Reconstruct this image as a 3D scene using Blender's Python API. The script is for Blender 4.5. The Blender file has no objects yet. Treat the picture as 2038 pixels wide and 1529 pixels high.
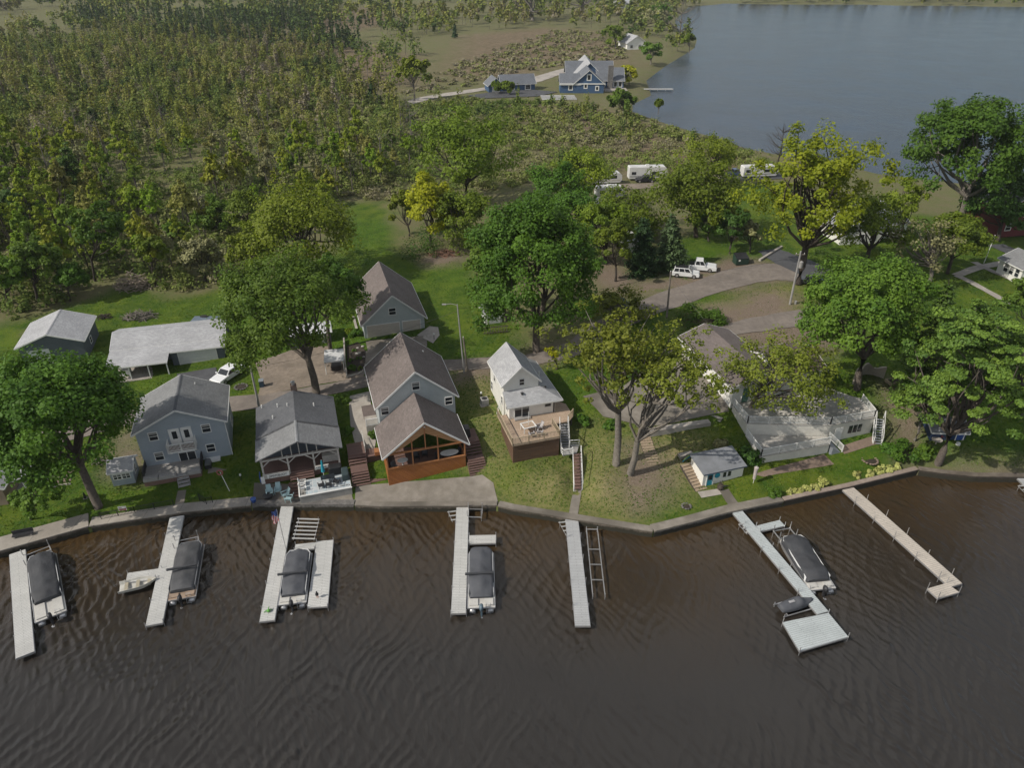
import bpy, math, random
import numpy as np
from mathutils import Vector, Matrix
random.seed(11); RNG = np.random.default_rng(11)
SC = bpy.context.scene
COL = SC.collection
R = math.radians
# ------------------------------------------------------------------ camera geometry (a drone 52.5 m over the lake)
CH, FPX, PIT = 52.5, 1430.0, R(31.4)
CS, CC = math.sin(PIT), math.cos(PIT)
def P(px, py, z=0.0):
    u = (px - 1019) / FPX; v = (py - 764.5) / FPX
    k = (CH - z) / (CS + v * CC)
    return Vector((u * k, (CC - v * CS) * k, z))
def proj(x, y, z):
    d = CH - z
    zc = y * CC + d * CS; vc = -y * CS + d * CC
    return 1019 + FPX * x / zc, 764.5 + FPX * vc / zc
# ------------------------------------------------------------------ terrain
SHPX = [(-400, 1160), (-200, 1150), (0, 1096), (177, 1047), (365, 1018), (505, 1004), (705, 1004), (760, 1007), (990, 1005), (1020, 1012),
        (1150, 1033), (1300, 1057), (1370, 1040), (1455, 1017), (1560, 996), (1690, 968), (1828, 934), (1880, 941), (1940, 947), (2038, 948), (2300, 955)]
SH = [P(a, b, .9) for a, b in SHPX]
SHX = np.array([p.x for p in SH]); SHY = np.array([p.y for p in SH])
SHX = np.concatenate([[-3000, -90], SHX, [90, 3000]]); SHY = np.concatenate([[SHY[0] - 2, SHY[0] - 2], SHY, [SHY[-1], SHY[-1]]])
def shore(x): return np.interp(x, SHX, SHY)
CTRL = [(100, 1000, .9), (230, 1000, .95), (440, 960, 1.1), (300, 950, 1.1), (250, 830, 1.6), (480, 800, 2.0), (150, 800, 1.5), (300, 740, 1.9), (440, 740, 2.2),
        (600, 720, 2.6), (560, 770, 2.4), (700, 680, 3.2), (700, 760, 3.2), (690, 850, 3.0), (735, 830, 3.6), (560, 985, .9), (650, 1000, .9), (760, 985, .9), (960, 980, .9), (850, 985, .9),
        (800, 640, 3.6), (680, 600, 3.2), (900, 720, 4.2), (985, 790, 4.4), (960, 850, 3.6), (990, 950, 1.7), (1060, 985, 1.2), (1120, 960, 1.6), (1200, 950, 2.0), (1180, 820, 4.2), (1060, 700, 4.6),
        (1250, 1000, 1.1), (1350, 980, 1.2), (1330, 880, 2.9), (1400, 850, 3.4), (1280, 780, 4.5), (1420, 790, 4.4), (1500, 975, 1.2), (1650, 930, 1.3), (1750, 900, 1.6), (1900, 900, 1.8), (2000, 920, 1.5),
        (1480, 900, 2.6), (1420, 950, 1.6), (1500, 620, 5), (1300, 600, 4.8), (1600, 520, 5.4), (1450, 420, 4.5), (1700, 600, 5.2), (1850, 800, 4.0), (1950, 560, 5), (1500, 355, 3), (1250, 360, 3.2),
        (100, 620, 1.5), (400, 600, 1.8), (200, 450, 1.3), (600, 350, 1.3), (900, 250, 1.3), (1100, 200, 1.4), (750, 450, 2.2), (880, 560, 3.4), (1000, 420, 3), (1142, 978, 1.0), (1146, 940, 1.45), (1150, 905, 2.1), (1120, 915, 2.0), (1175, 930, 1.8), (1350, 250, 1.2), (1700, 330, 1.5), (1950, 400, 3.5)]
CP = [tuple(P(a, b, c)) for a, b, c in CTRL]
for x in (-70, -51, -44, -35, -28, -17, -8, -1.5, 7, 14.6, 23.4, 30, 37.7, 47, 58, 75): CP.append((x, float(shore(x)) + .6, .78))
for y in (320, 450, 700, 1100, 3000):
    for x in (-2500, -700, -250, -90, 0, 110, 420, 900, 2500): CP.append((x, y, 1.1))
for x in (-2500, -600, -150, 150, 600, 2500): CP.append((x, 60, 1.2)); CP.append((x, 150, 2.0))
CP = np.array(CP); _N = len(CP)
_D = np.linalg.norm(CP[:, None, :2] - CP[None, :, :2], axis=2)
_A = np.zeros((_N + 1, _N + 1)); _A[:_N, :_N] = -_D - np.eye(_N) * .8; _A[:_N, _N] = 1; _A[_N, :_N] = 1
_W = np.linalg.solve(_A, np.concatenate([CP[:, 2], [0]]))
# rear lake outline (right of this curve and beyond), as pixels at water level
RLPX = [(2500, 415), (2038, 385), (1900, 372), (1760, 352), (1690, 330), (1600, 318), (1500, 300), (1420, 272), (1330, 246), (1262, 222), (1262, 208), (1300, 190), (1290, 160), (1330, 130), (1385, 96), (1390, 78),
        (1352, 62), (1345, 40), (1372, 14), (1440, 7), (1700, 9), (2038, 13), (2600, 20), (3400, 60)]
RL = np.array([tuple(P(a, b, 0))[:2] for a, b in RLPX])
def poly_sd(pts, poly):                       # signed distance, positive inside
    x, y = pts[:, 0], pts[:, 1]; n = len(poly); ins = np.zeros(len(x), bool); d = np.full(len(x), 1e9)
    for i in range(n):
        x0, y0 = poly[i]; x1, y1 = poly[(i + 1) % n]
        c = ((y0 > y) != (y1 > y)) & (x < (x1 - x0) * (y - y0) / ((y1 - y0) if y1 != y0 else 1e-9) + x0); ins ^= c
        L2 = (x1 - x0) ** 2 + (y1 - y0) ** 2 + 1e-9
        t = np.clip(((x - x0) * (x1 - x0) + (y - y0) * (y1 - y0)) / L2, 0, 1)
        d = np.minimum(d, np.hypot(x - x0 - t * (x1 - x0), y - y0 - t * (y1 - y0)))
    return np.where(ins, d, -d)
def vnoise(x, y, s, seed=0):
    x = np.asarray(x) / s; y = np.asarray(y) / s; xi = np.floor(x).astype(int); yi = np.floor(y).astype(int); fx = x - xi; fy = y - yi
    fx = fx * fx * (3 - 2 * fx); fy = fy * fy * (3 - 2 * fy)
    def h(a, b):
        n = (a * 374761393 + b * 668265263 + seed * 982451653) & 0x7fffffff
        n = ((n ^ (n >> 13)) * 1274126177) & 0x7fffffff
        return (n ^ (n >> 16)) % 10007 / 10007.0
    return (h(xi, yi) * (1 - fx) + h(xi + 1, yi) * fx) * (1 - fy) + (h(xi, yi + 1) * (1 - fx) + h(xi + 1, yi + 1) * fx) * fy
def zt(x, y):
    x = np.atleast_1d(np.asarray(x, float)); y = np.atleast_1d(np.asarray(y, float)); out = np.empty(len(x))
    for i in range(0, len(x), 8000):
        xs, ys = x[i:i + 8000], y[i:i + 8000]
        out[i:i + 8000] = -np.hypot(xs[:, None] - CP[None, :, 0], ys[:, None] - CP[None, :, 1]) @ _W[:_N] + _W[_N]
    out = np.maximum(out, .55) + (vnoise(x, y, 3.0, 3) - .5) * .12
    out = np.where(y > 250, np.minimum(out, 2.2), out)
    t = np.clip((y - shore(x)) / 3.0, 0, 1); out = out * t + .74 * (1 - t)
    sd = poly_sd(np.stack([x, y], 1), RL)
    k = np.clip((sd + 7) / 14, 0, 1); k = k * k * (3 - 2 * k)
    return out * (1 - k) + (-1.6) * k
def Z(x, y): return float(zt(x, y)[0])
def G(px, py):                                 # the ground point seen at a photo pixel
    z = 2.0
    for _ in range(12):
        p = P(px, py, z); z = .5 * z + .5 * Z(p.x, p.y)
    p = P(px, py, z); return Vector((p.x, p.y, Z(p.x, p.y)))
# ------------------------------------------------------------------ materials
MAT = {}
def mat(name):
    m = bpy.data.materials.new(name); m.use_nodes = True; MAT[name] = m
    nt = m.node_tree; return m, nt, nt.nodes['Principled BSDF']
def nd(nt, t, **kw):
    n = nt.nodes.new(t)
    for k, v in kw.items():
        if k.startswith('i_'):
            key = k[2:]; key = int(key) if key.isdigit() else key.replace('_', ' ')
            n.inputs[key].default_value = v
        else: setattr(n, k, v)
    return n
def ramp(nt, fac, stops):
    r = nt.nodes.new('ShaderNodeValToRGB'); e = r.color_ramp.elements
    while len(e) < len(stops): e.new(.5)
    for el, (p, c) in zip(e, stops):
        el.position = p; el.color = (*c, 1) if len(c) == 3 else c
    nt.links.new(fac, r.inputs[0]); return r.outputs[0]
def mixc(nt, fac, a, b, mode='MIX'):
    m = nt.nodes.new('ShaderNodeMix'); m.data_type = 'RGBA'; m.blend_type = mode
    for s, v in ((0, fac), (6, a), (7, b)):
        if hasattr(v, 'is_linked'): nt.links.new(v, m.inputs[s])
        else: m.inputs[s].default_value = v if s == 0 else (*v, 1)
    return m.outputs[2]
def noise(nt, vec, scale, detail=3, rough=.55):
    n = nd(nt, 'ShaderNodeTexNoise', i_Scale=scale, i_Detail=detail, i_Roughness=rough)
    if vec is not None: nt.links.new(vec, n.inputs['Vector'])
    return n.outputs['Fac']
def coords(nt, kind='Object', scale=None, rot=None):
    t = nt.nodes.new('ShaderNodeTexCoord'); o = t.outputs[kind]
    if kind == 'World': pass
    if scale or rot:
        mp = nt.nodes.new('ShaderNodeMapping'); nt.links.new(o, mp.inputs[0])
        if scale: mp.inputs['Scale'].default_value = scale
        if rot: mp.inputs['Rotation'].default_value = rot
        o = mp.outputs[0]
    return o
def geo_pos(nt): return nt.nodes.new('ShaderNodeNewGeometry').outputs['Position']
def bump(nt, b, h, strength=.3, dist=.05):
    n = nd(nt, 'ShaderNodeBump', i_Strength=strength, i_Distance=dist); nt.links.new(h, n.inputs['Height']); nt.links.new(n.outputs[0], b.inputs['Normal'])
def pm(name, c1, c2=None, scale=2.0, rough=.7, bs=None, bd=.02, metal=0, big=.35, lines=None, spec=.5):
    """plain weathered surface: two tones of fine noise under one broad stain noise; lines=(axis, spacing) grooves"""
    if name in MAT: return MAT[name]
    m, nt, b = mat(name); co = coords(nt)
    c2 = c2 or tuple(v * .78 for v in c1)
    f = ramp(nt, noise(nt, co, scale, 5, .65), [(.36, (0, 0, 0)), (.66, (1, 1, 1))])
    c = mixc(nt, f, c1, c2)
    f2 = ramp(nt, noise(nt, co, scale * .13 + .12, 3), [(.4, (0, 0, 0)), (.68, (1, 1, 1))])
    mm = nd(nt, 'ShaderNodeMath', operation='MULTIPLY'); nt.links.new(f2, mm.inputs[0]); mm.inputs[1].default_value = big
    c = mixc(nt, mm.outputs[0], c, tuple(v * .62 for v in c2))
    nt.links.new(c, b.inputs['Base Color'])
    b.inputs['Roughness'].default_value = rough; b.inputs['Metallic'].default_value = metal; b.inputs['Specular IOR Level'].default_value = spec
    if lines:
        ax, sp = lines; s = nt.nodes.new('ShaderNodeSeparateXYZ'); nt.links.new(co, s.inputs[0])
        d = nd(nt, 'ShaderNodeMath', operation='DIVIDE'); nt.links.new(s.outputs[ax], d.inputs[0]); d.inputs[1].default_value = sp
        fr = nd(nt, 'ShaderNodeMath', operation='FRACT'); nt.links.new(d.outputs[0], fr.inputs[0])
        bump(nt, b, fr.outputs[0], .8, .03)
    elif bs: bump(nt, b, noise(nt, co, bs, 4), .5, bd)
    return m
def tiles(name, c1, c2, mort, w, h, axis=0, rough=.85, msize=.012, big=.4, bstr=.5, off=.5, vert=None, rotz=0):
    """shingles, planks, bricks: a brick texture on the object's own coordinates"""
    if name in MAT: return MAT[name]
    m, nt, b = mat(name); co = coords(nt)
    s = nt.nodes.new('ShaderNodeSeparateXYZ'); nt.links.new(co, s.inputs[0]); cb = nt.nodes.new('ShaderNodeCombineXYZ')
    order = {0: (0, 1), 1: (1, 0), 'xz': (0, 2), 'yz': (1, 2), 'zx': (2, 0)}[axis]
    nt.links.new(s.outputs[order[0]], cb.inputs[0]); nt.links.new(s.outputs[order[1]], cb.inputs[1]); vec = cb.outputs[0]
    if rotz:
        mp = nt.nodes.new('ShaderNodeMapping'); mp.inputs['Rotation'].default_value = (0, 0, rotz); nt.links.new(vec, mp.inputs[0]); vec = mp.outputs[0]
    t = nd(nt, 'ShaderNodeTexBrick', i_Scale=1.0, i_Mortar_Size=msize, i_Brick_Width=w, i_Row_Height=h, i_Bias=0.0); t.offset = off
    nt.links.new(vec, t.inputs['Vector'])
    t.inputs['Color1'].default_value = (*c1, 1); t.inputs['Color2'].default_value = (*c2, 1); t.inputs['Mortar'].default_value = (*mort, 1)
    f2 = ramp(nt, noise(nt, co, .35, 4, .6), [(.38, (0, 0, 0)), (.7, (1, 1, 1))])
    mm = nd(nt, 'ShaderNodeMath', operation='MULTIPLY'); nt.links.new(f2, mm.inputs[0]); mm.inputs[1].default_value = big
    c = mixc(nt, mm.outputs[0], t.outputs['Color'], tuple((a + q) * .33 for a, q in zip(c1, c2)))
    f3 = noise(nt, co, 9, 4, .7); c = mixc(nt, .25, c, mixc(nt, f3, (0, 0, 0), (1, 1, 1)), 'OVERLAY')
    nt.links.new(c, b.inputs['Base Color']); b.inputs['Roughness'].default_value = rough
    bump(nt, b, t.outputs['Fac'], -bstr, .02)
    return m
def leafmat(name, c1, c2, trans=.35):
    if name in MAT: return MAT[name]
    m, nt, b = mat(name)
    a = nd(nt, 'ShaderNodeAttribute', attribute_name='tint'); oi = nt.nodes.new('ShaderNodeObjectInfo')
    c1 = tuple(min(.4, v * k) for v, k in zip(c1, (1.7, 2.0, 1.2))); c2 = tuple(min(.45, v * k) for v, k in zip(c2, (1.7, 2.0, 1.2)))
    c = mixc(nt, a.outputs['Fac'], c1, c2)
    h = nt.nodes.new('ShaderNodeHueSaturation'); nt.links.new(c, h.inputs['Color'])
    mr = nd(nt, 'ShaderNodeMapRange', i_3=.493, i_4=.507); nt.links.new(oi.outputs['Random'], mr.inputs[0]); nt.links.new(mr.outputs[0], h.inputs['Hue'])
    mv = nd(nt, 'ShaderNodeMapRange', i_3=.86, i_4=1.16); nt.links.new(oi.outputs['Random'], mv.inputs[0]); nt.links.new(mv.outputs[0], h.inputs['Value'])
    c = h.outputs[0]
    nt.links.new(c, b.inputs['Base Color']); b.inputs['Roughness'].default_value = .6; b.inputs['Specular IOR Level'].default_value = .25
    t = nt.nodes.new('ShaderNodeBsdfTranslucent'); nt.links.new(mixc(nt, .5, c, (.14, .24, .01)), t.inputs[0])
    mx = nd(nt, 'ShaderNodeMixShader', i_0=trans); nt.links.new(b.outputs[0], mx.inputs[1]); nt.links.new(t.outputs[0], mx.inputs[2])
    nt.links.new(mx.outputs[0], nt.nodes['Material Output'].inputs[0]); return m
# ------------------------------------------------------------------ mesh builder and objects
class MB:
    def __init__(s): s.v = []; s.f = []
    def add(s, vs, fs):
        o = len(s.v); s.v += [tuple(v) for v in vs]; s.f += [[i + o for i in f] for f in fs]; return s
    def box(s, x0, y0, z0, x1, y1, z1):
        return s.add([(x0, y0, z0), (x1, y0, z0), (x1, y1, z0), (x0, y1, z0), (x0, y0, z1), (x1, y0, z1), (x1, y1, z1), (x0, y1, z1)],
                     [(0, 3, 2, 1), (4, 5, 6, 7), (0, 1, 5, 4), (1, 2, 6, 5), (2, 3, 7, 6), (3, 0, 4, 7)])
    def prism(s, pts, z0, z1):                 # pts counter-clockwise in plan; z0/z1 numbers or lists
        n = len(pts); a = [z0] * n if not hasattr(z0, '__len__') else z0; b = [z1] * n if not hasattr(z1, '__len__') else z1
        return s.add([(p[0], p[1], a[i]) for i, p in enumerate(pts)] + [(p[0], p[1], b[i]) for i, p in enumerate(pts)],
                     [list(range(n))[::-1], list(range(n, 2 * n))] + [(i, (i + 1) % n, n + (i + 1) % n, n + i) for i in range(n)])
    def extr(s, prof, y0, y1, axis='y'):       # profile in (x,z), counter-clockwise seen from -y, swept along y (or in (y,z) along x)
        n = len(prof); mk = (lambda p, t: (p[0], t, p[1])) if axis == 'y' else (lambda p, t: (t, p[0], p[1]))
        vs = [mk(p, y0) for p in prof] + [mk(p, y1) for p in prof]
        fs = [list(range(n)), list(range(n, 2 * n))[::-1]] + [(i, n + i, n + (i + 1) % n, (i + 1) % n) for i in range(n)]
        return s.add(vs, fs)
    def slab(s, a, b, c, d, t):                # quad a b c d with thickness t below its upper face
        a, b, c, d = map(Vector, (a, b, c, d)); n = (b - a).cross(d - a).normalized()
        if n.z < 0: n = -n
        lo = [p - n * t for p in (a, b, c, d)]
        return s.add([a, b, c, d] + lo, [(0, 1, 2, 3), (7, 6, 5, 4), (0, 4, 5, 1), (1, 5, 6, 2), (2, 6, 7, 3), (3, 7, 4, 0)])
    def bar(s, p, q, w=.1, h=None, up=(0, 0, 1)):
        p, q = Vector(p), Vector(q); d = (q - p).normalized(); u = d.cross(Vector(up))
        if u.length < 1e-4: u = d.cross(Vector((0, 1, 0)))
        u.normalize(); v = u.cross(d).normalized(); h = h or w; vs = []
        for e in (p, q):
            for i, j in ((-1, -1), (1, -1), (1, 1), (-1, 1)): vs.append(e + u * (i * w / 2) + v * (j * h / 2))
        return s.add(vs, [(3, 2, 1, 0), (4, 5, 6, 7), (0, 1, 5, 4), (1, 2, 6, 5), (2, 3, 7, 6), (3, 0, 4, 7)])
    def tube(s, pts, rad, n=7, cap=True):
        pts = [Vector(p) for p in pts]; rad = rad if hasattr(rad, '__len__') else [rad] * len(pts); vs = []; fs = []
        for i, p in enumerate(pts):
            d = (pts[min(i + 1, len(pts) - 1)] - pts[max(i - 1, 0)]).normalized()
            u = d.cross(Vector((0, 0, 1)));
            if u.length < 1e-3: u = Vector((1, 0, 0))
            u.normalize(); v = d.cross(u)
            for k in range(n): t = 2 * math.pi * k / n; vs.append(p + (u * math.cos(t) + v * math.sin(t)) * rad[i])
        for i in range(len(pts) - 1):
            for k in range(n): fs.append((i * n + k, i * n + (k + 1) % n, (i + 1) * n + (k + 1) % n, (i + 1) * n + k))
        if cap: fs += [list(range(n))[::-1], list(range((len(pts) - 1) * n, len(pts) * n))]
        return s.add(vs, fs)
    def lathe(s, prof, c=(0, 0, 0), n=14, sx=1, sy=1):
        vs = []; fs = []
        for r_, z in prof:
            for k in range(n): t = 2 * math.pi * k / n; vs.append((c[0] + r_ * sx * math.cos(t), c[1] + r_ * sy * math.sin(t), c[2] + z))
        for i in range(len(prof) - 1):
            for k in range(n): fs.append((i * n + k, i * n + (k + 1) % n, (i + 1) * n + (k + 1) % n, (i + 1) * n + k))
        return s.add(vs, fs + [list(range(n))[::-1], list(range((len(prof) - 1) * n, len(prof) * n))])
    def build(s, name, m, parent=None, smooth=False, bevel=0):
        me = bpy.data.meshes.new(name); me.from_pydata(s.v, [], s.f); me.update()
        o = bpy.data.objects.new(name, me); COL.objects.link(o)
        if m: me.materials.append(m)
        if parent: o.parent = parent
        if smooth: me.polygons.foreach_set('use_smooth', [True] * len(me.polygons))
        if bevel:
            bv = o.modifiers.new('bevel', 'BEVEL'); bv.width = bevel; bv.segments = 2; bv.limit_method = 'ANGLE'
        return o
def np_mesh(name, V, Q, m, parent=None, tint=None, tri=False):
    k = 3 if tri else 4; me = bpy.data.meshes.new(name); nq = len(Q)
    me.vertices.add(len(V)); me.vertices.foreach_set('co', np.ascontiguousarray(V, np.float32).ravel())
    me.loops.add(nq * k); me.loops.foreach_set('vertex_index', np.ascontiguousarray(Q, np.int32).ravel())
    me.polygons.add(nq); me.polygons.foreach_set('loop_start', np.arange(nq, dtype=np.int32) * k)
    me.update(calc_edges=True); me.validate()
    if tint is not None:
        a = me.attributes.new('tint', 'FLOAT', 'FACE'); a.data.foreach_set('value', np.ascontiguousarray(tint, np.float32))
    me.materials.append(m); o = bpy.data.objects.new(name, me); COL.objects.link(o)
    if parent: o.parent = parent
    return o
def tag(o, label=None, cat=None, group=None, kind=None):
    if label: o['label'] = label
    if cat: o['category'] = cat
    if group: o['group'] = group
    if kind: o['kind'] = kind
    return o
def thing(name, label, cat, loc=(0, 0, 0), rz=0, group=None):
    o = bpy.data.objects.new(name, None); COL.objects.link(o); o.empty_display_size = .3
    o.location = loc; o.rotation_euler = (0, 0, rz); return tag(o, label, cat, group)
def children(o): return [c for c in bpy.data.objects if c.parent == o]
KIDS = {}
def copy_thing(root, loc, rz=0, label=None, group=None, scale=None):
    r = root.copy(); COL.objects.link(r); r.location = loc; r.rotation_euler = (0, 0, rz)
    if scale: r.scale = scale
    if label: r['label'] = label
    if group: r['group'] = group
    if root.name not in KIDS: KIDS[root.name] = [(c, children(c)) for c in children(root)]
    for c, sub in KIDS[root.name]:
        k = c.copy(); COL.objects.link(k); k.parent = r
        for g in sub:
            q = g.copy(); COL.objects.link(q); q.parent = k
    return r
def single(o, label, cat, group=None): return tag(o, label, cat, group)
ANG = R(16.8)                                  # the lots' common turn against the camera
# ------------------------------------------------------------------ ground: one sheet from the sea wall to the horizon
def axis_steps(a, b, s0, grow, far):
    pts = list(np.arange(a, b + 1e-6, s0)); s = s0; x = pts[-1]
    while x < far: s *= grow; x += s; pts.append(x)
    s = s0; x = pts[0]; left = []
    while x > -far: s *= grow; x -= s; left.append(x)
    return np.array(left[::-1] + pts)
gx = axis_steps(-62, 66, .8, 1.06, 3200); gt = [0, .4, .8]; s = .8
while gt[-1] < 3600: s = .8 if gt[-1] < 66 else s * 1.022; gt.append(gt[-1] + s)
gt = np.array(gt)
GX, GT = np.meshgrid(gx, gt); GY = shore(GX) + GT
pts = np.stack([GX.ravel(), GY.ravel()], 1); gz = zt(pts[:, 0], pts[:, 1])
nx_, nt_ = len(gx), len(gt)
V = np.stack([pts[:, 0], pts[:, 1], gz], 1)
sk = np.stack([gx, shore(gx), np.full(nx_, -2.5)], 1); V = np.concatenate([V, sk])
i, j = np.meshgrid(np.arange(nx_ - 1), np.arange(nt_ - 1)); a = (j * nx_ + i).ravel()
Q = np.stack([a, a + 1, a + nx_ + 1, a + nx_], 1)
k = np.arange(nx_ - 1); o = nx_ * nt_; Q = np.concatenate([Q, np.stack([o + k, o + k + 1, k + 1, k], 1)])
def gp(lst): return [tuple(G(a, b))[:2] for a, b in lst]
LAWN = gp([(-500, 700), (0, 648), (110, 615), (200, 585), (250, 562), (330, 594), (460, 578), (600, 560), (680, 480), (688, 405), (768, 403), (790, 490), (840, 520), (910, 512), (960, 560),
           (1060, 690), (1180, 640), (1250, 570), (1330, 500), (1400, 440), (1440, 390), (1470, 365), (1560, 362), (1640, 420), (2038, 440), (2500, 470), (2600, 955), (2038, 950), (1880, 945), (1828, 940), (1560, 1005), (1300, 1070), (1150, 1045), (1000, 1015), (705, 1015), (500, 1015), (177, 1060), (0, 1110), (-500, 1240)])
DIRT = [gp(q) for q in ([(1225, 600), (1260, 560), (1340, 545), (1440, 515), (1560, 520), (1600, 560), (1480, 575), (1380, 580), (1300, 590)], [(1400, 665), (1470, 638), (1560, 625), (1660, 610), (1700, 640), (1640, 700), (1600, 745), (1500, 690)],
                        [(225, 890), (262, 830), (300, 930), (285, 950), (235, 940)], [(900, 730), (985, 712), (1060, 690), (1180, 650), (1210, 680), (1080, 735), (990, 745), (910, 755)],
                        [(840, 515), (860, 500), (925, 495), (915, 518), (865, 530)], [(1760, 760), (1800, 800), (1880, 800), (1830, 880), (1790, 900), (1760, 830)], [(1795, 925), (1870, 930), (2040, 930), (2040, 955), (1880, 955), (1828, 945)],
                        [(1375, 642), (1430, 606), (1540, 578), (1588, 600), (1560, 648), (1450, 658)], [(85, 690), (130, 640), (70, 660)], [(1240, 960), (1255, 900), (1300, 900), (1330, 960), (1270, 1000)], [(1180, 560), (1210, 520), (1280, 560), (1240, 600)])]
STRAW = [gp(q) for q in ([(1035, 985), (1060, 950), (1135, 935), (1132, 1000), (1060, 1012)], [(1165, 1000), (1160, 890), (1200, 880), (1240, 960), (1230, 1010)], [(1370, 640), (1440, 610), (1560, 580), (1590, 600), (1570, 650), (1480, 640), (1400, 655)],
                         [(930, 760), (975, 745), (990, 850), (1000, 920), (975, 900)], [(1290, 880), (1370, 870), (1420, 900), (1350, 960)])]
REED = [gp(q) for q in ([(240, 120), (330, 75), (620, 70), (830, 110), (800, 165), (600, 140), (400, 140)], [(880, 150), (930, 70), (1080, 55), (1200, 62), (1240, 90), (1260, 130), (1110, 130), (1060, 150), (960, 160)], [(1180, 330), (1260, 250), (1380, 280), (1500, 320), (1560, 345), (1440, 350), (1250, 345)], [(500, 40), (760, 10), (800, 45), (640, 70)], [(560, 180), (760, 120), (860, 160), (700, 190)], [(1060, 210), (1240, 225), (1300, 260), (1130, 300)])]
sm = lambda d, w: np.clip(d / w * .5 + .5, 0, 1)
wob = (vnoise(pts[:, 0], pts[:, 1], 5, 7) - .5) * 3 + (vnoise(pts[:, 0], pts[:, 1], 1.7, 8) - .5) * 1.6
def zone(polys, w, wb=1.0):
    r = np.zeros(len(pts))
    for q in polys: r = np.maximum(r, sm(poly_sd(pts, q) + wob * wb, w))
    return r
zl, zd, zs, zr = zone([LAWN], 2), zone(DIRT, 2.5), zone(STRAW, 5), zone(REED, 14, 3)
def ground_mat():
    m, nt, b = mat('ground'); po = geo_pos(nt)
    at = lambda n: nd(nt, 'ShaderNodeAttribute', attribute_name=n).outputs['Fac']
    nB = noise(nt, po, .05, 3); nM = noise(nt, po, .35, 5, .65); nF = noise(nt, po, 2.6, 6, .72); nX = noise(nt, po, 9, 3, .7)
    marsh = mixc(nt, ramp(nt, nM, [(.35, (0, 0, 0)), (.62, (1, 1, 1))]), (.135, .122, .066), (.10, .125, .038))
    marsh = mixc(nt, ramp(nt, nF, [(.4, (0, 0, 0)), (.7, (1, 1, 1))]), marsh, (.155, .135, .075))
    reed = mixc(nt, ramp(nt, nM, [(.36, (0, 0, 0)), (.6, (1, 1, 1))]), (.19, .145, .10), (.12, .095, .055))
    marsh = mixc(nt, at('reed'), marsh, reed)
    lawn = mixc(nt, ramp(nt, nB, [(.38, (0, 0, 0)), (.62, (1, 1, 1))]), (.060, .120, .011), (.098, .135, .014))
    lawn = mixc(nt, ramp(nt, nM, [(.38, (0, 0, 0)), (.64, (1, 1, 1))]), lawn, (.036, .078, .009))
    lawn = mixc(nt, ramp(nt, nF, [(.5, (0, 0, 0)), (.74, (.8, .8, .8))]), lawn, (.15, .165, .026))
    st = nd(nt, 'ShaderNodeMath', operation='MULTIPLY'); nt.links.new(at('straw'), st.inputs[0]); nt.links.new(ramp(nt, nF, [(.30, (0, 0, 0)), (.52, (1, 1, 1))]), st.inputs[1])
    lawn = mixc(nt, st.outputs[0], lawn, (.25, .21, .105))
    c = mixc(nt, at('lawn'), marsh, lawn)
    dirt = mixc(nt, nF, (.20, .155, .12), (.11, .085, .062)); dirt = mixc(nt, ramp(nt, nX, [(.45, (0, 0, 0)), (.75, (1, 1, 1))]), dirt, (.27, .22, .175))
    df = nd(nt, 'ShaderNodeMath', operation='MULTIPLY'); nt.links.new(at('dirt'), df.inputs[0]); nt.links.new(ramp(nt, nM, [(.22, (.2, .2, .2)), (.45, (1, 1, 1))]), df.inputs[1])
    c = mixc(nt, df.outputs[0], c, dirt)
    c = mixc(nt, .35, c, mixc(nt, nX, (.0, .0, .0), (1, 1, 1)), 'OVERLAY')
    nt.links.new(c, b.inputs['Base Color']); b.inputs['Roughness'].default_value = .95; b.inputs['Specular IOR Level'].default_value = .15
    ad = nd(nt, 'ShaderNodeMath', operation='ADD'); nt.links.new(nF, ad.inputs[0]); nt.links.new(nX, ad.inputs[1]); bump(nt, b, ad.outputs[0], .6, .12)
    return m
g = np_mesh('ground', V, Q, ground_mat()); tag(g, kind='structure')
g.data.polygons.foreach_set('use_smooth', [True] * len(g.data.polygons))
for nme, arr in (('lawn', zl), ('dirt', zd), ('straw', zs), ('reed', zr)):
    at_ = g.data.attributes.new(nme, 'FLOAT', 'POINT'); at_.data.foreach_set('value', np.concatenate([arr, np.zeros(nx_)]).astype(np.float32))
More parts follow.
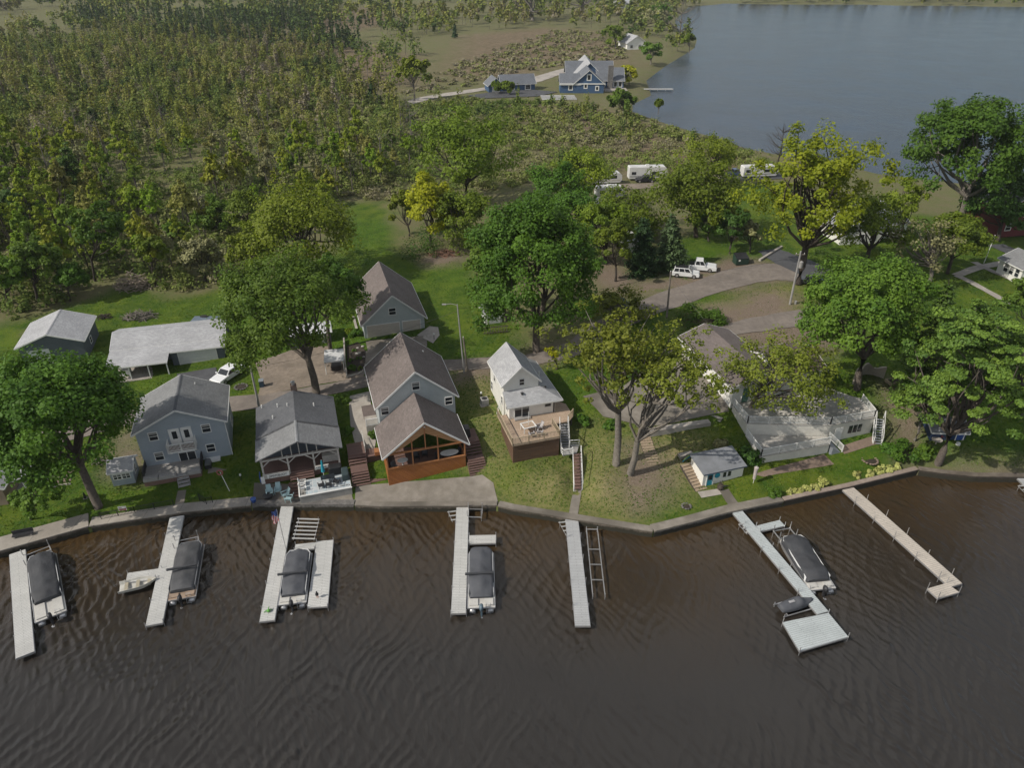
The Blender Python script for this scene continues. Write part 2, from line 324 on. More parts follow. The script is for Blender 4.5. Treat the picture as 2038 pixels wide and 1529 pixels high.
# ------------------------------------------------------------------ water
def water_mat(name, deep, shal, sx, sy, bs, rough, turn=0.0, s2=(1, 1), chop=.5):
    m, nt, b = mat(name); po = geo_pos(nt)
    def mp(scale, rz):
        q = nt.nodes.new('ShaderNodeMapping'); q.inputs['Scale'].default_value = (*scale, 1); q.inputs['Rotation'].default_value = (0, 0, rz); nt.links.new(po, q.inputs[0]); return q.outputs[0]
    def dnoise(v, det, ro, dist):
        q = nd(nt, 'ShaderNodeTexNoise', i_Scale=1.0, i_Detail=det, i_Roughness=ro, i_Distortion=dist); nt.links.new(v, q.inputs['Vector']); return q.outputs['Fac']
    warp = nd(nt, 'ShaderNodeTexNoise', i_Scale=.06, i_Detail=2); nt.links.new(po, warp.inputs['Vector'])
    vm = nd(nt, 'ShaderNodeVectorMath', operation='SCALE'); nt.links.new(warp.outputs['Color'], vm.inputs[0]); vm.inputs['Scale'].default_value = 5.0
    va = nd(nt, 'ShaderNodeVectorMath', operation='ADD'); nt.links.new(po, va.inputs[0]); nt.links.new(vm.outputs[0], va.inputs[1]); po = va.outputs[0]
    n1 = dnoise(mp((sx, sy), turn), 4, .55, .35); n1b = dnoise(mp((sx * .62, sy * .9), turn - .4), 3, .5, .5); n2 = dnoise(mp((sx * 2.6, sy * 2.4), turn + .5), 3, .6, .4); n3 = noise(nt, mp((sx * .22, sy * .3), turn), 1.0, 2)
    def ridge(n):
        a = nd(nt, 'ShaderNodeMath', operation='SUBTRACT'); nt.links.new(n, a.inputs[0]); a.inputs[1].default_value = .5
        c = nd(nt, 'ShaderNodeMath', operation='ABSOLUTE'); nt.links.new(a.outputs[0], c.inputs[0])
        d = nd(nt, 'ShaderNodeMath', operation='MULTIPLY'); nt.links.new(c.outputs[0], d.inputs[0]); d.inputs[1].default_value = -2.2; return d.outputs[0]
    h0 = nd(nt, 'ShaderNodeMath', operation='MAXIMUM'); nt.links.new(ridge(n1), h0.inputs[0]); nt.links.new(ridge(n1b), h0.inputs[1]); ha = nd(nt, 'ShaderNodeMath', operation='ADD'); nt.links.new(h0.outputs[0], ha.inputs[0]); nt.links.new(n1, ha.inputs[1]); h = nd(nt, 'ShaderNodeMath', operation='ADD'); nt.links.new(ha.outputs[0], h.inputs[0])
    h2 = nd(nt, 'ShaderNodeMath', operation='MULTIPLY'); nt.links.new(n2, h2.inputs[0]); h2.inputs[1].default_value = chop; nt.links.new(h2.outputs[0], h.inputs[1])
    # gusts: rough and slick patches
    gq = ramp(nt, noise(nt, geo_pos(nt), .045, 3), [(.36, (.3, .3, .3)), (.64, (1, 1, 1))])
    hh = nd(nt, 'ShaderNodeMath', operation='MULTIPLY'); nt.links.new(h.outputs[0], hh.inputs[0]); nt.links.new(gq, hh.inputs[1])
    h3 = nd(nt, 'ShaderNodeMath', operation='ADD'); nt.links.new(hh.outputs[0], h3.inputs[0]); m3 = nd(nt, 'ShaderNodeMath', operation='MULTIPLY'); nt.links.new(n3, m3.inputs[0]); m3.inputs[1].default_value = 1.2; nt.links.new(m3.outputs[0], h3.inputs[1])
    bump(nt, b, h3.outputs[0], 1.0, bs)
    sh = nd(nt, 'ShaderNodeAttribute', attribute_name='shallow').outputs['Fac']
    br = ramp(nt, noise(nt, geo_pos(nt), .12, 4), [(.35, (0, 0, 0)), (.65, (1, 1, 1))])
    mm = nd(nt, 'ShaderNodeMath', operation='MULTIPLY'); nt.links.new(sh, mm.inputs[0]); nt.links.new(mixc(nt, .5, br, (1, 1, 1)), mm.inputs[1])
    nt.links.new(mixc(nt, mm.outputs[0], deep, shal), b.inputs['Base Color'])
    b.inputs['Roughness'].default_value = rough; b.inputs['IOR'].default_value = 1.42
    return m
wx = np.concatenate([[-3200, -600, -200, -100], np.arange(-66, 72, .145), [100, 200, 600, 3200]]); wy = np.concatenate([[-600, -100, 10], np.arange(25, 68, .145), [72]])
WX, WY = np.meshgrid(wx, wy); nw = len(wx); X_, Y_ = WX.ravel(), WY.ravel()
def chop(x, y, lam, turn, seed, ws=2.2):            # short crested wind waves: sharp crests, bent and broken by noise
    u = x * math.cos(turn) + y * math.sin(turn); w_ = -x * math.sin(turn) + y * math.cos(turn)
    ph = math.pi * u / lam + ws * vnoise(x, y, 5.5, seed) * 2 + 2.6 * vnoise(x, y, 2.7, seed + 1) + 1.9 * vnoise(u * 1.3, w_ * .7, 1.25, seed + 2)
    return (.6 - np.abs(np.sin(ph))) * np.clip(-.12 + 1.55 * vnoise(u / lam, w_ / (lam * 1.9), 1.5, seed + 3), .04, 1.3)
gust = np.clip(.30 + 1.15 * (vnoise(X_, Y_, 17, 61) * .65 + vnoise(X_, Y_, 6, 62) * .35), .3, 1.15) * (.62 + .38 * np.clip((20 - X_) / 40, 0, 1))
hz_ = gust * (.085 * chop(X_, Y_, 1.45, R(12), 70, 3.2) + .11 * chop(X_, Y_, .85, R(38), 80, 3) + .10 * chop(X_, Y_, .98, R(-24), 90, 3) + .068 * chop(X_, Y_, .56, R(20), 95))
edge = np.clip(np.minimum(np.minimum(X_ + 66, 71.5 - X_), np.minimum(Y_ - 25, 67.8 - Y_)) / 3, 0, 1)
V = np.stack([X_, Y_, hz_ * edge], 1)
i, j = np.meshgrid(np.arange(nw - 1), np.arange(len(wy) - 1)); a = (j * nw + i).ravel()
w = np_mesh('lake_water', V, np.stack([a, a + 1, a + nw + 1, a + nw], 1), water_mat('lake_water', (.027, .0245, .022), (.052, .032, .013), 3.2, 1.6, .035, .05, R(12), chop=.5)); w.data.polygons.foreach_set('use_smooth', [True] * len(w.data.polygons))
d = shore(V[:, 0]) - V[:, 1]
sv = np.clip(1 - d / 19, 0, 1) ** 1.1
at_ = w.data.attributes.new('shallow', 'FLOAT', 'POINT'); at_.data.foreach_set('value', sv.astype(np.float32)); tag(w, kind='structure')
w = MB().add([(30, 90, 0), (3200, 90, 0), (3200, 1400, 0), (30, 1400, 0)], [(0, 1, 2, 3)]).build('far_lake', water_mat('far_lake', (.018, .029, .048), (.03, .03, .02), .8, .5, .16, .2, R(60)))
tag(w, kind='structure')
# ------------------------------------------------------------------ draped sheets
DRP = []
def drape(name, poly, m, off=.06, step=1.2, label=None):
    DRP.append(np.array([q[:2] for q in poly]))
    import bmesh
    bm = bmesh.new(); vs = [bm.verts.new((p[0], p[1], 0)) for p in poly]
    f = bm.faces.new(vs); bmesh.ops.triangulate(bm, faces=[f])
    xs = [p[0] for p in poly]; ys = [p[1] for p in poly]
    for ax, lo, hi in ((0, min(xs), max(xs)), (1, min(ys), max(ys))):
        st = max(step, (hi - lo) / 60); c = lo + st
        while c < hi:
            co = (c, 0, 0) if ax == 0 else (0, c, 0); no = (1, 0, 0) if ax == 0 else (0, 1, 0)
            bmesh.ops.bisect_plane(bm, geom=bm.verts[:] + bm.edges[:] + bm.faces[:], plane_co=co, plane_no=no); c += st
    zz = zt([v.co.x for v in bm.verts], [v.co.y for v in bm.verts])
    for v, q in zip(bm.verts, zz): v.co.z = q + off
    for f in bm.faces:
        f.normal_update()
        if f.normal.z < 0: f.normal_flip()
    me = bpy.data.meshes.new(name); bm.to_mesh(me); bm.free(); me.materials.append(m)
    me.polygons.foreach_set('use_smooth', [True] * len(me.polygons))
    o = bpy.data.objects.new(name, me); COL.objects.link(o); return tag(o, kind='structure')
def strip_poly(px, widths, ground=True):
    c = [G(a, b) if ground else P(a, b, 1.5) for a, b in px]; c = [Vector((p.x, p.y)) for p in c]
    # smooth centre line
    C2 = []; W2 = []
    for i in range(len(c) - 1):
        p0, p1, p2, p3 = c[max(i - 1, 0)], c[i], c[i + 1], c[min(i + 2, len(c) - 1)]
        for k in range(5):
            t = k / 5; C2.append(.5 * ((2 * p1) + (p2 - p0) * t + (2 * p0 - 5 * p1 + 4 * p2 - p3) * t * t + (3 * p1 - p0 - 3 * p2 + p3) * t ** 3)); W2.append(widths[i] * (1 - t) + widths[i + 1] * t)
    C2.append(c[-1]); W2.append(widths[-1]); L = []; Rr = []
    for i, p in enumerate(C2):
        d = (C2[min(i + 1, len(C2) - 1)] - C2[max(i - 1, 0)]).normalized(); n = Vector((-d.y, d.x)); jit = 1 + random.uniform(-.07, .07)
        L.append(p + n * W2[i] / 2 * jit); Rr.append(p - n * W2[i] / 2 * jit)
    return [tuple(p) for p in L + Rr[::-1]]
ASPH = pm('worn_asphalt', (.215, .185, .16), (.155, .133, .117), 1.4, .95, 14, .02, big=.5)
GRAV = pm('tan_gravel', (.25, .205, .165), (.17, .14, .11), 2.2, .95, 10, .03, big=.5)
DASPH = pm('dark_asphalt', (.075, .078, .085), (.055, .056, .062), 1.2, .9, 16, .01, big=.3)
CONC = pm('concrete', (.25, .225, .195), (.18, .16, .132), .9, .9, 12, .01, big=1.0)
CONCW = pm('pale_concrete', (.40, .37, .33), (.31, .28, .25), 1.3, .9, 12, .01, big=.55)
drape('lane', strip_poly([(-260, 930), (100, 872), (240, 836), (400, 812), (560, 793), (720, 762), (840, 732), (920, 726), (1000, 722), (1080, 712), (1150, 690), (1210, 650), (1290, 612), (1400, 574), (1500, 545), (1580, 545), (1680, 575), (1760, 600)], [3.4, 3.4, 3.4, 3.4, 3.3, 3.2, 3.1, 3.0, 3.0, 3.2, 3.8, 4.6, 5.2, 5.6, 7, 7, 5, 4]), ASPH, .07)
drape('driveway', gp([(508, 722), (600, 690), (655, 690), (700, 745), (728, 742), (722, 752), (640, 765), (560, 780), (514, 790), (520, 760)]), GRAV, .075)
drape('barn_driveway', gp([(352, 745), (430, 732), (436, 760), (425, 768), (360, 765)]), DASPH, .075)
drape('parking_pad', strip_poly([(1528, 498), (1560, 515), (1620, 540), (1700, 575), (1740, 600)], [4, 6, 7, 7, 5]), DASPH, .095)
drape('gravel_drive', strip_poly([(1420, 664), (1500, 648), (1580, 634), (1640, 622), (1690, 600)], [2.5, 4, 4.5, 4.5, 4]), ASPH, .085)
drape('side_lane', strip_poly([(1980, 487), (2020, 503), (2090, 530)], [4, 4, 4]), DASPH, .07)
for k, (q, wd) in enumerate((([(1903, 549), (1950, 532), (2010, 522), (2080, 512)], 1.6), ([(1938, 522), (1970, 538), (2020, 560)], 1.3), ([(1903, 549), (1950, 572), (2010, 606)], 1.3))):
    drape('footpath', strip_poly(q, [wd] * len(q)), CONCW, .06 + k * .012)
drape('footpath', gp([(354, 978), (371, 976), (364, 1016), (345, 1018)]), CONC, .05)
drape('footpath', gp([(1141, 972), (1158, 972), (1150, 1026), (1132, 1024)]), CONC, .05)
drape('footpath', gp([(1432, 978), (1450, 974), (1474, 1008), (1455, 1014)]), CONC, .05)
drape('patio', gp([(506, 962), (600, 965), (700, 985), (705, 1004), (502, 1004)]), CONC, .05)
drape('patio', gp([(708, 968), (780, 962), (960, 946), (982, 962), (992, 1003), (760, 1006), (706, 1002)]), CONC, .055)
drape('walkway', gp([(694, 790), (735, 780), (748, 880), (742, 915), (712, 905), (698, 850)]), CONCW, .07)
drape('walkway', gp([(690, 700), (735, 700), (742, 745), (696, 748)]), CONC, .09)
drape('patio', gp([(830, 668), (855, 650), (872, 652), (875, 668), (862, 684)]), CONCW, .07)
drape('patio', gp([(1160, 790), (1240, 770), (1345, 690), (1440, 760), (1450, 820), (1330, 845), (1290, 850), (1200, 830)]), CONC, .08)
drape('garage_apron', gp([(728, 680), (850, 668), (850, 690), (740, 740)]), CONC, .07)
drape('patio', gp([(1388, 980), (1440, 972), (1436, 985), (1396, 992)]), CONCW, .05)
drape('patio', gp([(1500, 945), (1640, 905), (1660, 925), (1520, 950)]), pm('brown_pavers', (.23, .17, .13), (.17, .125, .1), 3, .9, 12), .05)
drape('patio', gp([(1670, 890), (1740, 868), (1745, 885), (1680, 905)]), MAT['brown_pavers'], .06)
drape('sand_patch', gp([(1400, 352), (1440, 348), (1462, 358), (1440, 368), (1395, 364)]), GRAV, .1)
drape('camp_pad', gp([(1440, 350), (1480, 346), (1560, 344), (1560, 356), (1470, 360)]), DASPH, .12)
drape('camp_road', strip_poly([(1150, 372), (1250, 372), (1340, 368), (1400, 366)], [4, 5, 5, 4]), GRAV, .12)
drape('far_driveway', strip_poly([(800, 208), (850, 193), (930, 180), (1000, 170), (1060, 158), (1110, 142), (1160, 128)], [5, 6, 6, 7, 9, 7, 5], False), CONCW, .12, 3)
drape('far_parking', [tuple(P(a, b, 1.3))[:2] for a, b in [(930, 190), (985, 182), (1060, 178), (1110, 183), (1070, 192), (960, 196)]], DASPH, .2, 3)
# ------------------------------------------------------------------ sea walls
def waterline(m):                               # wet algae stain just above the lake
    nt = m.node_tree; b = nt.nodes['Principled BSDF']; l = b.inputs['Base Color'].links[0].from_socket; s_ = nt.nodes.new('ShaderNodeSeparateXYZ'); po = geo_pos(nt); nt.links.new(po, s_.inputs[0])
    a = nd(nt, 'ShaderNodeMath', operation='MULTIPLY_ADD'); nt.links.new(noise(nt, po, 1.6, 5, .7), a.inputs[0]); a.inputs[1].default_value = -.9; nt.links.new(s_.outputs[2], a.inputs[2])
    nt.links.new(mixc(nt, ramp(nt, a.outputs[0], [(0, (1, 1, 1)), (.22, (0, 0, 0))]), l, (.028, .026, .017)), b.inputs['Base Color'])
def seawall(label, px, wdt, zt_, m, zb=-1.6, capm=None, caph=.12, cat='seawall'):
    c = [P(a, b, .9) for a, b in px]; o = thing('seawall', label, cat, (c[0].x, c[0].y, 0)); c = [Vector((p.x - o.location.x, p.y - o.location.y)) for p in c]
    f = []; bk = []
    for i, p in enumerate(c):
        d = (c[min(i + 1, len(c) - 1)] - c[max(i - 1, 0)]).normalized(); n = Vector((-d.y, d.x)); f.append(p - n * .05); bk.append(p + n * wdt)
    ring = f + bk[::-1]; n = len(f)
    body = MB(); cap = MB()
    for i in range(n - 1):
        q = [f[i], f[i + 1], bk[i + 1], bk[i]]
        body.prism(q, zb, zt_ - (caph if capm else 0))
        if capm:
            e = .06; dd = (f[i + 1] - f[i]).normalized(); nn = Vector((-dd.y, dd.x)) * e
            cap.prism([f[i] - nn, f[i + 1] - nn, bk[i + 1] + nn, bk[i] + nn], zt_ - caph, zt_)
    body.build('wall', m, o)
    if capm: cap.build('cap', capm, o)
    return o
STAIN = pm('stained_concrete', (.20, .17, .14), (.11, .09, .07), 1.5, .9, 7, .04, big=.7)
CAPT = tiles('slab_cap', (.36, .33, .29), (.28, .25, .215), (.09, .08, .07), 3.4, 60, axis=0, rough=.9, msize=.02, big=.9)
STONE = pm('grey_stone', (.20, .19, .18), (.10, .095, .09), 2.8, .9, 5, .12, big=.6)
DWOOD = pm('dark_timber', (.075, .06, .05), (.045, .036, .03), 2.5, .9, 8, .03)
TAN = pm('tan_steel', (.33, .27, .23), (.24, .19, .16), 2, .7, 8, .01)
for m_ in (STAIN, STONE, DWOOD): waterline(m_)
seawall('wide pale concrete sea wall along the left lawn, ending near the big maple', [(-400, 1160), (-200, 1150), (0, 1096), (176, 1047)], 2.1, .95, STAIN, capm=CAPT)
seawall('pale concrete sea wall below the grey two storey house and its iron fence', [(177.5, 1046.7), (365, 1018), (499, 1004.5)], 1.25, .93, STAIN, capm=CAPT)
seawall('rough grey stone sea wall under the porch cottage with the blue patterned terrace', [(501, 1004), (600, 1004), (704, 1004)], .75, .9, STONE)
seawall('concrete sea wall edging the stained patio in front of the orange wooden porch', [(706, 1004), (760, 1007), (880, 1006), (989, 1005)], .55, .92, STAIN, capm=CONC)
seawall('low concrete sea wall below the sloping lawn of the small white house', [(991, 1005.3), (1020, 1012), (1150, 1033), (1299, 1056.8)], .65, .9, STAIN, capm=CONC)
seawall('stepped stone sea wall on the lawn with the fire pit and blue doored boathouse', [(1302, 1056.6), (1370, 1040), (1455, 1017), (1559, 996.2)], .9, .92, STONE, capm=CONC, caph=.2)
seawall('straight steel sea wall with tan cap in front of the pale hosta bed', [(1561, 995.8), (1690, 968), (1827, 934.3)], .42, .98, DWOOD, capm=TAN)
seawall('dark weathered timber sea wall along the shaded shore under the pine', [(1830, 934.3), (1880, 941), (1940, 947), (2038, 948), (2300, 955)], .55, .88, DWOOD, capm=STAIN, caph=.08)
# ------------------------------------------------------------------ docks
DOCKW = tiles('white_dock_planks', (.53, .53, .515), (.485, .485, .47), (.20, .20, .195), 3.05, .2, axis=0, rough=.6, msize=.016, big=.5, bstr=.3)
DOCKG = tiles('grey_dock_planks', (.42, .43, .44), (.385, .395, .405), (.17, .17, .17), 3.05, .2, axis=0, rough=.7, msize=.016, big=.5, bstr=.3)
DOCKC = tiles('cream_dock_planks', (.55, .50, .44), (.49, .445, .39), (.18, .16, .14), 3.05, .22, axis=0, rough=.7, msize=.016, big=.5, bstr=.3)
DOCKB = tiles('pale_teal_dock_planks', (.47, .51, .52), (.43, .47, .48), (.17, .19, .19), 3.05, .2, axis=0, rough=.7, msize=.016, big=.6, bstr=.3)
ALU = pm('aluminium', (.55, .55, .56), (.45, .45, .46), 3, .38, metal=.7, big=.15)
DRKM = pm('dark_metal', (.05, .05, .055), (.035, .035, .04), 3, .5, metal=.4)
WHITE = pm('white_paint', (.74, .74, .72), (.66, .66, .645), 2, .55, big=.22)
def frame_of(A, B):
    d = Vector((B.x - A.x, B.y - A.y)); return d.length, math.atan2(-d.x, d.y)
def dock(label, Apx, Bpx, wdt, m, zd=.62, extra=(), post_up=.35, sp=3.0, group='docks reaching out from the sea walls'):
    A, B = P(*Apx, zd), P(*Bpx, zd); L, rz = frame_of(A, B)
    o = thing('dock', label, 'dock', (A.x, A.y, 0), rz, group)
    M = Matrix.Rotation(-rz, 3, 'Z'); loc = lambda px: M @ (P(*px, zd) - Vector((A.x, A.y, 0)))
    MB().box(-wdt / 2, 0, zd - .06, wdt / 2, L, zd).build('deck', m, o)
    fr = MB(); fr.box(-wdt / 2 - .04, .0, zd - .24, -wdt / 2 + .03, L + .03, zd - .065).box(wdt / 2 - .03, 0, zd - .24, wdt / 2 + .04, L + .03, zd - .065)
    y = .2
    while y < L: fr.box(-wdt / 2 + .03, y, zd - .22, wdt / 2 - .03, y + .07, zd - .07); y += 1.5
    fr.box(-wdt / 2 + .03, L - .06, zd - .24, wdt / 2 - .03, L + .02, zd - .066)
    seg = MB()
    fr.build('frame', ALU, o)
    for e in extra:                            # platforms: four pixel corners
        q = [loc(c) for c in e]; q = [(p.x, p.y) for p in q]
        ar = sum(q[i][0] * q[(i + 1) % 4][1] - q[(i + 1) % 4][0] * q[i][1] for i in range(4))
        if ar < 0: q = q[::-1]
        MB().prism(q, zd - .055, zd - .004).build('platform', m, o)
        f2 = MB()
        for i in range(4): f2.bar((*q[i], zd - .14), (*q[(i + 1) % 4], zd - .14), .07, .15)
        f2.build('platform_frame', ALU, o)
        for i in range(4):
            MB().tube([(*q[i], -1.2), (*q[i], zd + post_up)], .035, 6).build('post', ALU, o)
    y = sp * .9
    while y < L + .1:
        for sx in (-1, 1):
            MB().tube([(sx * (wdt / 2 + .07), min(y, L - .1), -1.3), (sx * (wdt / 2 + .07), min(y, L - .1), zd + post_up * random.uniform(.5, 1.1))], .034, 6).build('post', ALU, o)
        y += sp
    return o, rz, L
dock('plain white dock at the far left, left of a covered pontoon boat', (34.5, 1099), (50, 1304), 1.38, DOCKW, post_up=.05)
dock('white dock with a small side platform beside the aluminium rowboat', (352, 1028), (306.5, 1243), 1.40, DOCKW, extra=[((254, 1141), (322, 1131), (317, 1152), (250, 1160))])
dock('white U shaped dock with a flagpole, wrapped around a pontoon boat', (573, 1000), (531.5, 1236), 1.30, DOCKW,
     extra=[((588, 1084), (630, 1079.5), (626, 1092), (586, 1096)), ((630, 1078), (663.5, 1075), (652, 1207), (612, 1209))])
dock('T shaped white dock with one short arm ahead of the pontoon below the orange porch', (921, 1006), (912.5, 1221), 1.30, DOCKW, extra=[((934, 1066), (987, 1065), (987, 1081), (934, 1082.5))])
dock('single straight grey dock below the small white house', (1138, 1033), (1160, 1246), 1.32, DOCKG, post_up=.55)
dock('long slanting pale teal dock ending in a broad square swim platform', (1466, 1016.5), (1638, 1220), 1.15, DOCKB, post_up=.5,
     extra=[((1558, 1239), (1649, 1220.5), (1688.5, 1268), (1592, 1296.5)), ((1505, 1047), (1551.6, 1035.5), (1562, 1046.5), (1512.7, 1058))])
dock('long slanting cream L shaped dock at the right with an empty berth', (1681.5, 967), (1903, 1165), 1.45, DOCKC, post_up=.8, sp=2.9, extra=[((1846, 1172), (1884, 1161), (1909, 1179), (1867, 1191))])
dock('short pale dock cut off by the right edge of the photo', (2033, 948), (2075, 990), 1.4, DOCKG)
# ------------------------------------------------------------------ buildings
GLASS = pm('dark_glass', (.018, .022, .026), (.028, .032, .038), .8, .06, big=.1)
SID_B = pm('blue_grey_siding', (.34, .39, .44), (.31, .355, .405), 1.2, .6, lines=(2, .18), big=.12)
SID_W = pm('white_siding', (.80, .79, .75), (.75, .74, .70), 1.2, .6, lines=(2, .18), big=.15)
SID_G = pm('pale_grey_siding', (.43, .475, .485), (.395, .435, .445), 1.2, .6, lines=(2, .18), big=.12)
SID_D = pm('charcoal_siding', (.11, .13, .16), (.09, .105, .13), 1.2, .7, lines=(2, .2), big=.2)
CEDAR = tiles('orange_cedar', (.36, .135, .035), (.28, .095, .025), (.12, .045, .015), 30, .14, axis='xz', rough=.6, msize=.008, big=.4, rotz=R(45))
CEDARF = pm('cedar_frame', (.40, .18, .075), (.31, .13, .05), 3, .6, 9, .01)
CEDARP = tiles('pale_cedar_boards', (.46, .26, .13), (.38, .20, .09), (.16, .08, .03), 20, .16, axis='xz', rough=.6, msize=.008, big=.3)
RDECK = tiles('red_brown_deck', (.19, .115, .095), (.145, .085, .072), (.04, .025, .02), 3.2, .14, axis=0, rough=.8, msize=.012, big=.6)
TDECK = tiles('weathered_tan_deck', (.47, .36, .27), (.39, .29, .21), (.13, .09, .065), 3.6, .14, axis=0, rough=.8, msize=.010, big=.5)
GDECK = tiles('grey_deck_boards', (.36, .35, .34), (.31, .30, .29), (.15, .14, .14), 3.2, .14, axis=0, rough=.8, msize=.010, big=.4)
BRICKP = tiles('brown_skirt_boards', (.145, .082, .05), (.10, .056, .036), (.04, .025, .018), 3, .13, axis='xz', rough=.8, msize=.010, big=.45)
def shingle(name, c1, c2, axis): return tiles(name, c1, c2, tuple(v * .6 for v in c1), .36, .16, axis=axis, rough=.95, msize=.006, big=.65, bstr=.4)
SH_G1 = shingle('grey_shingles', (.23, .235, .24), (.175, .18, .188), 1)
SH_G0 = shingle('grey_shingles_cross', (.215, .225, .235), (.15, .16, .172), 0)
SH_D1 = shingle('slate_shingles', (.125, .13, .142), (.095, .10, .112), 1)
SH_B1 = shingle('brown_shingles', (.175, .148, .14), (.128, .107, .10), 1)
SH_B0 = shingle('brown_shingles_cross', (.15, .115, .105), (.11, .085, .078), 0)
SH_L1 = shingle('light_grey_shingles', (.42, .425, .44), (.31, .315, .33), 1)
SH_L0 = shingle('light_grey_shingles_cross', (.44, .445, .46), (.32, .325, .34), 0)
SH_BL0 = shingle('blue_grey_shingles', (.16, .175, .20), (.12, .13, .15), 0)
SH_BL1 = shingle('blue_grey_shingles_cross', (.17, .185, .21), (.125, .135, .155), 1)
def gable(o, x0, y0, x1, y1, zb, ze, zr, wall, roof, trim=None, axis='y', ov=.35, og=.3, t=.13, walls=True, roofname='roof', ridge=True, ridgem=None):
    """gabled block: walls, roof with overhang, white edge boards, ridge cap"""
    if axis == 'y':
        a0, a1, b0, b1 = x0, x1, y0, y1; mk = lambda a, b, z: (a, b, z)
    else:
        a0, a1, b0, b1 = y0, y1, x0, x1; mk = lambda a, b, z: (b, a, z)
    am = (a0 + a1) / 2; sl = (zr - ze) / (am - a0)
    if walls:
        MB().extr([(a0, zb), (a1, zb), (a1, ze - .02), (am, zr - .03), (a0, ze - .02)], b0, b1, axis if axis == 'y' else 'x').build('wall', wall, o)
    r = MB(); e = ov * sl
    for s, a in ((-1, a0), (1, a1)):
        r.slab(mk(a + s * ov, b0 - og, ze - e + t), mk(am, b0 - og, zr + t), mk(am, b1 + og, zr + t), mk(a + s * ov, b1 + og, ze - e + t), t - .01)
    ro = r.build(roofname, roof, o)
    if trim:
        f = MB()
        for s, a in ((-1, a0), (1, a1)):
            f.bar(mk(a + s * (ov + .03), b0 - og, ze - e + t - .10), mk(a + s * (ov + .03), b1 + og, ze - e + t - .10), .06, .16)
            for bb in (b0 - og - .03, b1 + og + .03):
                f.bar(mk(a + s * ov, bb, ze - e + t - .09), mk(am, bb, zr + t - .09), .05, .19)
        f.build('edge_board', trim, ro)
    if ridge:
        c = MB(); w = .16
        for s in (-1, 1): c.slab(mk(am + s * w, b0 - og, zr + t + .03 - w * sl), mk(am, b0 - og, zr + t + .03), mk(am, b1 + og, zr + t + .03), mk(am + s * w, b1 + og, zr + t + .03 - w * sl), .025)
        c.build('ridge_cap', ridgem or roof, ro)
    return ro
def win(o, f, c, a, z, w, h, trim=None, mid=True, name='window', kids=True, glass=None, ft=.075):
    """f: face f(ront -y) l(eft -x) r(ight +x); c: the wall plane; a,z: lower left corner along the wall"""
    def bx(m, a0, z0, a1, z1, d0, d1):
        if f == 'f': m.box(a0, c - d1, z0, a1, c - d0, z1)
        elif f == 'l': m.box(c - d1, a0, z0, c - d0, a1, z1)
        else: m.box(c + d0, a0, z0, c + d1, a1, z1)
    p = MB(); bx(p, a, z, a + w, z + h, .004, .03); po = p.build(name, glass or GLASS, o)
    fr = MB(); t = ft
    bx(fr, a - t, z - t, a + w + t, z, .006, .07); bx(fr, a - t, z + h, a + w + t, z + h + t, .006, .07)
    bx(fr, a - t, z, a, z + h, .008, .068); bx(fr, a + w, z, a + w + t, z + h, .008, .068)
    if mid == True: bx(fr, a, z + h / 2 - .03, a + w, z + h / 2 + .03, .03, .055)
    if mid == 'v': bx(fr, a + w / 2 - .04, z, a + w / 2 + .04, z + h, .03, .055)
    if mid == 'x':
        bx(fr, a + w / 2 - .03, z, a + w / 2 + .03, z + h, .03, .052)
        bx(fr, a, z + h / 2 - .03, a + w, z + h / 2 + .03, .03, .055)
    fr.build('frame', trim or WHITE, po)
    if kids and mid != False and WR.random() < .55:
        q = MB(); k = WR.uniform(.25, .6); bx(q, a + .02, z + h * (1 - k), a + w - .02, z + h - .01, .031, .036); q.build('blind', BLIND, po)
    return po
WR = random.Random(4); BLIND = pm('window_blind', (.26, .26, .25), (.22, .22, .21), 2, .7)
def door(o, f, c, a, z, w, h, m, pane=None, trim=None, name='door', knob=True):
    def bx(q, a0, z0, a1, z1, d0, d1):
        if f == 'f': q.box(a0, c - d1, z0, a1, c - d0, z1)
        elif f == 'l': q.box(c - d1, a0, z0, c - d0, a1, z1)
        else: q.box(c + d0, a0, z0, c + d1, a1, z1)
    p = MB(); bx(p, a, z, a + w, z + h, .004, .05); d = p.build(name, m, o)
    fr = MB(); bx(fr, a - .09, z, a, z + h + .09, .006, .075); bx(fr, a + w, z, a + w + .09, z + h + .09, .006, .075); bx(fr, a, z + h, a + w, z + h + .09, .006, .075); fr.build('door_frame', trim or WHITE, d)
    if pane: q = MB(); bx(q, a + pane[0], z + pane[1], a + pane[2], z + pane[3], .05, .065); q.build('door_pane', GLASS, d)
    if knob: q = MB(); bx(q, a + w - .14, z + h * .46, a + w - .08, z + h * .52, .05, .11); q.build('door_handle', ALU, d)
    return d
def rail(o, pts, h=.95, m=None, bal=.14, post=1.6, name='railing', top=.09, mid=None, bw=.04, pw=.09):
    m_ = MB()
    for p, q in zip(pts[:-1], pts[1:]):
        p, q = Vector(p), Vector(q); L = (q - p).length; n = max(1, round(L / post)); up = Vector((0, 0, h))
        m_.bar(p + up, q + up, top, .06); m_.bar(p + Vector((0, 0, .12)), q + Vector((0, 0, .12)), .05, .06)
        if mid: m_.bar(p + up * mid, q + up * mid, .05, .05)
        for k in range(n + 1):
            c = p + (q - p) * (k / n); m_.bar(c - Vector((0, 0, .05)), c + up * 1.06, pw, pw, (0, 1, 0))
        if bal:
            nb = int(L / bal)
            for k in range(1, nb):
                c = p + (q - p) * (k / nb); m_.bar(c + Vector((0, 0, .12)), c + up, bw, bw, (0, 1, 0))
    return m_.build(name, m or WHITE, o)
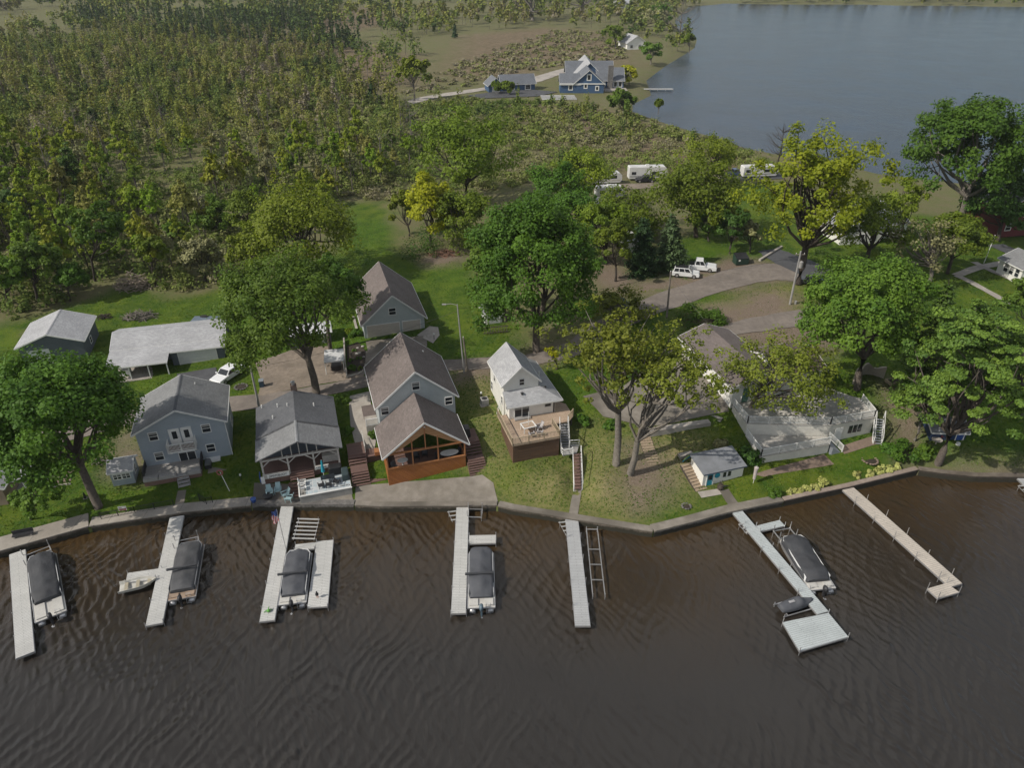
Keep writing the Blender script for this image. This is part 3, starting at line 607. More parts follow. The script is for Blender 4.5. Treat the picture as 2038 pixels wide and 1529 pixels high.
def steps(o, top, bot, w, n, m, name='steps', riser=None, strm=None, tt=.06, over=1.15):
    """treads from top to bot (points at tread-level centres), tread width across the run w"""
    top, bot = Vector(top), Vector(bot); d = bot - top; run = Vector((d.x, d.y, 0)); L = run.length / n; dr = run.normalized(); ac = Vector((-dr.y, dr.x, 0)); t = MB(); s = MB()
    for k in range(n):
        c = top + d * ((k + .5) / n); a = c - dr * L * .5 * over - ac * w / 2; b = c - dr * L * .5 * over + ac * w / 2; e = c + dr * L * .5 * over + ac * w / 2; f = c + dr * L * .5 * over - ac * w / 2
        t.slab(a, b, e, f, tt)
        if riser: s.slab(a - Vector((0, 0, .02)) + dr * .06, a + dr * .09 - Vector((0, 0, .02)), b + dr * .09 - Vector((0, 0, .02)), b + dr * .06 - Vector((0, 0, .02)), .02)
    so = t.build(name, m, o)
    st = MB()
    for e in (-1, 1): st.bar(top + ac * e * (w / 2 + .03) - Vector((0, 0, .16)), bot + ac * e * (w / 2 + .03) - Vector((0, 0, .16)), .05, .26)
    st.build('stringer', strm or m, o); return so
def vent(o, x, y, z, r=.07, h=.4, m=None, name='vent_pipe'): return MB().tube([(x, y, z), (x, y, z + h)], r, 8).build(name, m or WHITE, o)
def house(name, label, cat, px=None, z=0, loc=None, deg=None, group=None):
    p = loc if loc else tuple(P(*px, z)); return thing(name, label, cat, p, ANG if deg is None else R(deg), group)
# --- grey-blue two storey house with balcony
h = house('house', 'two storey blue grey house with a white balcony above its front deck', 'house', loc=(-41.75, 65.0, 1.2))
gable(h, 0, 0, 9.3, 7.5, -.8, 5.2, 7.45, SID_B, SH_G1, WHITE, ov=.38, og=.3, ridgem=SH_D1)
for a, z in ((1.3, 3.95), (6.85, 3.95), (1.28, 1.2), (6.8, 1.2)): win(h, 'f', 0, a, z, .85, 1.0)
for k, a in enumerate((3.42, 4.7)):
    door(h, 'f', 0, a, 2.95, .95, 2.0, WHITE, (.22, .75 if k == 0 else .7, .73, 1.75))
win(h, 'f', 0, 3.75, .32, 1.7, 1.35, mid='v', name='sliding_door')
win(h, 'r', 9.3, 2.0, 3.6, .9, 1.0); win(h, 'r', 9.3, 4.8, 1.1, .9, 1.0)
b = MB().box(2.95, -1.3, 2.62, 5.95, -.01, 2.78).build('balcony', WHITE, h)
MB().box(3.0, -1.26, 2.781, 5.9, -.03, 2.80).build('balcony_floor', RDECK, b)
rail(b, [(3.0, -.05, 2.78), (3.0, -1.25, 2.78), (5.9, -1.25, 2.78), (5.9, -.05, 2.78)], .95, WHITE, .13, 1.5)
MB().bar((3.1, -1.2, 2.6), (3.1, -.04, 1.75), .09).bar((5.8, -1.2, 2.6), (5.8, -.04, 1.75), .09).build('balcony_brace', WHITE, b)
d = MB().box(.1, -2.9, .44, 6.1, -.01, .56).build('front_deck', GDECK, h)
MB().box(.12, -2.87, -.6, 6.08, -2.80, .43).box(.12, -2.80, -.6, .19, -.05, .43).box(6.01, -2.8, -.6, 6.08, -.05, .43).build('deck_skirt', RDECK, d)
for a0, a1 in ((.12, 1.65), (1.72, 3.5), (4.72, 6.06)): MB().box(a0, -3.0, .565, a1, -2.35, .92).build('deck_bench', GDECK, d)
rail(d, [(.1, -2.3, .56), (.1, -.1, .56)], .9, DRKM, .12, 1.1); rail(d, [(6.12, -2.3, .56), (6.12, -.1, .56)], .9, DRKM, .12, 1.1)
steps(d, (4.15, -2.95, .48), (4.35, -4.5, -.35), 1.15, 4, GDECK)
MB().tube([(9.36, -.06, 5.0), (9.36, -.06, -.5)], .05, 6).build('downspout', WHITE, h)
vent(h, 6.2, 6.3, 6.5, .07, .55)
g2 = thing('gas_grill', 'dark gas grill beside the front deck of the blue grey house', 'grill', tuple(Matrix.Rotation(ANG, 3, 'Z') @ Vector((6.75, -1.35, 0)) + Vector((-41.75, 65.0, 1.02))), ANG)
MB().box(-.32, -.5, .0, .32, .5, .75).build('cabinet', DRKM, g2); MB().extr([(-.32, .76), (.32, .76), (.3, .98), (.15, 1.1), (-.15, 1.1), (-.3, .98)], -.48, .48).build('lid', pm('grey_metal', (.22, .23, .24), None, 3, .4, metal=.5), g2)
sm_ = MB().box(6.45, -.75, -.1, 8.0, -.02, .42).build('storage_bench', WHITE, h); MB().box(6.7, -2.6, -.05, 9.2, -.9, .1).build('side_patio', CONC, h)
# --- porch cottage with timber truss front and painted terrace
c = house('cottage', 'low cottage with a slate grey roof and an open timber porch facing the lake', 'house', loc=(-27.3, 62.2, .9))
gable(c, -.1, 3.6, 8.35, 10.4, -.3, 4.15, 5.75, SID_D, SH_D1, None, ov=.35, og=.15, ridge=False, walls=True, roofname='rear_roof')
gable(c, -.1, -.1, 8.35, 3.5, 3, 4.15, 5.75, SID_D, SH_G1, None, ov=.40, og=.35, walls=False, ridge=True, ridgem=ALU)
tw = pm('whitened_timber', (.50, .48, .44), (.38, .36, .33), 4, .8, 9, .01)
fl = MB().box(-.1, .1, .55, 8.35, 3.58, 1.55).build('porch_floor', RDECK, c)
ps = (.02, 2.75, 5.5, 8.2)
for x in ps: MB().box(x - .09, -.02, 1.3, x + .09, .16, 3.9).build('porch_post', tw, c)
b = MB().box(-.1, -.04, 3.62, 8.35, .17, 3.82)
for x in ps:
    for s in (-1, 1):
        if 0 < x + s < 8.3: b.bar((x, .07, 2.85), (x + s * .95, .07, 3.68), .1)
for x in (2.3, 3.3, 4.13, 5.0, 6.0): b.box(x - .05, .02, 3.8, x + .05, .12, 5.65 - abs(x - 4.13) * .38)
b.build('porch_truss', tw, c)
q = MB().box(-.1, -.25, 1.45, 2.7, -.12, 2.05).build('porch_parapet', tw, c)
q = MB().box(5.5, -.22, 1.55, 7.0, -.1, 2.0).build('porch_parapet', tw, c)
def text(parent, s, loc, size, rot, m, name='lettering', ext=.012, fit=None):
    cu = bpy.data.curves.new(name, 'FONT'); cu.body = s; cu.size = size; cu.extrude = ext; cu.align_x = 'CENTER'; cu.align_y = 'CENTER'
    o = bpy.data.objects.new(name, cu); COL.objects.link(o); dg = bpy.context.evaluated_depsgraph_get(); me = bpy.data.meshes.new_from_object(o.evaluated_get(dg)); bpy.data.objects.remove(o)
    o = bpy.data.objects.new(name, me); COL.objects.link(o); me.materials.clear(); me.materials.append(m); o.location = loc; o.rotation_euler = rot; o.parent = parent
    if fit:
        w = max(v.co.x for v in me.vertices) - min(v.co.x for v in me.vertices); o.scale = (fit / w, 1, 1)
    return o
BLACK = pm('black_paint', (.02, .02, .022), None, 3, .5); REDP = pm('red_paint', (.30, .04, .035), None, 3, .55); BLUEP = pm('blue_paint', (.03, .09, .32), (.025, .07, .26), 3, .5); TEAL = pm('teal_paint', (.02, .30, .40), (.016, .24, .33), 3, .5)
bn = MB().box(.35, -.29, 1.5, 2.68, -.26, 1.98).build('banner', WHITE, c); text(bn, 'JIMMYBUOY', (1.5, -.30, 1.75), .42, (math.pi / 2, 0, 0), BLACK, fit=1.9)
bn = MB().box(5.52, -.26, 1.58, 6.9, -.23, 1.98).build('banner', WHITE, c); text(bn, 'CPINNI', (6.15, -.27, 1.79), .34, (math.pi / 2, 0, 0), BLACK, fit=1.1)
steps(c, (4.0, .05, 1.5), (4.0, -.75, 1.0), 2.5, 3, RDECK); steps(c, (2.95, -.9, .95), (2.95, -2.6, .12), .95, 5, RDECK)
tp = tiles('patterned_terrace', (.50, .53, .55), (.36, .44, .48), (.55, .55, .54), .5, .5, axis=0, rough=.8, msize=.03, big=.25, off=0)
te = MB().box(3.5, -3.75, -.3, 9.05, -.9, .92).build('terrace', pm('grey_terrace_wall', (.34, .33, .31), (.27, .26, .245), 2, .9, 9), c)
MB().box(4.2, -3.6, .921, 9.0, -1.0, .935).build('terrace_floor', tp, te); MB().box(3.45, -3.8, .92, 9.1, -3.66, 1.0).box(3.45, -3.66, .92, 3.58, -.9, 1.0).build('terrace_edge', WHITE, te)
text(te, 'HEY!', (3.98, -3.25, .94), .36, (0, 0, 0), BLACK); text(te, 'MINO', (8.4, -3.2, .95), .38, (0, 0, 0), BLACK)
for x, y, hh in ((1.6, 6.4, .5), (2.2, 8.4, .55), (3.35, 7.6, .45), (6.3, 7.6, .5), (.3, 9.9, .5)): vent(c, x, y, 5.8 - abs(x - 4.13) * .38, .07, hh)
ch = MB().box(3.9, 10.45, 4.2, 4.6, 11.1, 6.5).build('chimney', pm('brown_brick', (.17, .12, .1), (.12, .085, .07), 4, .9, 9), c); MB().lathe([(.2, 0), (.2, .35), (.3, .4), (.05, .55)], (4.25, 10.78, 6.5), 8).build('chimney_cap', ALU, ch)
MB().box(6.4, .8, 1.56, 8.2, 1.5, 2.45).build('bar_counter', tw, c)
# --- the middle house and its orange wooden porch
H3 = house('house', 'tall pale grey house with brown gable roof joined to an orange wooden lakeside porch', 'house', loc=(-15.2, 68.3, 3.7))
gable(H3, 0, 0, 8.9, 9.4, -3.2, 4.2, 8.0, SID_G, SH_B1, WHITE, ov=.42, og=.32)
for a, z in ((.3, 2.9), (4.05, 5.6), (7.75, 2.9)): win(H3, 'f', 0, a, z, .8, .95)
win(H3, 'l', 0, 2.5, 2.2, .8, .95); vent(H3, 6.7, 7.5, 5.9, .08, .45)
pm_ = Matrix.Rotation(-ANG, 3, 'Z') @ Vector((-13.7 + 15.2, 62.3 - 68.3, 1.1 - 3.7))
px0, py0, pz0 = pm_                                                   # the porch in the house's own frame
def bb(m, x0, y0, z0, x1, y1, z1): return m.box(px0 + x0, py0 + y0, pz0 + z0, px0 + x1, py0 + y1, pz0 + z1)
pr = MB()
for s, a in ((-1, -.05), (1, 8.95)):
    am = 4.45; sl_ = 3.6 / 4.5; pr.slab((px0 + a + s * .35, py0 - .3, pz0 + 4.35 - .35 * sl_), (px0 + am, py0 - .3, pz0 + 7.95), (px0 + am, py0 + 6.0, pz0 + 7.95), (px0 + a + s * .35, py0 + 6.0, pz0 + 4.35 - .35 * sl_), .13)
pr = pr.build('porch_roof', SH_B1, H3)
f = MB()
for s, a in ((-1, -.05), (1, 8.95)):
    f.bar((px0 + a + s * .38, py0 - .33, pz0 + 3.98), (px0 + 4.45, py0 - .33, pz0 + 7.86), .05, .2); f.bar((px0 + a + s * .38, py0 - .3, pz0 + 4.0), (px0 + a + s * .38, py0 + 6.0, pz0 + 4.0), .05, .14)
f.build('edge_board', WHITE, pr)
pw = bb(bb(bb(MB(), .05, 0, -.2, 8.85, .12, 2.35), .05, .12, -.2, .17, 5.9, 2.35), 8.73, .12, -.2, 8.85, 5.9, 2.35).build('porch_parapet', CEDAR, H3)
bb(MB(), .17, .12, 1.35, 8.73, 5.9, 1.45).build('porch_floor', RDECK, H3)
pf = MB()
for x in (.05, 2.85, 5.7, 8.72): bb(pf, x, -.03, 2.3, x + .15, .14, 4.35)
bb(pf, .02, -.05, 2.33, 8.9, .17, 2.45); bb(pf, .02, -.04, 4.18, 8.9, .16, 4.36)
for x, zt2 in ((2.87, 5.75), (5.72, 5.75), (4.35, 6.3)): bb(pf, x, -.02, 4.36, x + .13, .1, zt2)
for x in (.05, 8.72):
    for y in (2.9, 5.6): bb(pf, x, y, 2.35, x + .13, y + .14, 4.3)
bb(pf, 4.35, -.035, 6.35, 4.5, .02, 7.5); bb(pf, .06, .16, 4.2, .16, 5.75, 4.34); bb(pf, 8.74, .16, 4.2, 8.84, 5.75, 4.34)
pf.build('porch_frame', CEDARF, H3)
gm = MB(); n = 12                                                       # pale board gable above the arched opening
for i in range(n):
    x0, x1 = .1 + 8.7 * i / n, .1 + 8.7 * (i + 1) / n
    lo = lambda x: 4.36 + max(0, 1.95 * (1 - abs(x - 4.45) / 3.4)) if abs(x - 4.45) < 3.4 else 4.36
    hi = lambda x: 7.8 - abs(x - 4.45) * .8
    if hi(x0) > lo(x0) + .02 or hi(x1) > lo(x1) + .02:
        gm.add([(px0 + x0, py0 + .04, pz0 + lo(x0)), (px0 + x1, py0 + .04, pz0 + lo(x1)), (px0 + x1, py0 + .04, pz0 + max(hi(x1), lo(x1))), (px0 + x0, py0 + .04, pz0 + max(hi(x0), lo(x0))),
                (px0 + x0, py0 + .10, pz0 + lo(x0)), (px0 + x1, py0 + .10, pz0 + lo(x1)), (px0 + x1, py0 + .10, pz0 + max(hi(x1), lo(x1))), (px0 + x0, py0 + .10, pz0 + max(hi(x0), lo(x0)))], [(0, 1, 2, 3), (7, 6, 5, 4), (0, 4, 5, 1), (3, 2, 6, 7)])
gm.build('porch_gable', CEDARP, H3)
MB().tube([(px0 + 4.43, py0 - .12, pz0 + 7.3), (px0 + 4.43, py0 - .2, pz0 + 7.2)], .08, 8).build('flood_light', WHITE, H3)
sc = pm('insect_screen', (.035, .033, .032), None, 8, .5); 
bb(MB(), .2, 1.9, 1.46, 8.7, 2.0, 6.0)
def ell_table(label, loc, a, b, hgt, m, group=None):
    t = thing('porch_table', label, 'table', loc, ANG, group); MB().lathe([(a, 0), (a, .05)], (0, 0, hgt), 20, 1, b / a).build('tabletop', m, t); MB().tube([(0, 0, 0), (0, 0, hgt)], .09, 8).build('pedestal', m, t); return t
RM = Matrix.Rotation(ANG, 3, 'Z'); w3 = lambda x, y, z: tuple(RM @ Vector((px0 + x, py0 + y, pz0 + z)) + Vector((-15.2, 68.3, 3.7)))
ell_table('pale oval table inside the right bay of the orange porch', w3(7.2, .95, 1.45), 1.05, .55, 1.0, WHITE); ell_table('pale table inside the left bay of the orange porch', w3(1.9, 1.0, 1.45), .6, .42, 1.05, WHITE)
# side decks and stairs of the porch
s1 = thing('deck_stairs', 'red brown wooden stairs and landings down the right side of the orange porch', 'stairs', w3(9.0, 0, 0), ANG)
MB().box(.1, 2.0, 1.9, 2.0, 4.6, 2.62).build('upper_landing', RDECK, s1); steps(s1, (1.05, 2.0, 2.55), (1.05, .85, 1.72), 1.8, 4, RDECK); MB().box(.12, -.1, 1.0, 2.0, .85, 1.62).build('landing', RDECK, s1); steps(s1, (1.0, -.1, 1.5), (1.0, -1.9, .15), 1.95, 8, RDECK)
MB().box(.15, -.1, -.2, 1.95, 2.0, 1.0).build('stair_base', DWOOD, s1)
s2 = thing('deck_stairs', 'weathered brown steps and landing between the painted terrace and the orange porch', 'stairs', tuple(Matrix.Rotation(ANG, 3, 'Z') @ Vector((9.2, 0, 0)) + Vector((-27.3, 62.2, .9))), ANG)
MB().box(.05, .3, .3, 2.0, 2.6, 2.3).build('upper_landing', RDECK, s2); steps(s2, (1.0, .3, 2.2), (1.0, -.5, 1.55), 1.9, 3, RDECK); MB().box(.05, -1.9, .2, 1.95, -.5, 1.45).build('landing', RDECK, s2); steps(s2, (1.0, -1.9, 1.4), (1.0, -3.0, .35), 1.85, 5, RDECK)
MB().box(2.05, -2.9, -.2, 3.9, 1.4, .5).prism([(2.05, .0), (3.9, .0), (3.9, 1.5), (2.05, 1.5)], .5, 1.9).build('plank_ramp', RDECK, s2); MB().box(3.0, -.1, 1.9, 3.8, .7, 2.4).build('cedar_box', CEDARF, s2)
rail(s2, [(2.0, .4, 2.3), (2.0, 3.4, 2.5)], .8, tw, 0, 1.5)
# small side porch of the middle house
s3 = MB().box(-1.5, 1.6, -1.2, -.05, 3.8, .55).build('side_stoop', CONCW, H3); rail(s3, [(-1.45, 1.65, .55), (-.1, 1.65, .55)], .95, WHITE, .12, 1.3)
MB().box(-1.55, 3.85, .2, -.05, 6.6, .32).build('bulkhead_door', pm('grey_brown_cover', (.15, .12, .11), None, 2, .8), H3)
# --- garage
g = house('garage', 'pale grey two door garage with a steep brown gable roof behind the middle house', 'garage', loc=(-21.5, 93.2, 3.2))
gable(g, 0, 0, 8.9, 13.0, -.6, 2.6, 6.5, SID_G, SH_B1, WHITE, ov=.42, og=.3)
gd = pm('cream_door', (.52, .47, .42), (.47, .42, .37), 2, .6, lines=(2, .5), big=.1)
door(g, 'f', 0, .45, -.3, 4.7, 2.45, gd, name='garage_door', knob=False); door(g, 'f', 0, 5.65, -.3, 2.6, 2.45, gd, name='garage_door', knob=False)
win(g, 'f', 0, 3.85, 3.5, .95, 1.0)
MB().box(-1.0, 1.5, -.5, -.65, 8, .25).build('retaining_edge', CONCW, g)
# --- small white house on the hill
wh = house('house', 'small white house with light grey roof and a raised tan deck', 'house', loc=(-.75, 70.0, 4.7))
gable(wh, .25, 1.65, 4.55, 7.5, -1.2, 4.0, 6.05, SID_W, SH_L1, WHITE, ov=.3, og=.25)
MB().prism([(.45, 0), (6.15, 0), (6.15, 8.4), (4.56, 8.4), (4.56, 1.64), (.45, 1.64)], -1.2, 1.9).build('front_room', SID_W, wh)
lr = MB().slab((.1, -.4, 2.0), (6.95, -.4, 1.92), (4.75, 1.6, 3.02), (.1, 1.6, 3.02), .12).slab((6.95, -.4, 1.92), (6.75, 9.2, 2.0), (4.62, 9.2, 3.2), (4.62, 1.55, 3.06), .12).build('lean_to_roof', SH_L0, wh)
MB().bar((.06, -.43, 1.9), (6.97, -.43, 1.82), .05, .16).bar((6.99, -.4, 1.82), (6.79, 9.2, 1.9), .05, .16).build('edge_board', WHITE, lr)
win(wh, 'f', 1.65, 2.2, 3.55, .55, .8); win(wh, 'f', 0, 4.85, 1.05, .75, .42, mid=False); win(wh, 'f', 0, 1.12, .12, 1.75, 1.75, mid='v', name='sliding_door')
for a, z in ((2.1, 1.0), (.6, .9)): win(wh, 'l', .45 if a < 1.6 else .25, a, z, .45, .9)
for a, z in ((5.2, 2.2), (6.5, .3)): win(wh, 'l', .25, a, z, .6, 1.1)
MB().box(5.9, -.02, .1, 6.1, .3, 1.85).build('porch_post', DWOOD, wh); vent(wh, 5.5, 4.2, 2.7, .08, .75); MB().lathe([(.14, 0), (.14, .18), (.2, .2), (.02, .32)], (2.3, .9, 2.7), 10).build('roof_vent', BLACK, wh); MB().lathe([(.14, 0), (.14, .18), (.2, .2), (.02, .32)], (5.4, 1.6, 2.62), 10).build('roof_vent', BLACK, wh)
dk = thing('raised_deck', 'raised tan wooden deck on a brown boarded base in front of the small white house', 'deck', (-.75, 70.0, 4.7), ANG)
MB().prism([(-.7, 1.1), (-.7, -5.15), (4.95, -5.15), (4.95, -2.45), (7.0, -2.45), (7.95, -1.45), (8.0, 1.2), (6.2, 3.5), (6.16, -.03), (.44, -.03), (.44, 1.1)], -.02, .1).build('deck_boards', TDECK, dk)
MB().prism([(-.62, -5.05), (4.9, -5.05), (4.9, -.2), (-.62, -.2)], -4.0, -.03).build('deck_base', BRICKP, dk)
tr_ = pm('tan_rail_wood', (.44, .36, .25), (.36, .29, .2), 4, .8, 9, .01)
rail(dk, [(-.68, 1.1, .1), (-.68, -5.12, .1), (4.92, -5.12, .1), (4.92, -2.5, .1)], .95, tr_, .16, 1.8, bw=.035); rail(dk, [(6.95, -2.4, .1), (7.9, -1.45, .1)], .95, tr_, .16, 1.3, bw=.035)
MB().box(1.0, -.62, .11, 2.95, -.03, .28).build('door_step', GDECK, dk)
for x, y in ((7.7, -1.5), (7.8, 1.0)): MB().box(x - .08, y - .08, -3, x + .08, y + .08, -.03).build('deck_post', DWOOD, dk)
st = thing('hillside_stairs', 'long two flight wooden stairs with white handrails from the raised deck to the lawn', 'stairs', (-.75, 70.0, 4.7), ANG)
GRT = pm('grey_tread', (.26, .26, .27), (.2, .2, .21), 4, .8, 9)
steps(st, (6.35, -2.5, .0), (5.6, -5.2, -1.75), .9, 10, GRT, strm=WHITE)
MB().prism([(5.0, -6.1), (6.7, -6.1), (7.4, -4.9), (6.6, -4.6), (5.05, -5.5)], -1.9, -1.78).build('landing', GDECK, st); rail(st, [(5.0, -5.6, -1.8), (5.0, -6.12, -1.8), (6.1, -6.15, -1.8)], .8, WHITE, 0, 1.2, mid=.5, bw=.03, pw=.06); rail(st, [(6.3, -4.6, -1.8), (7.45, -4.85, -1.8)], .8, WHITE, 0, 1.2, mid=.5, bw=.03, pw=.06)
steps(st, (6.75, -6.0, -1.85), (5.35, -10.1, -3.65), .85, 11, RDECK, strm=WHITE)
hr = MB()
for e in (-.5, .5): hr.bar((6.75 + e, -5.9 - .1 * e, -1.0), (5.35 + e, -10.2 - .1 * e, -2.75), .06); hr.bar((6.35 + e, -2.5 - .2 * e, .95), (5.6 + e, -5.2 - .2 * e, -.85), .06)
for t_ in (0, .5, 1):
    for e in (-.5, .5): hr.bar((6.75 - 1.4 * t_ + e, -5.9 - 4.3 * t_, -1.9 - 1.85 * t_), (6.75 - 1.4 * t_ + e, -5.9 - 4.3 * t_, -1.0 - 1.75 * t_), .07, .07, (0, 1, 0)); hr.bar((6.35 - .75 * t_ + e, -2.5 - 2.7 * t_, -.1 - 1.75 * t_), (6.35 - .75 * t_ + e, -2.5 - 2.7 * t_, .95 - 1.8 * t_), .07, .07, (0, 1, 0))
hr.build('handrail', WHITE, st)
# ------------------------------------------------------------------ more buildings
def rot_w(loc, ang, v): return tuple(Matrix.Rotation(ang, 3, 'Z') @ Vector(v) + Vector(loc))
# long grey barn with an open carport front
bn = house('barn', 'long low barn with a light grey roof, open carport front and white garage door', 'barn', loc=(-54.5, 83.6, 1.8), deg=14.5)
gable(bn, 0, 4.4, 14.6, 10.6, -.3, 2.7, 3.75, SID_D, SH_L0, WHITE, axis='x', ov=.35, og=.3)
MB().slab((-.3, -.2, 2.15), (7.6, -.2, 2.15), (7.6, 4.35, 2.72), (-.3, 4.35, 2.72), .13).slab((7.62, 2.0, 2.45), (14.9, 2.0, 2.45), (14.9, 4.35, 2.72), (7.62, 4.35, 2.72), .13).build('carport_roof', SH_L0, bn)
MB().bar((-.3, -.24, 2.06), (7.6, -.24, 2.06), .05, .16).bar((7.62, 1.96, 2.36), (14.9, 1.96, 2.36), .05, .16).build('edge_board', WHITE, bn)
MB().box(7.7, 2.3, -.3, 14.6, 4.38, 2.35).build('garage_front', SID_D, bn); door(bn, 'f', 2.3, 8.6, .0, 5.0, 2.1, pm('white_door', (.62, .63, .64), (.56, .57, .58), 2, .6, lines=(2, .55), big=.1), name='garage_door', knob=False)
for x in (0.1, 2.6, 5.0, 7.4): MB().box(x - .07, -.12, -.2, x + .07, .02, 2.02).build('carport_post', WHITE, bn)
MB().box(-.3, -.5, -.35, 7.6, 4.3, .08).build('carport_slab', CONCW, bn)
win(bn, 'r', 14.6, 6.5, 1.0, .9, .8); vent(bn, 6.0, 8.5, 3.3, .06, .3)
MB().box(1.2, 1.0, .08, 2.2, 2.2, .95).build('storage_cabinet', WHITE, bn)
# back-left barn
b2 = house('barn', 'grey gabled barn with charcoal end wall at the left edge of the woods', 'barn', loc=(-69.0, 88.2, 1.6), deg=16)
gable(b2, 0, 0, 8.2, 7.8, -.4, 3.0, 4.5, SID_D, SH_L1, WHITE, ov=.35, og=.3); win(b2, 'r', 8.2, 3.0, .9, .9, .9); door(b2, 'f', 0, 1.0, 0, 2.6, 2.2, MAT['white_door'], name='garage_door', knob=False)
# small blue shed by the big maple
sd_ = house('shed', 'small blue grey garden shed with paned windows between the big maple and the front deck', 'shed', loc=(-44.35, 62.35, .95), deg=16)
gable(sd_, 0, 0, 2.3, 2.5, -.3, 2.05, 2.75, SID_B, SH_L0, WHITE, axis='x', ov=.22, og=.18)
for a in (.3, 1.2): win(sd_, 'f', 0, a, 1.0, .75, .62, mid='x')
win(sd_, 'r', 2.3, .8, .9, .8, .9, mid='x'); door(sd_, 'l', 0, .8, 0, .8, 1.9, WHITE)
# tan cottage at the left edge
tc = house('cottage', 'tan cottage with a grey roof half hidden behind leaves at the left edge', 'cottage', loc=(-58.5, 58.4, .9), deg=14)
gable(tc, 0, 0, 4.3, 6.5, -.3, 2.5, 3.6, pm('tan_siding', (.40, .30, .23), (.35, .26, .2), 1.2, .7, lines=(2, .18)), SH_L1, WHITE, ov=.4, og=.35)
win(tc, 'f', 0, 2.3, .9, .7, .6); win(tc, 'f', 0, .7, .9, .7, .6); win(tc, 'r', 4.3, 3, .9, .9, .9)
MB().box(4.4, 1.0, -.2, 6.0, 4.5, .25).build('side_deck', GDECK, tc); MB().slab((4.3, 1, 2.35), (6.1, 1, 2.05), (6.1, 4.6, 2.05), (4.3, 4.6, 2.35), .1).build('side_roof', SH_L1, tc)
for y in (1.1, 4.4): MB().box(5.9, y - .06, -.2, 6.02, y + .06, 2.0).build('side_post', WHITE, tc)
# low white roofed shed behind the centre maple
ws = house('shed', 'low shed with a white metal roof behind the leaning maple trunk', 'shed', loc=(-31.5, 91.3, 2.8), deg=17)
gable(ws, 0, 0, 5.4, 3.4, -.3, 1.9, 2.5, SID_D, pm('white_metal_roof', (.58, .59, .61), (.5, .51, .53), 1.5, .5, lines=(0, .4)), None, axis='x', ov=.3, og=.25); door(ws, 'f', 0, 3.4, -.1, 1.0, 1.85, WHITE); win(ws, 'f', 0, 1.0, .7, .9, .7)
# plot shed
p_s = house('shed', 'small white garden shed with a grey gambrel roof under the big maple by the lane', 'shed', loc=(-4.0, 96.0, 4.1), deg=14)
gable(p_s, 0, 0, 2.6, 2.9, -.3, 1.8, 2.6, WHITE, SH_G1, WHITE, ov=.25, og=.2); door(p_s, 'f', 0, .4, -.1, 1.8, 1.75, MAT['white_door'])
# long white house with brown roof
lh = house('house', 'long white house with a dark brown roof and wing above the lakeside terraces', 'house', loc=(26.75, 73.75, 4.6), deg=16.6)
gable(lh, 0, 0, 7.0, 13.2, -1.8, 2.6, 3.9, SID_W, SH_B1, WHITE, ov=.4, og=.35)
gable(lh, 6.6, .6, 13.2, 7.4, -1.8, 2.58, 3.86, SID_W, SH_B0, WHITE, axis='x', ov=.4, og=.35, roofname='wing_roof', ridge=False)
for a in (2.0, 6.0, 8.2): win(lh, 'l', 0, a, .9, .5, .9)
door(lh, 'f', 0, 1.4, .0, .9, 2.0, pm('green_door', (.10, .22, .17), None, 3, .6)); win(lh, 'f', 0, 3.2, .8, 1.4, 1.1, mid='v'); win(lh, 'f', .6, 11.6, .7, .9, 1.3); win(lh, 'f', .6, 8.6, .7, 1.5, 1.3, mid='v')
vent(lh, 2.0, 7.0, 3.2, .09, .5); MB().lathe([(.05, 0), (.3, .25), (.32, .3), (.05, .05)], (1.6, 6.6, 3.5), 12).build('satellite_dish', ALU, lh)
# terraces
TW = pm('cream_wall', (.70, .68, .62), (.63, .61, .555), 1.5, .7, lines=(2, .2), big=.2); TF = pm('terrace_deck', (.50, .48, .445), (.43, .41, .38), 1.4, .8, 10, .01, big=.6); GF = pm('grey_slab', (.30, .32, .35), (.26, .28, .31), 1.6, .7, big=.3)
tr0 = (27.6, 69.6, 1.6)
tr = thing('terrace_block', 'two level cream terrace block with white railings in front of the long white house', 'terrace', tr0, 0)
q = lambda pts, z: [(a - tr0[0], b - tr0[1]) for a, b in pts]
UP = [(27.55, 69.45), (36.4, 71.6), (36.75, 69.55), (43.1, 70.9), (42.9, 75.1), (39.2, 75.9), (27.0, 73.4)]
UP = [(27.55, 69.45), (37.25, 69.15), (43.1, 70.8), (42.95, 74.9), (39.5, 78.2), (26.9, 73.4)]
MB().prism(q(UP, 0), -1.6, 2.98).build('upper_block', TW, tr); MB().prism(q([(27.5, 69.4), (37.25, 69.08), (43.2, 70.75), (43.05, 74.95), (39.5, 76.9), (26.85, 73.45)], 0), 2.985, 3.1).build('upper_floor', TF, tr)
LO = [(28.2, 65.2), (36.9, 67.6), (37.3, 69.1), (27.6, 69.4)]
MB().prism(q(LO, 0), -1.6, 1.38).build('lower_block', TW, tr); MB().prism(q([(28.12, 65.1), (36.95, 67.55), (37.25, 69.04), (27.53, 69.36)], 0), 1.385, 1.5).build('lower_floor', TF, tr)
def rp(pts, z): return [(a - tr0[0], b - tr0[1], z) for a, b in pts]
rail(tr, rp([(26.95, 73.3), (27.6, 69.5), (37.2, 69.2), (43.05, 70.85), (42.95, 74.3)], 3.1), .95, WHITE, .14, 2.4, bw=.045); rail(tr, rp([(27.6, 69.2), (28.2, 65.2), (36.85, 67.6)], 1.5), .95, WHITE, .14, 2.4, bw=.045)
wb = MB().prism(q([(37.05, 67.4), (37.3, 67.35), (38.6, 67.75), (37.4, 69.05)], 0), -.6, [1.1, 1.1, .1, 1.2]).build('grey_ramp', GF, tr); rail(tr, [(37.3 - tr0[0], 68.9 - tr0[1], 1.3), (38.7 - tr0[0], 67.8 - tr0[1], .2)], .9, WHITE, .14, 2, bw=.045)
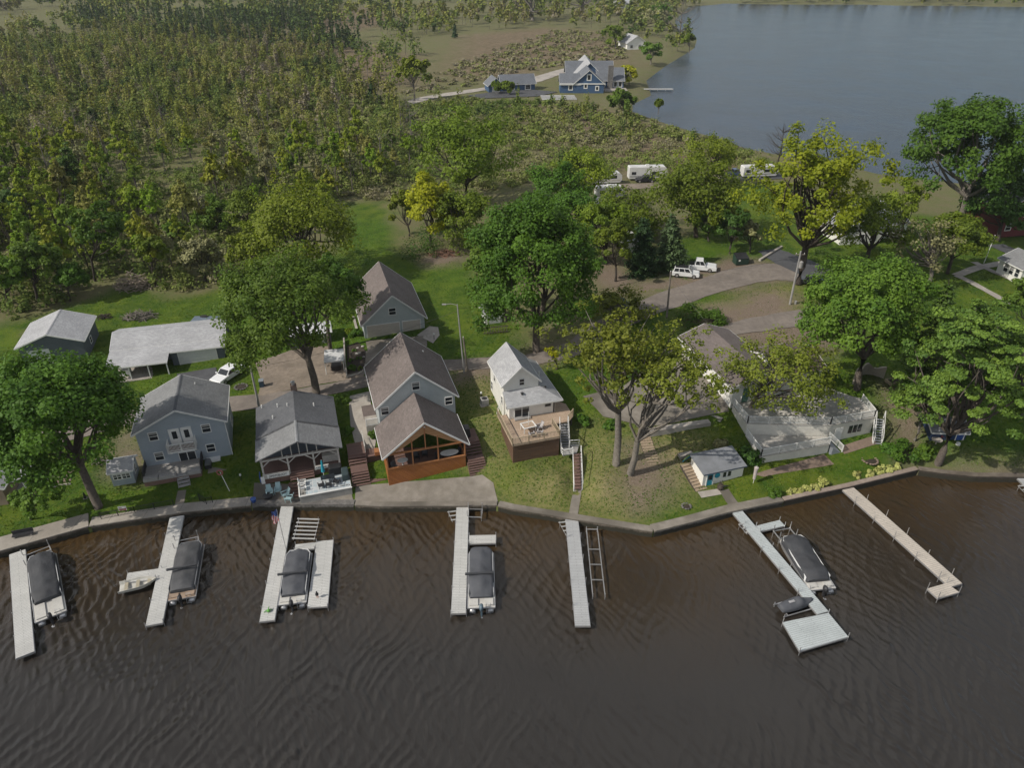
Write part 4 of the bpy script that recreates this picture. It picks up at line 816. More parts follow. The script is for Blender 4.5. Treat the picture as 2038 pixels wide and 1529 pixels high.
d_ = Vector((43.1 - 37.25, 70.8 - 69.15, 0)).normalized(); a_ = math.atan2(d_.y, d_.x)
fw = thing_e = bpy.data.objects.new('front_wall', None)
def wallwin(a, z, w, hh, m, name):
    p0 = Vector((37.25, 69.15, 0)) + d_ * a; n_ = Vector((d_.y, -d_.x, 0)); o_ = MB()
    A = p0 - Vector((tr0[0], tr0[1], 0)); Bq = A + d_ * w
    o_.add([tuple(A + n_ * .004 + Vector((0, 0, z))), tuple(Bq + n_ * .004 + Vector((0, 0, z))), tuple(Bq + n_ * .004 + Vector((0, 0, z + hh))), tuple(A + n_ * .004 + Vector((0, 0, z + hh))), tuple(A + n_ * .05 + Vector((0, 0, z))), tuple(Bq + n_ * .05 + Vector((0, 0, z))), tuple(Bq + n_ * .05 + Vector((0, 0, z + hh))), tuple(A + n_ * .05 + Vector((0, 0, z + hh)))], [(4, 5, 6, 7), (0, 4, 7, 3), (1, 2, 6, 5), (3, 7, 6, 2), (0, 1, 5, 4)])
    return o_.build(name, m, tr)
bpy.data.objects.remove(fw)
for a in (2.75, 3.4, 4.05): wallwin(a, 1.35, .5, 1.05, GLASS, 'window')
wallwin(.9, .45, 1.0, 1.95, WHITE, 'door')
stt = thing('terrace_stairs', 'narrow white railed stair beside the three dark windows of the cream terrace', 'stairs', (43.0, 70.4, 1.6), 0)
steps(stt, (.6, .3, 3.0), (.35, -1.3, .3), .95, 10, GF, strm=WHITE); h_ = MB()
for e in (-.5, .52): h_.bar((.6 + e, .3, 4.0), (.35 + e, -1.3, 1.3), .06); h_.bar((.6 + e, .3, 3.0), (.6 + e, .3, 4.0), .07, .07, (0, 1, 0)); h_.bar((.35 + e, -1.3, .2), (.35 + e, -1.3, 1.3), .07, .07, (0, 1, 0)); h_.bar((.47 + e, -.5, 1.6), (.47 + e, -.5, 2.65), .07, .07, (0, 1, 0))
h_.build('handrail', WHITE, stt)
# boathouse with teal door
bh = house('boathouse', 'small white lakeside boathouse with a bright teal door and flat grey roof', 'boathouse', loc=(21.0, 61.95, 1.25), deg=17.2)
MB().prism([(0, 0), (5.05, 0), (5.05, 2.75), (0, 2.75)], -.3, [1.85, 1.85, 2.3, 2.3]).build('wall', SID_W, bh); MB().slab((-.2, -.25, 1.98), (5.25, -.25, 1.98), (5.25, 3.0, 2.5), (-.2, 3.0, 2.5), .1).build('roof', pm('grey_roll_roof', (.21, .22, .24), (.17, .18, .195), 1.2, .85, 9, .01, big=.5), bh)
MB().bar((-.2, -.28, 1.9), (5.25, -.28, 1.9), .04, .1).build('edge_board', pm('navy_trim', (.04, .06, .10), None, 2, .6), bh)
door(bh, 'f', 0, .5, -.1, .72, 1.75, TEAL, (.1, 1.0, .62, 1.65)); win(bh, 'f', 0, 2.45, .85, .42, .72, mid=False); win(bh, 'f', 0, 3.05, .85, .42, .72, mid=False)
MB().lathe([(.34, 0), (.34, .04), (.25, .05), (.25, .01)], (0, 0, 0), 18).build('round_sign', TEAL, bh); o_ = [c for c in children(bh) if c.name.startswith('round_sign')][0]; o_.rotation_euler = (math.pi / 2, 0, 0); o_.location = (1.75, -.01, 1.3)
MB().prism([(1.9, -.75), (4.9, -.65), (5.5, .2), (5.1, .5), (5.08, -.02), (1.9, -.02)], -.3, .12).build('stone_bed', STONE, bh)
# navy shed under the pine, white shelter, small right-edge houses
ns = house('shed', 'navy blue shed half hidden behind the pine trunk', 'shed', loc=(49.7, 69.5, 1.6), deg=-3)
gable(ns, 0, 0, 4.0, 3.0, -.3, 1.9, 2.6, pm('navy_siding', (.025, .05, .12), (.02, .04, .1), 1.2, .6, lines=(2, .18)), SH_G0, WHITE, axis='x', ov=.25, og=.2); door(ns, 'f', 0, 2.9, -.1, .8, 1.85, BLUEP)
rh = house('house', 'dark red two storey house at the right edge behind tall trees', 'house', loc=(93.5, 133.0, 4.9), deg=12)
gable(rh, 0, 0, 9, 9, -.5, 5.2, 7.8, pm('barn_red_siding', (.16, .03, .035), (.13, .025, .03), 1.2, .7, lines=(2, .2)), SH_G1, WHITE, ov=.4, og=.4)
for a, z in ((1.2, 3.4), (1.2, .9), (4.5, 3.4), (4.5, .9)): win(rh, 'f', 0, a, z, 1.1, 1.2, ft=.14)
wc = house('cottage', 'little white cottage with big windows beside the footpaths at the right edge', 'cottage', loc=tuple(P(2027, 563, 5.0)), deg=10)
gable(wc, 0, 0, 6, 5, -.4, 2.4, 3.8, SID_W, SH_G1, WHITE, ov=.35, og=.3)
for a in (.5, 1.7, 2.9): win(wc, 'l', 0, a, .7, .8, 1.3); 
for a in (.6, 2.4): win(wc, 'f', 0, a, .7, 1.0, 1.2)
cg = house('shop_building', 'white low building with stepped pale grey roofs behind the yellow trees', 'building', loc=(60.6, 127.0, 5.0), deg=8)
gable(cg, 0, 0, 8, 9, -.5, 3.0, 4.4, SID_W, SH_L1, WHITE, ov=.4, og=.35); gable(cg, 7.6, 3.0, 15, 10, -.5, 2.7, 4.1, SID_W, SH_BL0, WHITE, axis='x', ov=.4, og=.35, roofname='wing_roof', ridge=False)
for a in (1.0, 3.4, 5.8): win(cg, 'f', 0, a, .9, 1.2, 1.1, mid='v')
gable(cg, 9, 11, 18, 16, -.5, 2.6, 3.7, SID_W, SH_L0, WHITE, axis='x', ov=.4, og=.3, roofname='rear_roof', ridge=False)
wv = thing('stucco_wall', 'curved pale stucco wall with scalloped top beneath the right hand maple', 'wall', tuple(G(1738, 765)), 0); m_ = MB(); n = 12
for i in range(n):
    t0, t1 = i / n, (i + 1) / n; f_ = lambda t: (-2.6 + 4.4 * t, 2.2 * math.sin(t * 2.6)); hh = lambda t: 1.5 + .35 * math.sin(t * 14)
    a, b_ = f_(t0), f_(t1); m_.prism([a, b_, (b_[0], b_[1] + .3), (a[0], a[1] + .3)], -.4, [hh(t0), hh(t1), hh(t1), hh(t0)])
m_.build('wall', pm('pale_stucco', (.42, .38, .32), (.35, .31, .26), 2, .9, 9), wv)
fb = thing('fire_bench', 'low pale timber planter frame by the curved stucco wall', 'planter', tuple(G(1778, 762)), .3); MB().box(-.9, -.6, 0, .9, -.5, .4).box(-.9, .5, 0, .9, .6, .4).box(-.9, -.5, 0, -.8, .5, .4).box(.8, -.5, 0, .9, .5, .4).build('frame', tr_, fb); MB().box(-.8, -.5, 0, .8, .5, .25).build('soil', pm('dark_soil', (.05, .038, .028), (.035, .027, .02), 3, 1, 9, .03), fb)
# blue lake mansion far away
SID_N = pm('deep_blue_siding', (.045, .10, .20), (.04, .088, .178), .6, .6, lines=(2, .25), big=.15)
bl = house('mansion', 'large deep blue lake house with white trim and many grey gables on the far point', 'house', loc=(19.6, 311.5, 1.3), deg=0)
gable(bl, 5.5, 0, 17.6, 14, -1, 3.6, 8.6, SID_N, SH_BL1, WHITE, ov=.6, og=.5)
gable(bl, 0, .4, 8, 8, -1, 3.6, 6.8, SID_N, SH_BL0, WHITE, axis='x', ov=.6, og=.4, roofname='wing_roof', ridge=False)
gable(bl, 16, 10, 27, 20, -1, 3.6, 7.6, SID_N, SH_BL0, WHITE, axis='x', ov=.6, og=.4, roofname='wing_roof', ridge=False)
gable(bl, 7, 14, 19, 40, -1, 4.2, 9.5, SID_N, SH_L1, WHITE, ov=.8, og=.6, roofname='rear_roof', ridge=False); gable(bl, 4, 24, 24, 34, -1, 3.8, 8.4, SID_N, SH_BL0, WHITE, axis='x', ov=.7, og=.5, roofname='rear_wing_roof', ridge=False)
MB().box(20.2, 8.7, -1, 22.3, 9.9, 9.2).build('chimney', STONE, bl)
for a, z, w_, hh in ((10.9, 5.0, 1.2, 1.8), (3.6, 1.3, 1.2, 2.0), (9.8, 2.0, .9, 1.4), (14.5, 1.2, .9, 1.2)): win(bl, 'f', 0 if a > 5.5 else .4, a, z, w_, hh, mid=False, ft=.35)
for a in (17.9, 23.0, 25.0): win(bl, 'f', 10, a, .9, 1.2, 1.8, mid=False, ft=.25)
MB().box(-.2, -.22, 3.3, 18.2, -.02, 3.7).build('trim_band', WHITE, bl); MB().box(18, 4, -1, 28, 9.9, .4).build('rear_deck', CONCW, bl)
bg = house('garage', 'blue garage with a long slate roof beside the far blue lake house', 'garage', loc=(-9.5, 314, 1.3), deg=14)
gable(bg, 0, 0, 6, 8, -1, 2.6, 5.2, SID_N, SH_BL1, WHITE, ov=.5, og=.5); gable(bg, 5.8, 1.5, 20, 9, -1, 2.6, 5.6, SID_N, SH_BL0, WHITE, axis='x', ov=.5, og=.5, roofname='wing_roof', ridge=False)
door(bg, 'f', 0, 1.5, -.5, 3, 2.4, WHITE, name='garage_door', knob=False)
for a in (9, 16): win(bg, 'f', 1.5, a, .3, 2, 1.5, ft=.3)
fwh = house('house', 'white house with a pale gable roof among the trees on the far point', 'house', loc=(66.5, 456, 1.3), deg=14)
gable(fwh, 0, 0, 12, 14, -1, 3.2, 7, SID_W, SH_L1, WHITE, ov=.5, og=.5); win(fwh, 'f', 0, 2, .8, 1.5, 1.5, ft=.25); win(fwh, 'f', 0, 7, .8, 1.5, 1.5, ft=.25)
vh = house('house', 'tiny pale house far up the opposite shore at the top of the photo', 'house', loc=(100, 780, 1.3), deg=5); gable(vh, 0, 0, 16, 12, -1, 4, 8, SID_W, SH_L0, WHITE, axis='x', ov=.5, og=.5); win(vh, 'f', 0, 4, 1, 3, 2, ft=.3)
fd = thing('far_dock', 'white dock running into the back lake from the blue lake house', 'dock', tuple(P(1262, 177, .6)), 0); L_ = P(1340, 178, .6).x - P(1262, 177, .6).x; MB().box(0, -1, .5 - .6, L_, 1, .1).build('deck', DOCKW, fd)
for k in range(6): MB().tube([(L_ * k / 5, -1.05, -2), (L_ * k / 5, -1.05, .5)], .1, 6).build('post', ALU, fd)
lr_ = thing('boat_lift_rack', 'pale stacked dock sections stored beside the far blue lake house', 'dock sections', tuple(P(1085, 195, 1.3)), .05)
for k in range(4): MB().box(-1.5, -1 - 2.6 * k + 4, 0, 12, .4 - 2.6 * k + 4, .35).build('dock_section', DOCKW, lr_)
# ------------------------------------------------------------------ vehicles
RUB = pm('tyre_rubber', (.018, .018, .019), None, 5, .8); CLEAR = pm('lamp_glass', (.55, .55, .56), None, 3, .15); REDL = pm('tail_lamp', (.25, .01, .01), None, 3, .2)
def wheel(o, x, y, r, w=.22):
    W_ = MB().extr([(y + r * math.cos(t), r + r * math.sin(t)) for t in np.linspace(0, 2 * math.pi, 17)[:-1]], x - w / 2, x + w / 2, 'x').build('wheel', RUB, o)
    sx = 1 if x > 0 else -1; MB().extr([(y + r * .62 * math.cos(t), r + r * .62 * math.sin(t)) for t in np.linspace(0, 2 * math.pi, 13)[:-1]], x + sx * (w / 2 + .005) - .01, x + sx * (w / 2 + .005) + .01, 'x').build('rim', ALU, W_)
def car(label, loc, rz, L, W_, H, paint, kind='suv', cat='car', name='parked_car', roofm=None):
    """front faces +y"""
    o = thing(name, label, cat, loc, rz); h = L / 2; w = W_ / 2; r = .36 if kind != 'sedan' else .32; zb = .28; zs = H * .56 if kind != 'sedan' else H * .60
    b = MB(); lo = [(-h, zb + .12), (-h + .1, zb), (h - .1, zb), (h, zb + .12), (h, zs - .22), (h - .12, zs - .1), (h * .48, zs), (-h + .08, zs), (-h, zs - .1)]
    b.extr(lo[:], -w, w, 'x'); b.build('body', paint, o, bevel=.06)
    if kind == 'truck': c0, c1, c2, c3 = -.14 * L, -.12 * L, .09 * L, .19 * L
    elif kind == 'suv': c0, c1, c2, c3 = -.48 * L, -.42 * L, .10 * L, .24 * L
    else: c0, c1, c2, c3 = -.42 * L, -.26 * L, .06 * L, .22 * L
    i = .14; z1 = H
    def cabin(e, z0, zt_, grow=0): return [(-w + .04 - grow, c0 - grow, z0), (w - .04 + grow, c0 - grow, z0), (w - .04 + grow, c3 + grow, z0), (-w + .04 - grow, c3 + grow, z0), (-w + i + e, c1, zt_), (w - i - e, c1, zt_), (w - i - e, c2, zt_), (-w + i + e, c2, zt_)]
    F6 = [(0, 3, 2, 1), (4, 5, 6, 7), (0, 1, 5, 4), (1, 2, 6, 5), (2, 3, 7, 6), (3, 0, 4, 7)]
    MB().add(cabin(0, zs - .01, z1), F6).build('cabin', paint, o, bevel=.05)
    def pane(nm, q):
        n_ = (Vector(q[1]) - Vector(q[0])).cross(Vector(q[3]) - Vector(q[0])).normalized() * .018; MB().add([tuple(Vector(p) + n_ * .4) for p in q] + [tuple(Vector(p) + n_) for p in q], [(4, 5, 6, 7), (0, 1, 5, 4), (1, 2, 6, 5), (2, 3, 7, 6), (3, 0, 4, 7)]).build(nm, GLASS, o)
    V8 = [Vector(p) for p in cabin(0, zs - .01, z1)]; bl_ = lambda a, b_, t: a.lerp(b_, t)
    def inset(a, b_, c_, d_, m0, m1, t0, t1):
        l0, l1 = bl_(a, d_, t0), bl_(a, d_, t1); r0, r1 = bl_(b_, c_, t0), bl_(b_, c_, t1); return [bl_(l0, r0, m0), bl_(l0, r0, m1), bl_(l1, r1, m1), bl_(l1, r1, m0)]
    pane('windscreen', inset(V8[2], V8[3], V8[7], V8[6], .07, .93, .12, .92)); pane('rear_window', inset(V8[0], V8[1], V8[5], V8[4], .08, .92, .2, .88))
    cuts = [(.06, .47), (.52, .93)] if kind != 'suv' else [(.05, .3), (.34, .62), (.66, .93)]
    for m0, m1 in cuts: pane('side_window', inset(V8[1], V8[2], V8[6], V8[5], m0, m1, .15, .88)); pane('side_window', inset(V8[3], V8[0], V8[4], V8[7], 1 - m1, 1 - m0, .15, .88))
    if kind == 'truck':
        MB().box(-w + .1, -h + .1, zs + .005, w - .1, c0 - .08, zs + .02).build('bed_cover', BLACK, o)
    if roofm: MB().box(-w + i + .08, c1 + .1, z1 + .004, w - i - .08, c2 - .1, z1 + .02).build('roof_panel', roofm, o)
    for sx in (-1, 1):
        MB().box(sx * (w - .2) - .16, h - .06, zs - .34, sx * (w - .2) + .16, h + .015, zs - .18).build('headlight', CLEAR, o); MB().box(sx * (w - .14) - .1, -h - .015, zs - .4, sx * (w - .14) + .1, -h + .03, zs - .14).build('tail_light', REDL, o)
        MB().box(sx * (w + .1) - .09, c3 - .25, zs + .02, sx * (w + .1) + .09, c3 - .12, zs + .2).build('mirror', paint, o)
        for y in (-.31 * L, .31 * L): wheel(o, sx * (w - .08), y, r)
    MB().box(-w * .6, h - .04, zb + .14, w * .6, h + .02, zs - .36).build('grille', BLACK, o); MB().box(-w + .03, h - .05, zb - .02, w - .03, h + .05, zb + .16).build('bumper', DRKM if kind != 'truck' else ALU, o); MB().box(-w + .03, -h - .05, zb - .02, w - .03, -h + .05, zb + .16).build('bumper', DRKM, o)
    return o
CARW = pm('white_car_paint', (.72, .73, .74), (.68, .69, .70), .6, .22, big=.08); CARB = pm('black_car_paint', (.015, .017, .022), None, .6, .2, big=.05); CARBL = pm('blue_car_paint', (.06, .09, .16), None, .6, .25, big=.05)
def gz_(px, py): p = G(px, py); return (p.x, p.y, p.z + .03)
car('white sport utility car with a black roof parked beside the white pickup', gz_(1364, 550), R(-104), 4.5, 1.85, 1.68, CARW, 'suv', roofm=BLACK)
car('white crew cab pickup truck with a black bed cover by the dumpster', gz_(1391, 537), R(-104), 5.7, 2.0, 1.92, CARW, 'truck', 'pickup truck', 'pickup_truck')
car('white sedan parked on grass beside the long grey barn', gz_(455, 752), R(156), 4.9, 1.9, 1.5, CARW, 'sedan')
car('dark car parked beside the big white camper', gz_(1284, 362), R(90), 4.8, 1.9, 1.6, CARB, 'suv'); car('blue pickup parked behind the white camper at the right', gz_(1462, 350), R(-80), 5.2, 1.9, 1.8, CARBL, 'truck', 'pickup truck', 'pickup_truck')
car('dark car half hidden under leaves at the bend of the lane', gz_(1612, 566), R(60), 4.4, 1.8, 1.5, CARB, 'sedan'); car('blue car glimpsed under the yellow tree beside the lane', gz_(1222, 612), R(70), 4.5, 1.8, 1.5, CARBL, 'sedan')
RVW = pm('camper_white', (.66, .66, .65), (.60, .60, .59), .8, .4, big=.2); RVT = pm('camper_tan', (.48, .43, .36), None, .8, .5)
def camper(label, loc, rz, L, H=2.9, stripe=BLACK, slide=True):
    o = thing('camper', label, 'camper trailer', loc, rz, 'campers on the camp ground'); h = L / 2
    MB().extr([(-h, .5), (h - .5, .5), (h, 1.1), (h - .05, H - .6), (h - .7, H), (-h + .1, H), (-h, H - .15)], -1.2, 1.2, 'x').build('body', RVW, o, bevel=.06)
    MB().box(-1.1, -h + .3, H + .003, 1.1, h - .9, H + .03).build('roof', pm('camper_roof', (.58, .58, .58), (.5, .5, .5), 1, .7), o); MB().box(-.35, -.6, H + .03, .35, .3, H + .32).build('roof_unit', RVW, o)
    for s in (-1, 1):
        MB().box(s * 1.21 - .008, -h + .25, 1.0, s * 1.21 + .008, h - .5, 1.14).build('stripe', stripe, o); MB().box(s * 1.21 - .012, -h + .6, 1.5, s * 1.21 + .012, -h + 1.7, 2.2).build('window', GLASS, o); MB().box(s * 1.21 - .012, .9, 1.5, s * 1.21 + .012, 2.4, 2.2).build('window', GLASS, o)
        for y in (-.9, .0): wheel(o, s * 1.08, y, .34)
    MB().box(-1.225, h - 2.1, .6, -1.2, h - 1.4, 2.4).build('door', RVT, o)
    if slide: MB().box(-1.75, -h + 1.9, .9, -1.21, .3, 2.5).build('slide_out', RVW, o); MB().box(-1.77, -h + 2.3, 1.5, -1.752, -.2, 2.2).build('window', GLASS, o)
    MB().tube([(-1.32, -h + .5, H - .15), (-1.32, h - 1.2, H - .15)], .09, 8).build('awning', BLACK, o)
    MB().bar((-.5, h - .3, .5), (0, h + 1.1, .45), .12).bar((.5, h - .3, .5), (0, h + 1.1, .45), .12).build('hitch', DRKM, o); return o
def cz(px, py): p = P(px, py, 3.2); return (p.x, p.y, Z(p.x, p.y) + .05)
camper('white travel trailer with bold black bands alone at the right end of the camp ground', cz(1509, 350), R(-83), 9.0)
camper('largest white camper with slide outs, behind the dark car', cz(1287, 357), R(-86), 9.5, 3.3); camper('white camper left of the largest one, partly behind yellow leaves', cz(1205, 366), R(-80), 7.5, 2.8, RVT, False)
camper('pale camper deep among the leaves below the other campers', cz(1212, 398), R(-78), 6.5, 2.8, RVT, False); camper('small grey camper nearest the green maple', cz(1194, 430), R(-15), 6.0, 2.7, BLACK, False); camper('white camper behind the dark cypress beside the lane', cz(1247, 510), R(5), 7.0, 2.8, RVT, False)
dm = thing('dumpster', 'dark green dumpster with sloping lids beside the lane', 'dumpster', gz_(1473, 525), R(8)); DG = pm('dumpster_green', (.02, .05, .035), (.015, .038, .028), 2, .5)
MB().prism([(-1.15, -.8), (1.15, -.8), (1.15, .8), (-1.15, .8)], .1, [1.2, 1.2, 1.65, 1.65]).build('bin', DG, dm)
for s in (-1, 1): MB().slab((s * .57 - .55, -.86, 1.23), (s * .57 + .55, -.86, 1.23), (s * .57 + .55, .84, 1.72), (s * .57 - .55, .84, 1.72), .04).build('lid', BLACK, dm)
MB().box(-.75, -.815, .75, -.4, -.803, 1.05).build('sticker', WHITE, dm)
# ------------------------------------------------------------------ boats
COVC = pm('charcoal_boat_cover', (.050, .053, .060), (.040, .042, .048), 1.2, .75, 3.5, .06, big=.25); COVG = pm('grey_boat_cover', (.080, .085, .098), (.065, .069, .080), 1.2, .75, 3.5, .06, big=.25); COVL = pm('faded_boat_cover', (.085, .087, .093), (.055, .057, .063), .9, .8, 3.5, .07, big=.5)
BDECK = pm('boat_deck', (.52, .51, .48), (.44, .43, .41), 2, .6); BTAN = pm('tan_boat_deck', (.33, .25, .19), (.27, .2, .15), 2, .6)
def pontoon(label, bow, stern, cover, deckm=None, arch=False, W_=2.5, seed=0, cabfrac=.72, mot=None):
    rg = random.Random(seed); A, B = P(*stern, .7), P(*bow, .7); L, rz = frame_of(A, B); o = thing('pontoon_boat', label, 'pontoon boat', (A.x, A.y, 0), rz, 'covered pontoon boats at the docks'); w = W_ / 2; dk_ = deckm or BDECK
    for s in (-1, 1): MB().tube([(s * (w - .42), -.15, .08), (s * (w - .42), .1, .1), (s * (w - .42), L * .86, .1), (s * (w - .42), L * .97, .22), (s * (w - .42), L + .12, .42)], [.28, .33, .33, .24, .04], 12).build('pontoon', ALU, o, True)
    MB().prism([(-w, 0), (w, 0), (w, L * .93), (w - .3, L), (-w + .3, L), (-w, L * .93)], .46, .54).build('deck', dk_, o)
    MB().bar((-w - .02, 0, .5), (-w - .02, L * .94, .5), .05, .14).bar((w + .02, 0, .5), (w + .02, L * .94, .5), .05, .14).bar((-w, -.02, .5), (w, -.02, .5), .05, .14).build('rub_rail', ALU, o)
    y0 = L * (1 - cabfrac - .04); ring = [(-w + .1, y0), (-w + .1, L * .88), (-w + .4, L * .96), (w - .4, L * .96), (w - .1, L * .88), (w - .1, y0)]
    f = MB()
    for p, q in zip(ring[:-1], ring[1:]): f.bar((*p, .82), (*q, .82), .035, .52)
    f.build('side_fence', CARW if seed % 2 else pm('grey_fence', (.30, .31, .33), None, 1, .5), o)
    # the fitted tarpaulin: cross-sections lofted from stern to bow
    n, mm = 26, 15; vs = []; ya, yb = y0 - .25, L * .985
    for i in range(n + 1):
        t = i / n; y = ya + (yb - ya) * t; hw = w - .04
        if t > .86: hw *= math.sqrt(max(.02, 1 - ((t - .86) / .145) ** 2)) * .5 + .5
        if t < .12: hw *= .86 + .14 * t / .12
        ht = 1.46 + .11 * math.sin(t * 9 + seed) - .22 * max(0, (t - .8) / .2) ** 1.5 - .3 * max(0, (.15 - t) / .15)
        sag = .05 * math.sin(t * 21 + seed * 2)
        for k in range(mm + 1):
            s = k / mm * 2 - 1; a = abs(s); z = ht - .40 * a ** 1.05 - (a > .8) * (a - .8) / .2 * .62 + sag * math.cos(s * 5) + rg.uniform(-.03, .03); x = hw * math.copysign(min(1, a / .82) if a < .82 else 1 + (a - .82) * .12, s)
            if i in (0, n): z = min(z, ht - .25)
            vs.append((x, y, z))
        if i in (0,): pass
    fs = [(i * (mm + 1) + k, i * (mm + 1) + k + 1, (i + 1) * (mm + 1) + k + 1, (i + 1) * (mm + 1) + k) for i in range(n) for k in range(mm)]
    m_ = MB().add(vs, fs); b0 = [vs[k] for k in range(mm + 1)]; b1 = [vs[n * (mm + 1) + k] for k in range(mm + 1)]
    m_.add(b0 + [(p[0], p[1] + .02, .6) for p in b0], [(k, mm + 1 + k, mm + 2 + k, k + 1) for k in range(mm)]); m_.add(b1 + [(p[0], p[1] - .02, .6) for p in b1], [(k, k + 1, mm + 2 + k, mm + 1 + k) for k in range(mm)])
    m_.build('cover', cover, o, True)
    if arch:
        yy = ya + (yb - ya) * .34; MB().bar((-w - .25, yy, 1.62), (w - .05, yy + .1, 1.58), .2, .16).build('folded_bimini', COVC if cover is not COVC else COVL, o); MB().tube([(-w + .08, yy + .6, .9), (-w + .02, yy, 1.6)], .025, 6).tube([(w - .08, yy + .6, .9), (w - .1, yy + .1, 1.56)], .025, 6).build('bimini_leg', ALU, o)
    sf = MB()                                                       # stern seats, ladder
    MB().box(-w + .15, .25, .54, -w + .95, y0 - .3, .66).build('stern_pad', dk_, o); MB().box(w - .95, .25, .54, w - .15, y0 - .3, .66).build('stern_pad', dk_, o)
    MB().tube([(.45, .1, .5), (.45, .1, 1.0), (.85, .1, 1.0), (.85, .1, .5)], .025, 6).tube([(.45, -.1, .5), (.45, -.3, -.3)], .022, 6).tube([(.8, -.1, .5), (.8, -.3, -.3)], .022, 6).bar((.45, -.2, .05), (.8, -.2, .05), .04).build('ladder', ALU, o)
    mt = MB().lathe([(.02, 0), (.2, .03), (.24, .2), (.22, .45), (.12, .56), (.01, .58)], (0, -.35, .72), 12, .85, 1.4).build('outboard_motor', mot or DRKM, o, True); MB().box(-.09, -.45, -.1, .09, -.2, .74).build('motor_leg', mot or DRKM, mt); MB().lathe([(.02, -.03), (.19, 0), (.02, .03)], (0, -.66, -.02), 6).build('propeller', ALU, mt)
    MB().tube([(0, -.42, -.02), (0, -.7, -.02)], .05, 6).build('gearcase', mot or DRKM, mt)
    return o
pontoon('pontoon boat under a charcoal tarp at the far left dock, pale open stern', (81, 1103), (100, 1226), COVC, seed=1, cabfrac=.70)
pontoon('pontoon boat with a faded tarp and tan stern deck beside the rowboat dock', (381, 1080), (360, 1190), COVL, BTAN, True, seed=2, cabfrac=.82)
pontoon('pontoon boat with grey tarp and dark folded bimini inside the U shaped dock', (596, 1096), (581, 1200), COVG, None, True, seed=3, cabfrac=.80)
pontoon('pontoon boat with a smooth grey tarp beside the T shaped dock', (957, 1093), (958, 1208), COVG, None, True, seed=5, cabfrac=.78, mot=pm('blue_grey_motor', (.10, .15, .19), None, 2, .4))
pontoon('longest pontoon boat with a black tarp at the slanting pale teal dock', (1573, 1068), (1638, 1171), COVC, None, False, seed=7, cabfrac=.80, W_=2.6)
# rowboat
A, B = P(237, 1173, .5), P(312, 1156, .5); L, rz = frame_of(A, B); rb = thing('rowboat', 'open aluminium rowboat with bench seats on a lift beside the second dock', 'rowboat', (A.x, A.y, .25), rz)
n = 12; vs = []
for i in range(n + 1):
    t = i / n; hw = .68 * (1 - max(0, (t - .45) / .55) ** 2.2) + .02; zk = .05 + .35 * max(0, (t - .6) / .4) ** 2; zg = .52 + .12 * t
    for x, z in ((-hw, zg), (-hw * .85, zk + .12), (0, zk), (hw * .85, zk + .12), (hw, zg), (hw - .04, zg), (hw * .8 - .03, zk + .15), (0, zk + .05), (-hw * .8 + .03, zk + .15), (-hw + .04, zg)): vs.append((x, L * t, z))
fs = [(i * 10 + k, i * 10 + (k + 1) % 10, (i + 1) * 10 + (k + 1) % 10, (i + 1) * 10 + k) for i in range(n) for k in range(10)] + [(0, 1, 2, 3, 4, 5, 6, 7, 8, 9)]
MB().add(vs, fs).build('hull', pm('pale_hull', (.55, .54, .50), (.42, .41, .37), 3, .5), rb)
for y in (.5, 1.5, 2.5): MB().box(-.55 + .08 * (y > 2), y, .32, .55 - .08 * (y > 2), y + .3, .37).build('bench_seat', pm('tan_bench', (.40, .36, .27), None, 3, .7), rb)
# jet ski on its cradle
A, B = P(1553, 1210, .7), P(1616, 1192, .7); L, rz = frame_of(A, B); js = thing('jet_ski', 'jet ski under a dark grey cover on a cradle beside the slanting dock', 'jet ski', (A.x, A.y, .35), rz)
n, mm = 16, 12; vs = []
for i in range(n + 1):
    t = i / n; hw = .58 * math.sin(math.pi * min(1, .18 + t * .78)) ** .6; ht = .55 + .45 * math.exp(-((t - .58) / .13) ** 2) + .18 * math.exp(-((t - .3) / .2) ** 2) - .1 * t
    for k in range(mm + 1):
        s = k / mm * 2 - 1; vs.append((hw * math.copysign(min(1, abs(s) * 1.35), s), L * t, .1 + (ht - .1) * (1 - abs(s) ** 2.6) if abs(s) < 1 else .1))
fs = [(i * (mm + 1) + k, i * (mm + 1) + k + 1, (i + 1) * (mm + 1) + k + 1, (i + 1) * (mm + 1) + k) for i in range(n) for k in range(mm)]
MB().add(vs, fs + [tuple(range(mm + 1))[::-1], tuple(n * (mm + 1) + k for k in range(mm + 1))]).build('cover', COVG, js, True); MB().box(-.45, .3, -.05, .45, L - .5, .12).build('hull', BLACK, js); MB().box(-.12, L * .25, .74, .12, L * .42, .80).build('pale_panel', pm('pale_grey_vinyl', (.4, .4, .41), None, 3, .6), js)
cr = thing('jet_ski_cradle', 'aluminium cradle with red winch wheel beneath the jet ski', 'boat cradle', (A.x, A.y, 0), rz)
MB().bar((-.75, -.1, .3), (-.75, L + .1, .3), .08).bar((.75, -.1, .3), (.75, L + .1, .3), .08).bar((-.75, .4, .28), (.75, .4, .28), .08).bar((-.75, L - .4, .28), (.75, L - .4, .28), .08).build('frame', ALU, cr)
for x, y in ((-.75, 0), (.75, 0), (-.75, L), (.75, L)): MB().tube([(x, y, -1.3), (x, y, .6)], .04, 6).build('leg', ALU, cr)
MB().lathe([(.22, 0), (.22, .06)], (-1.0, L - .2, .5), 12).build('winch_wheel', REDP, cr)
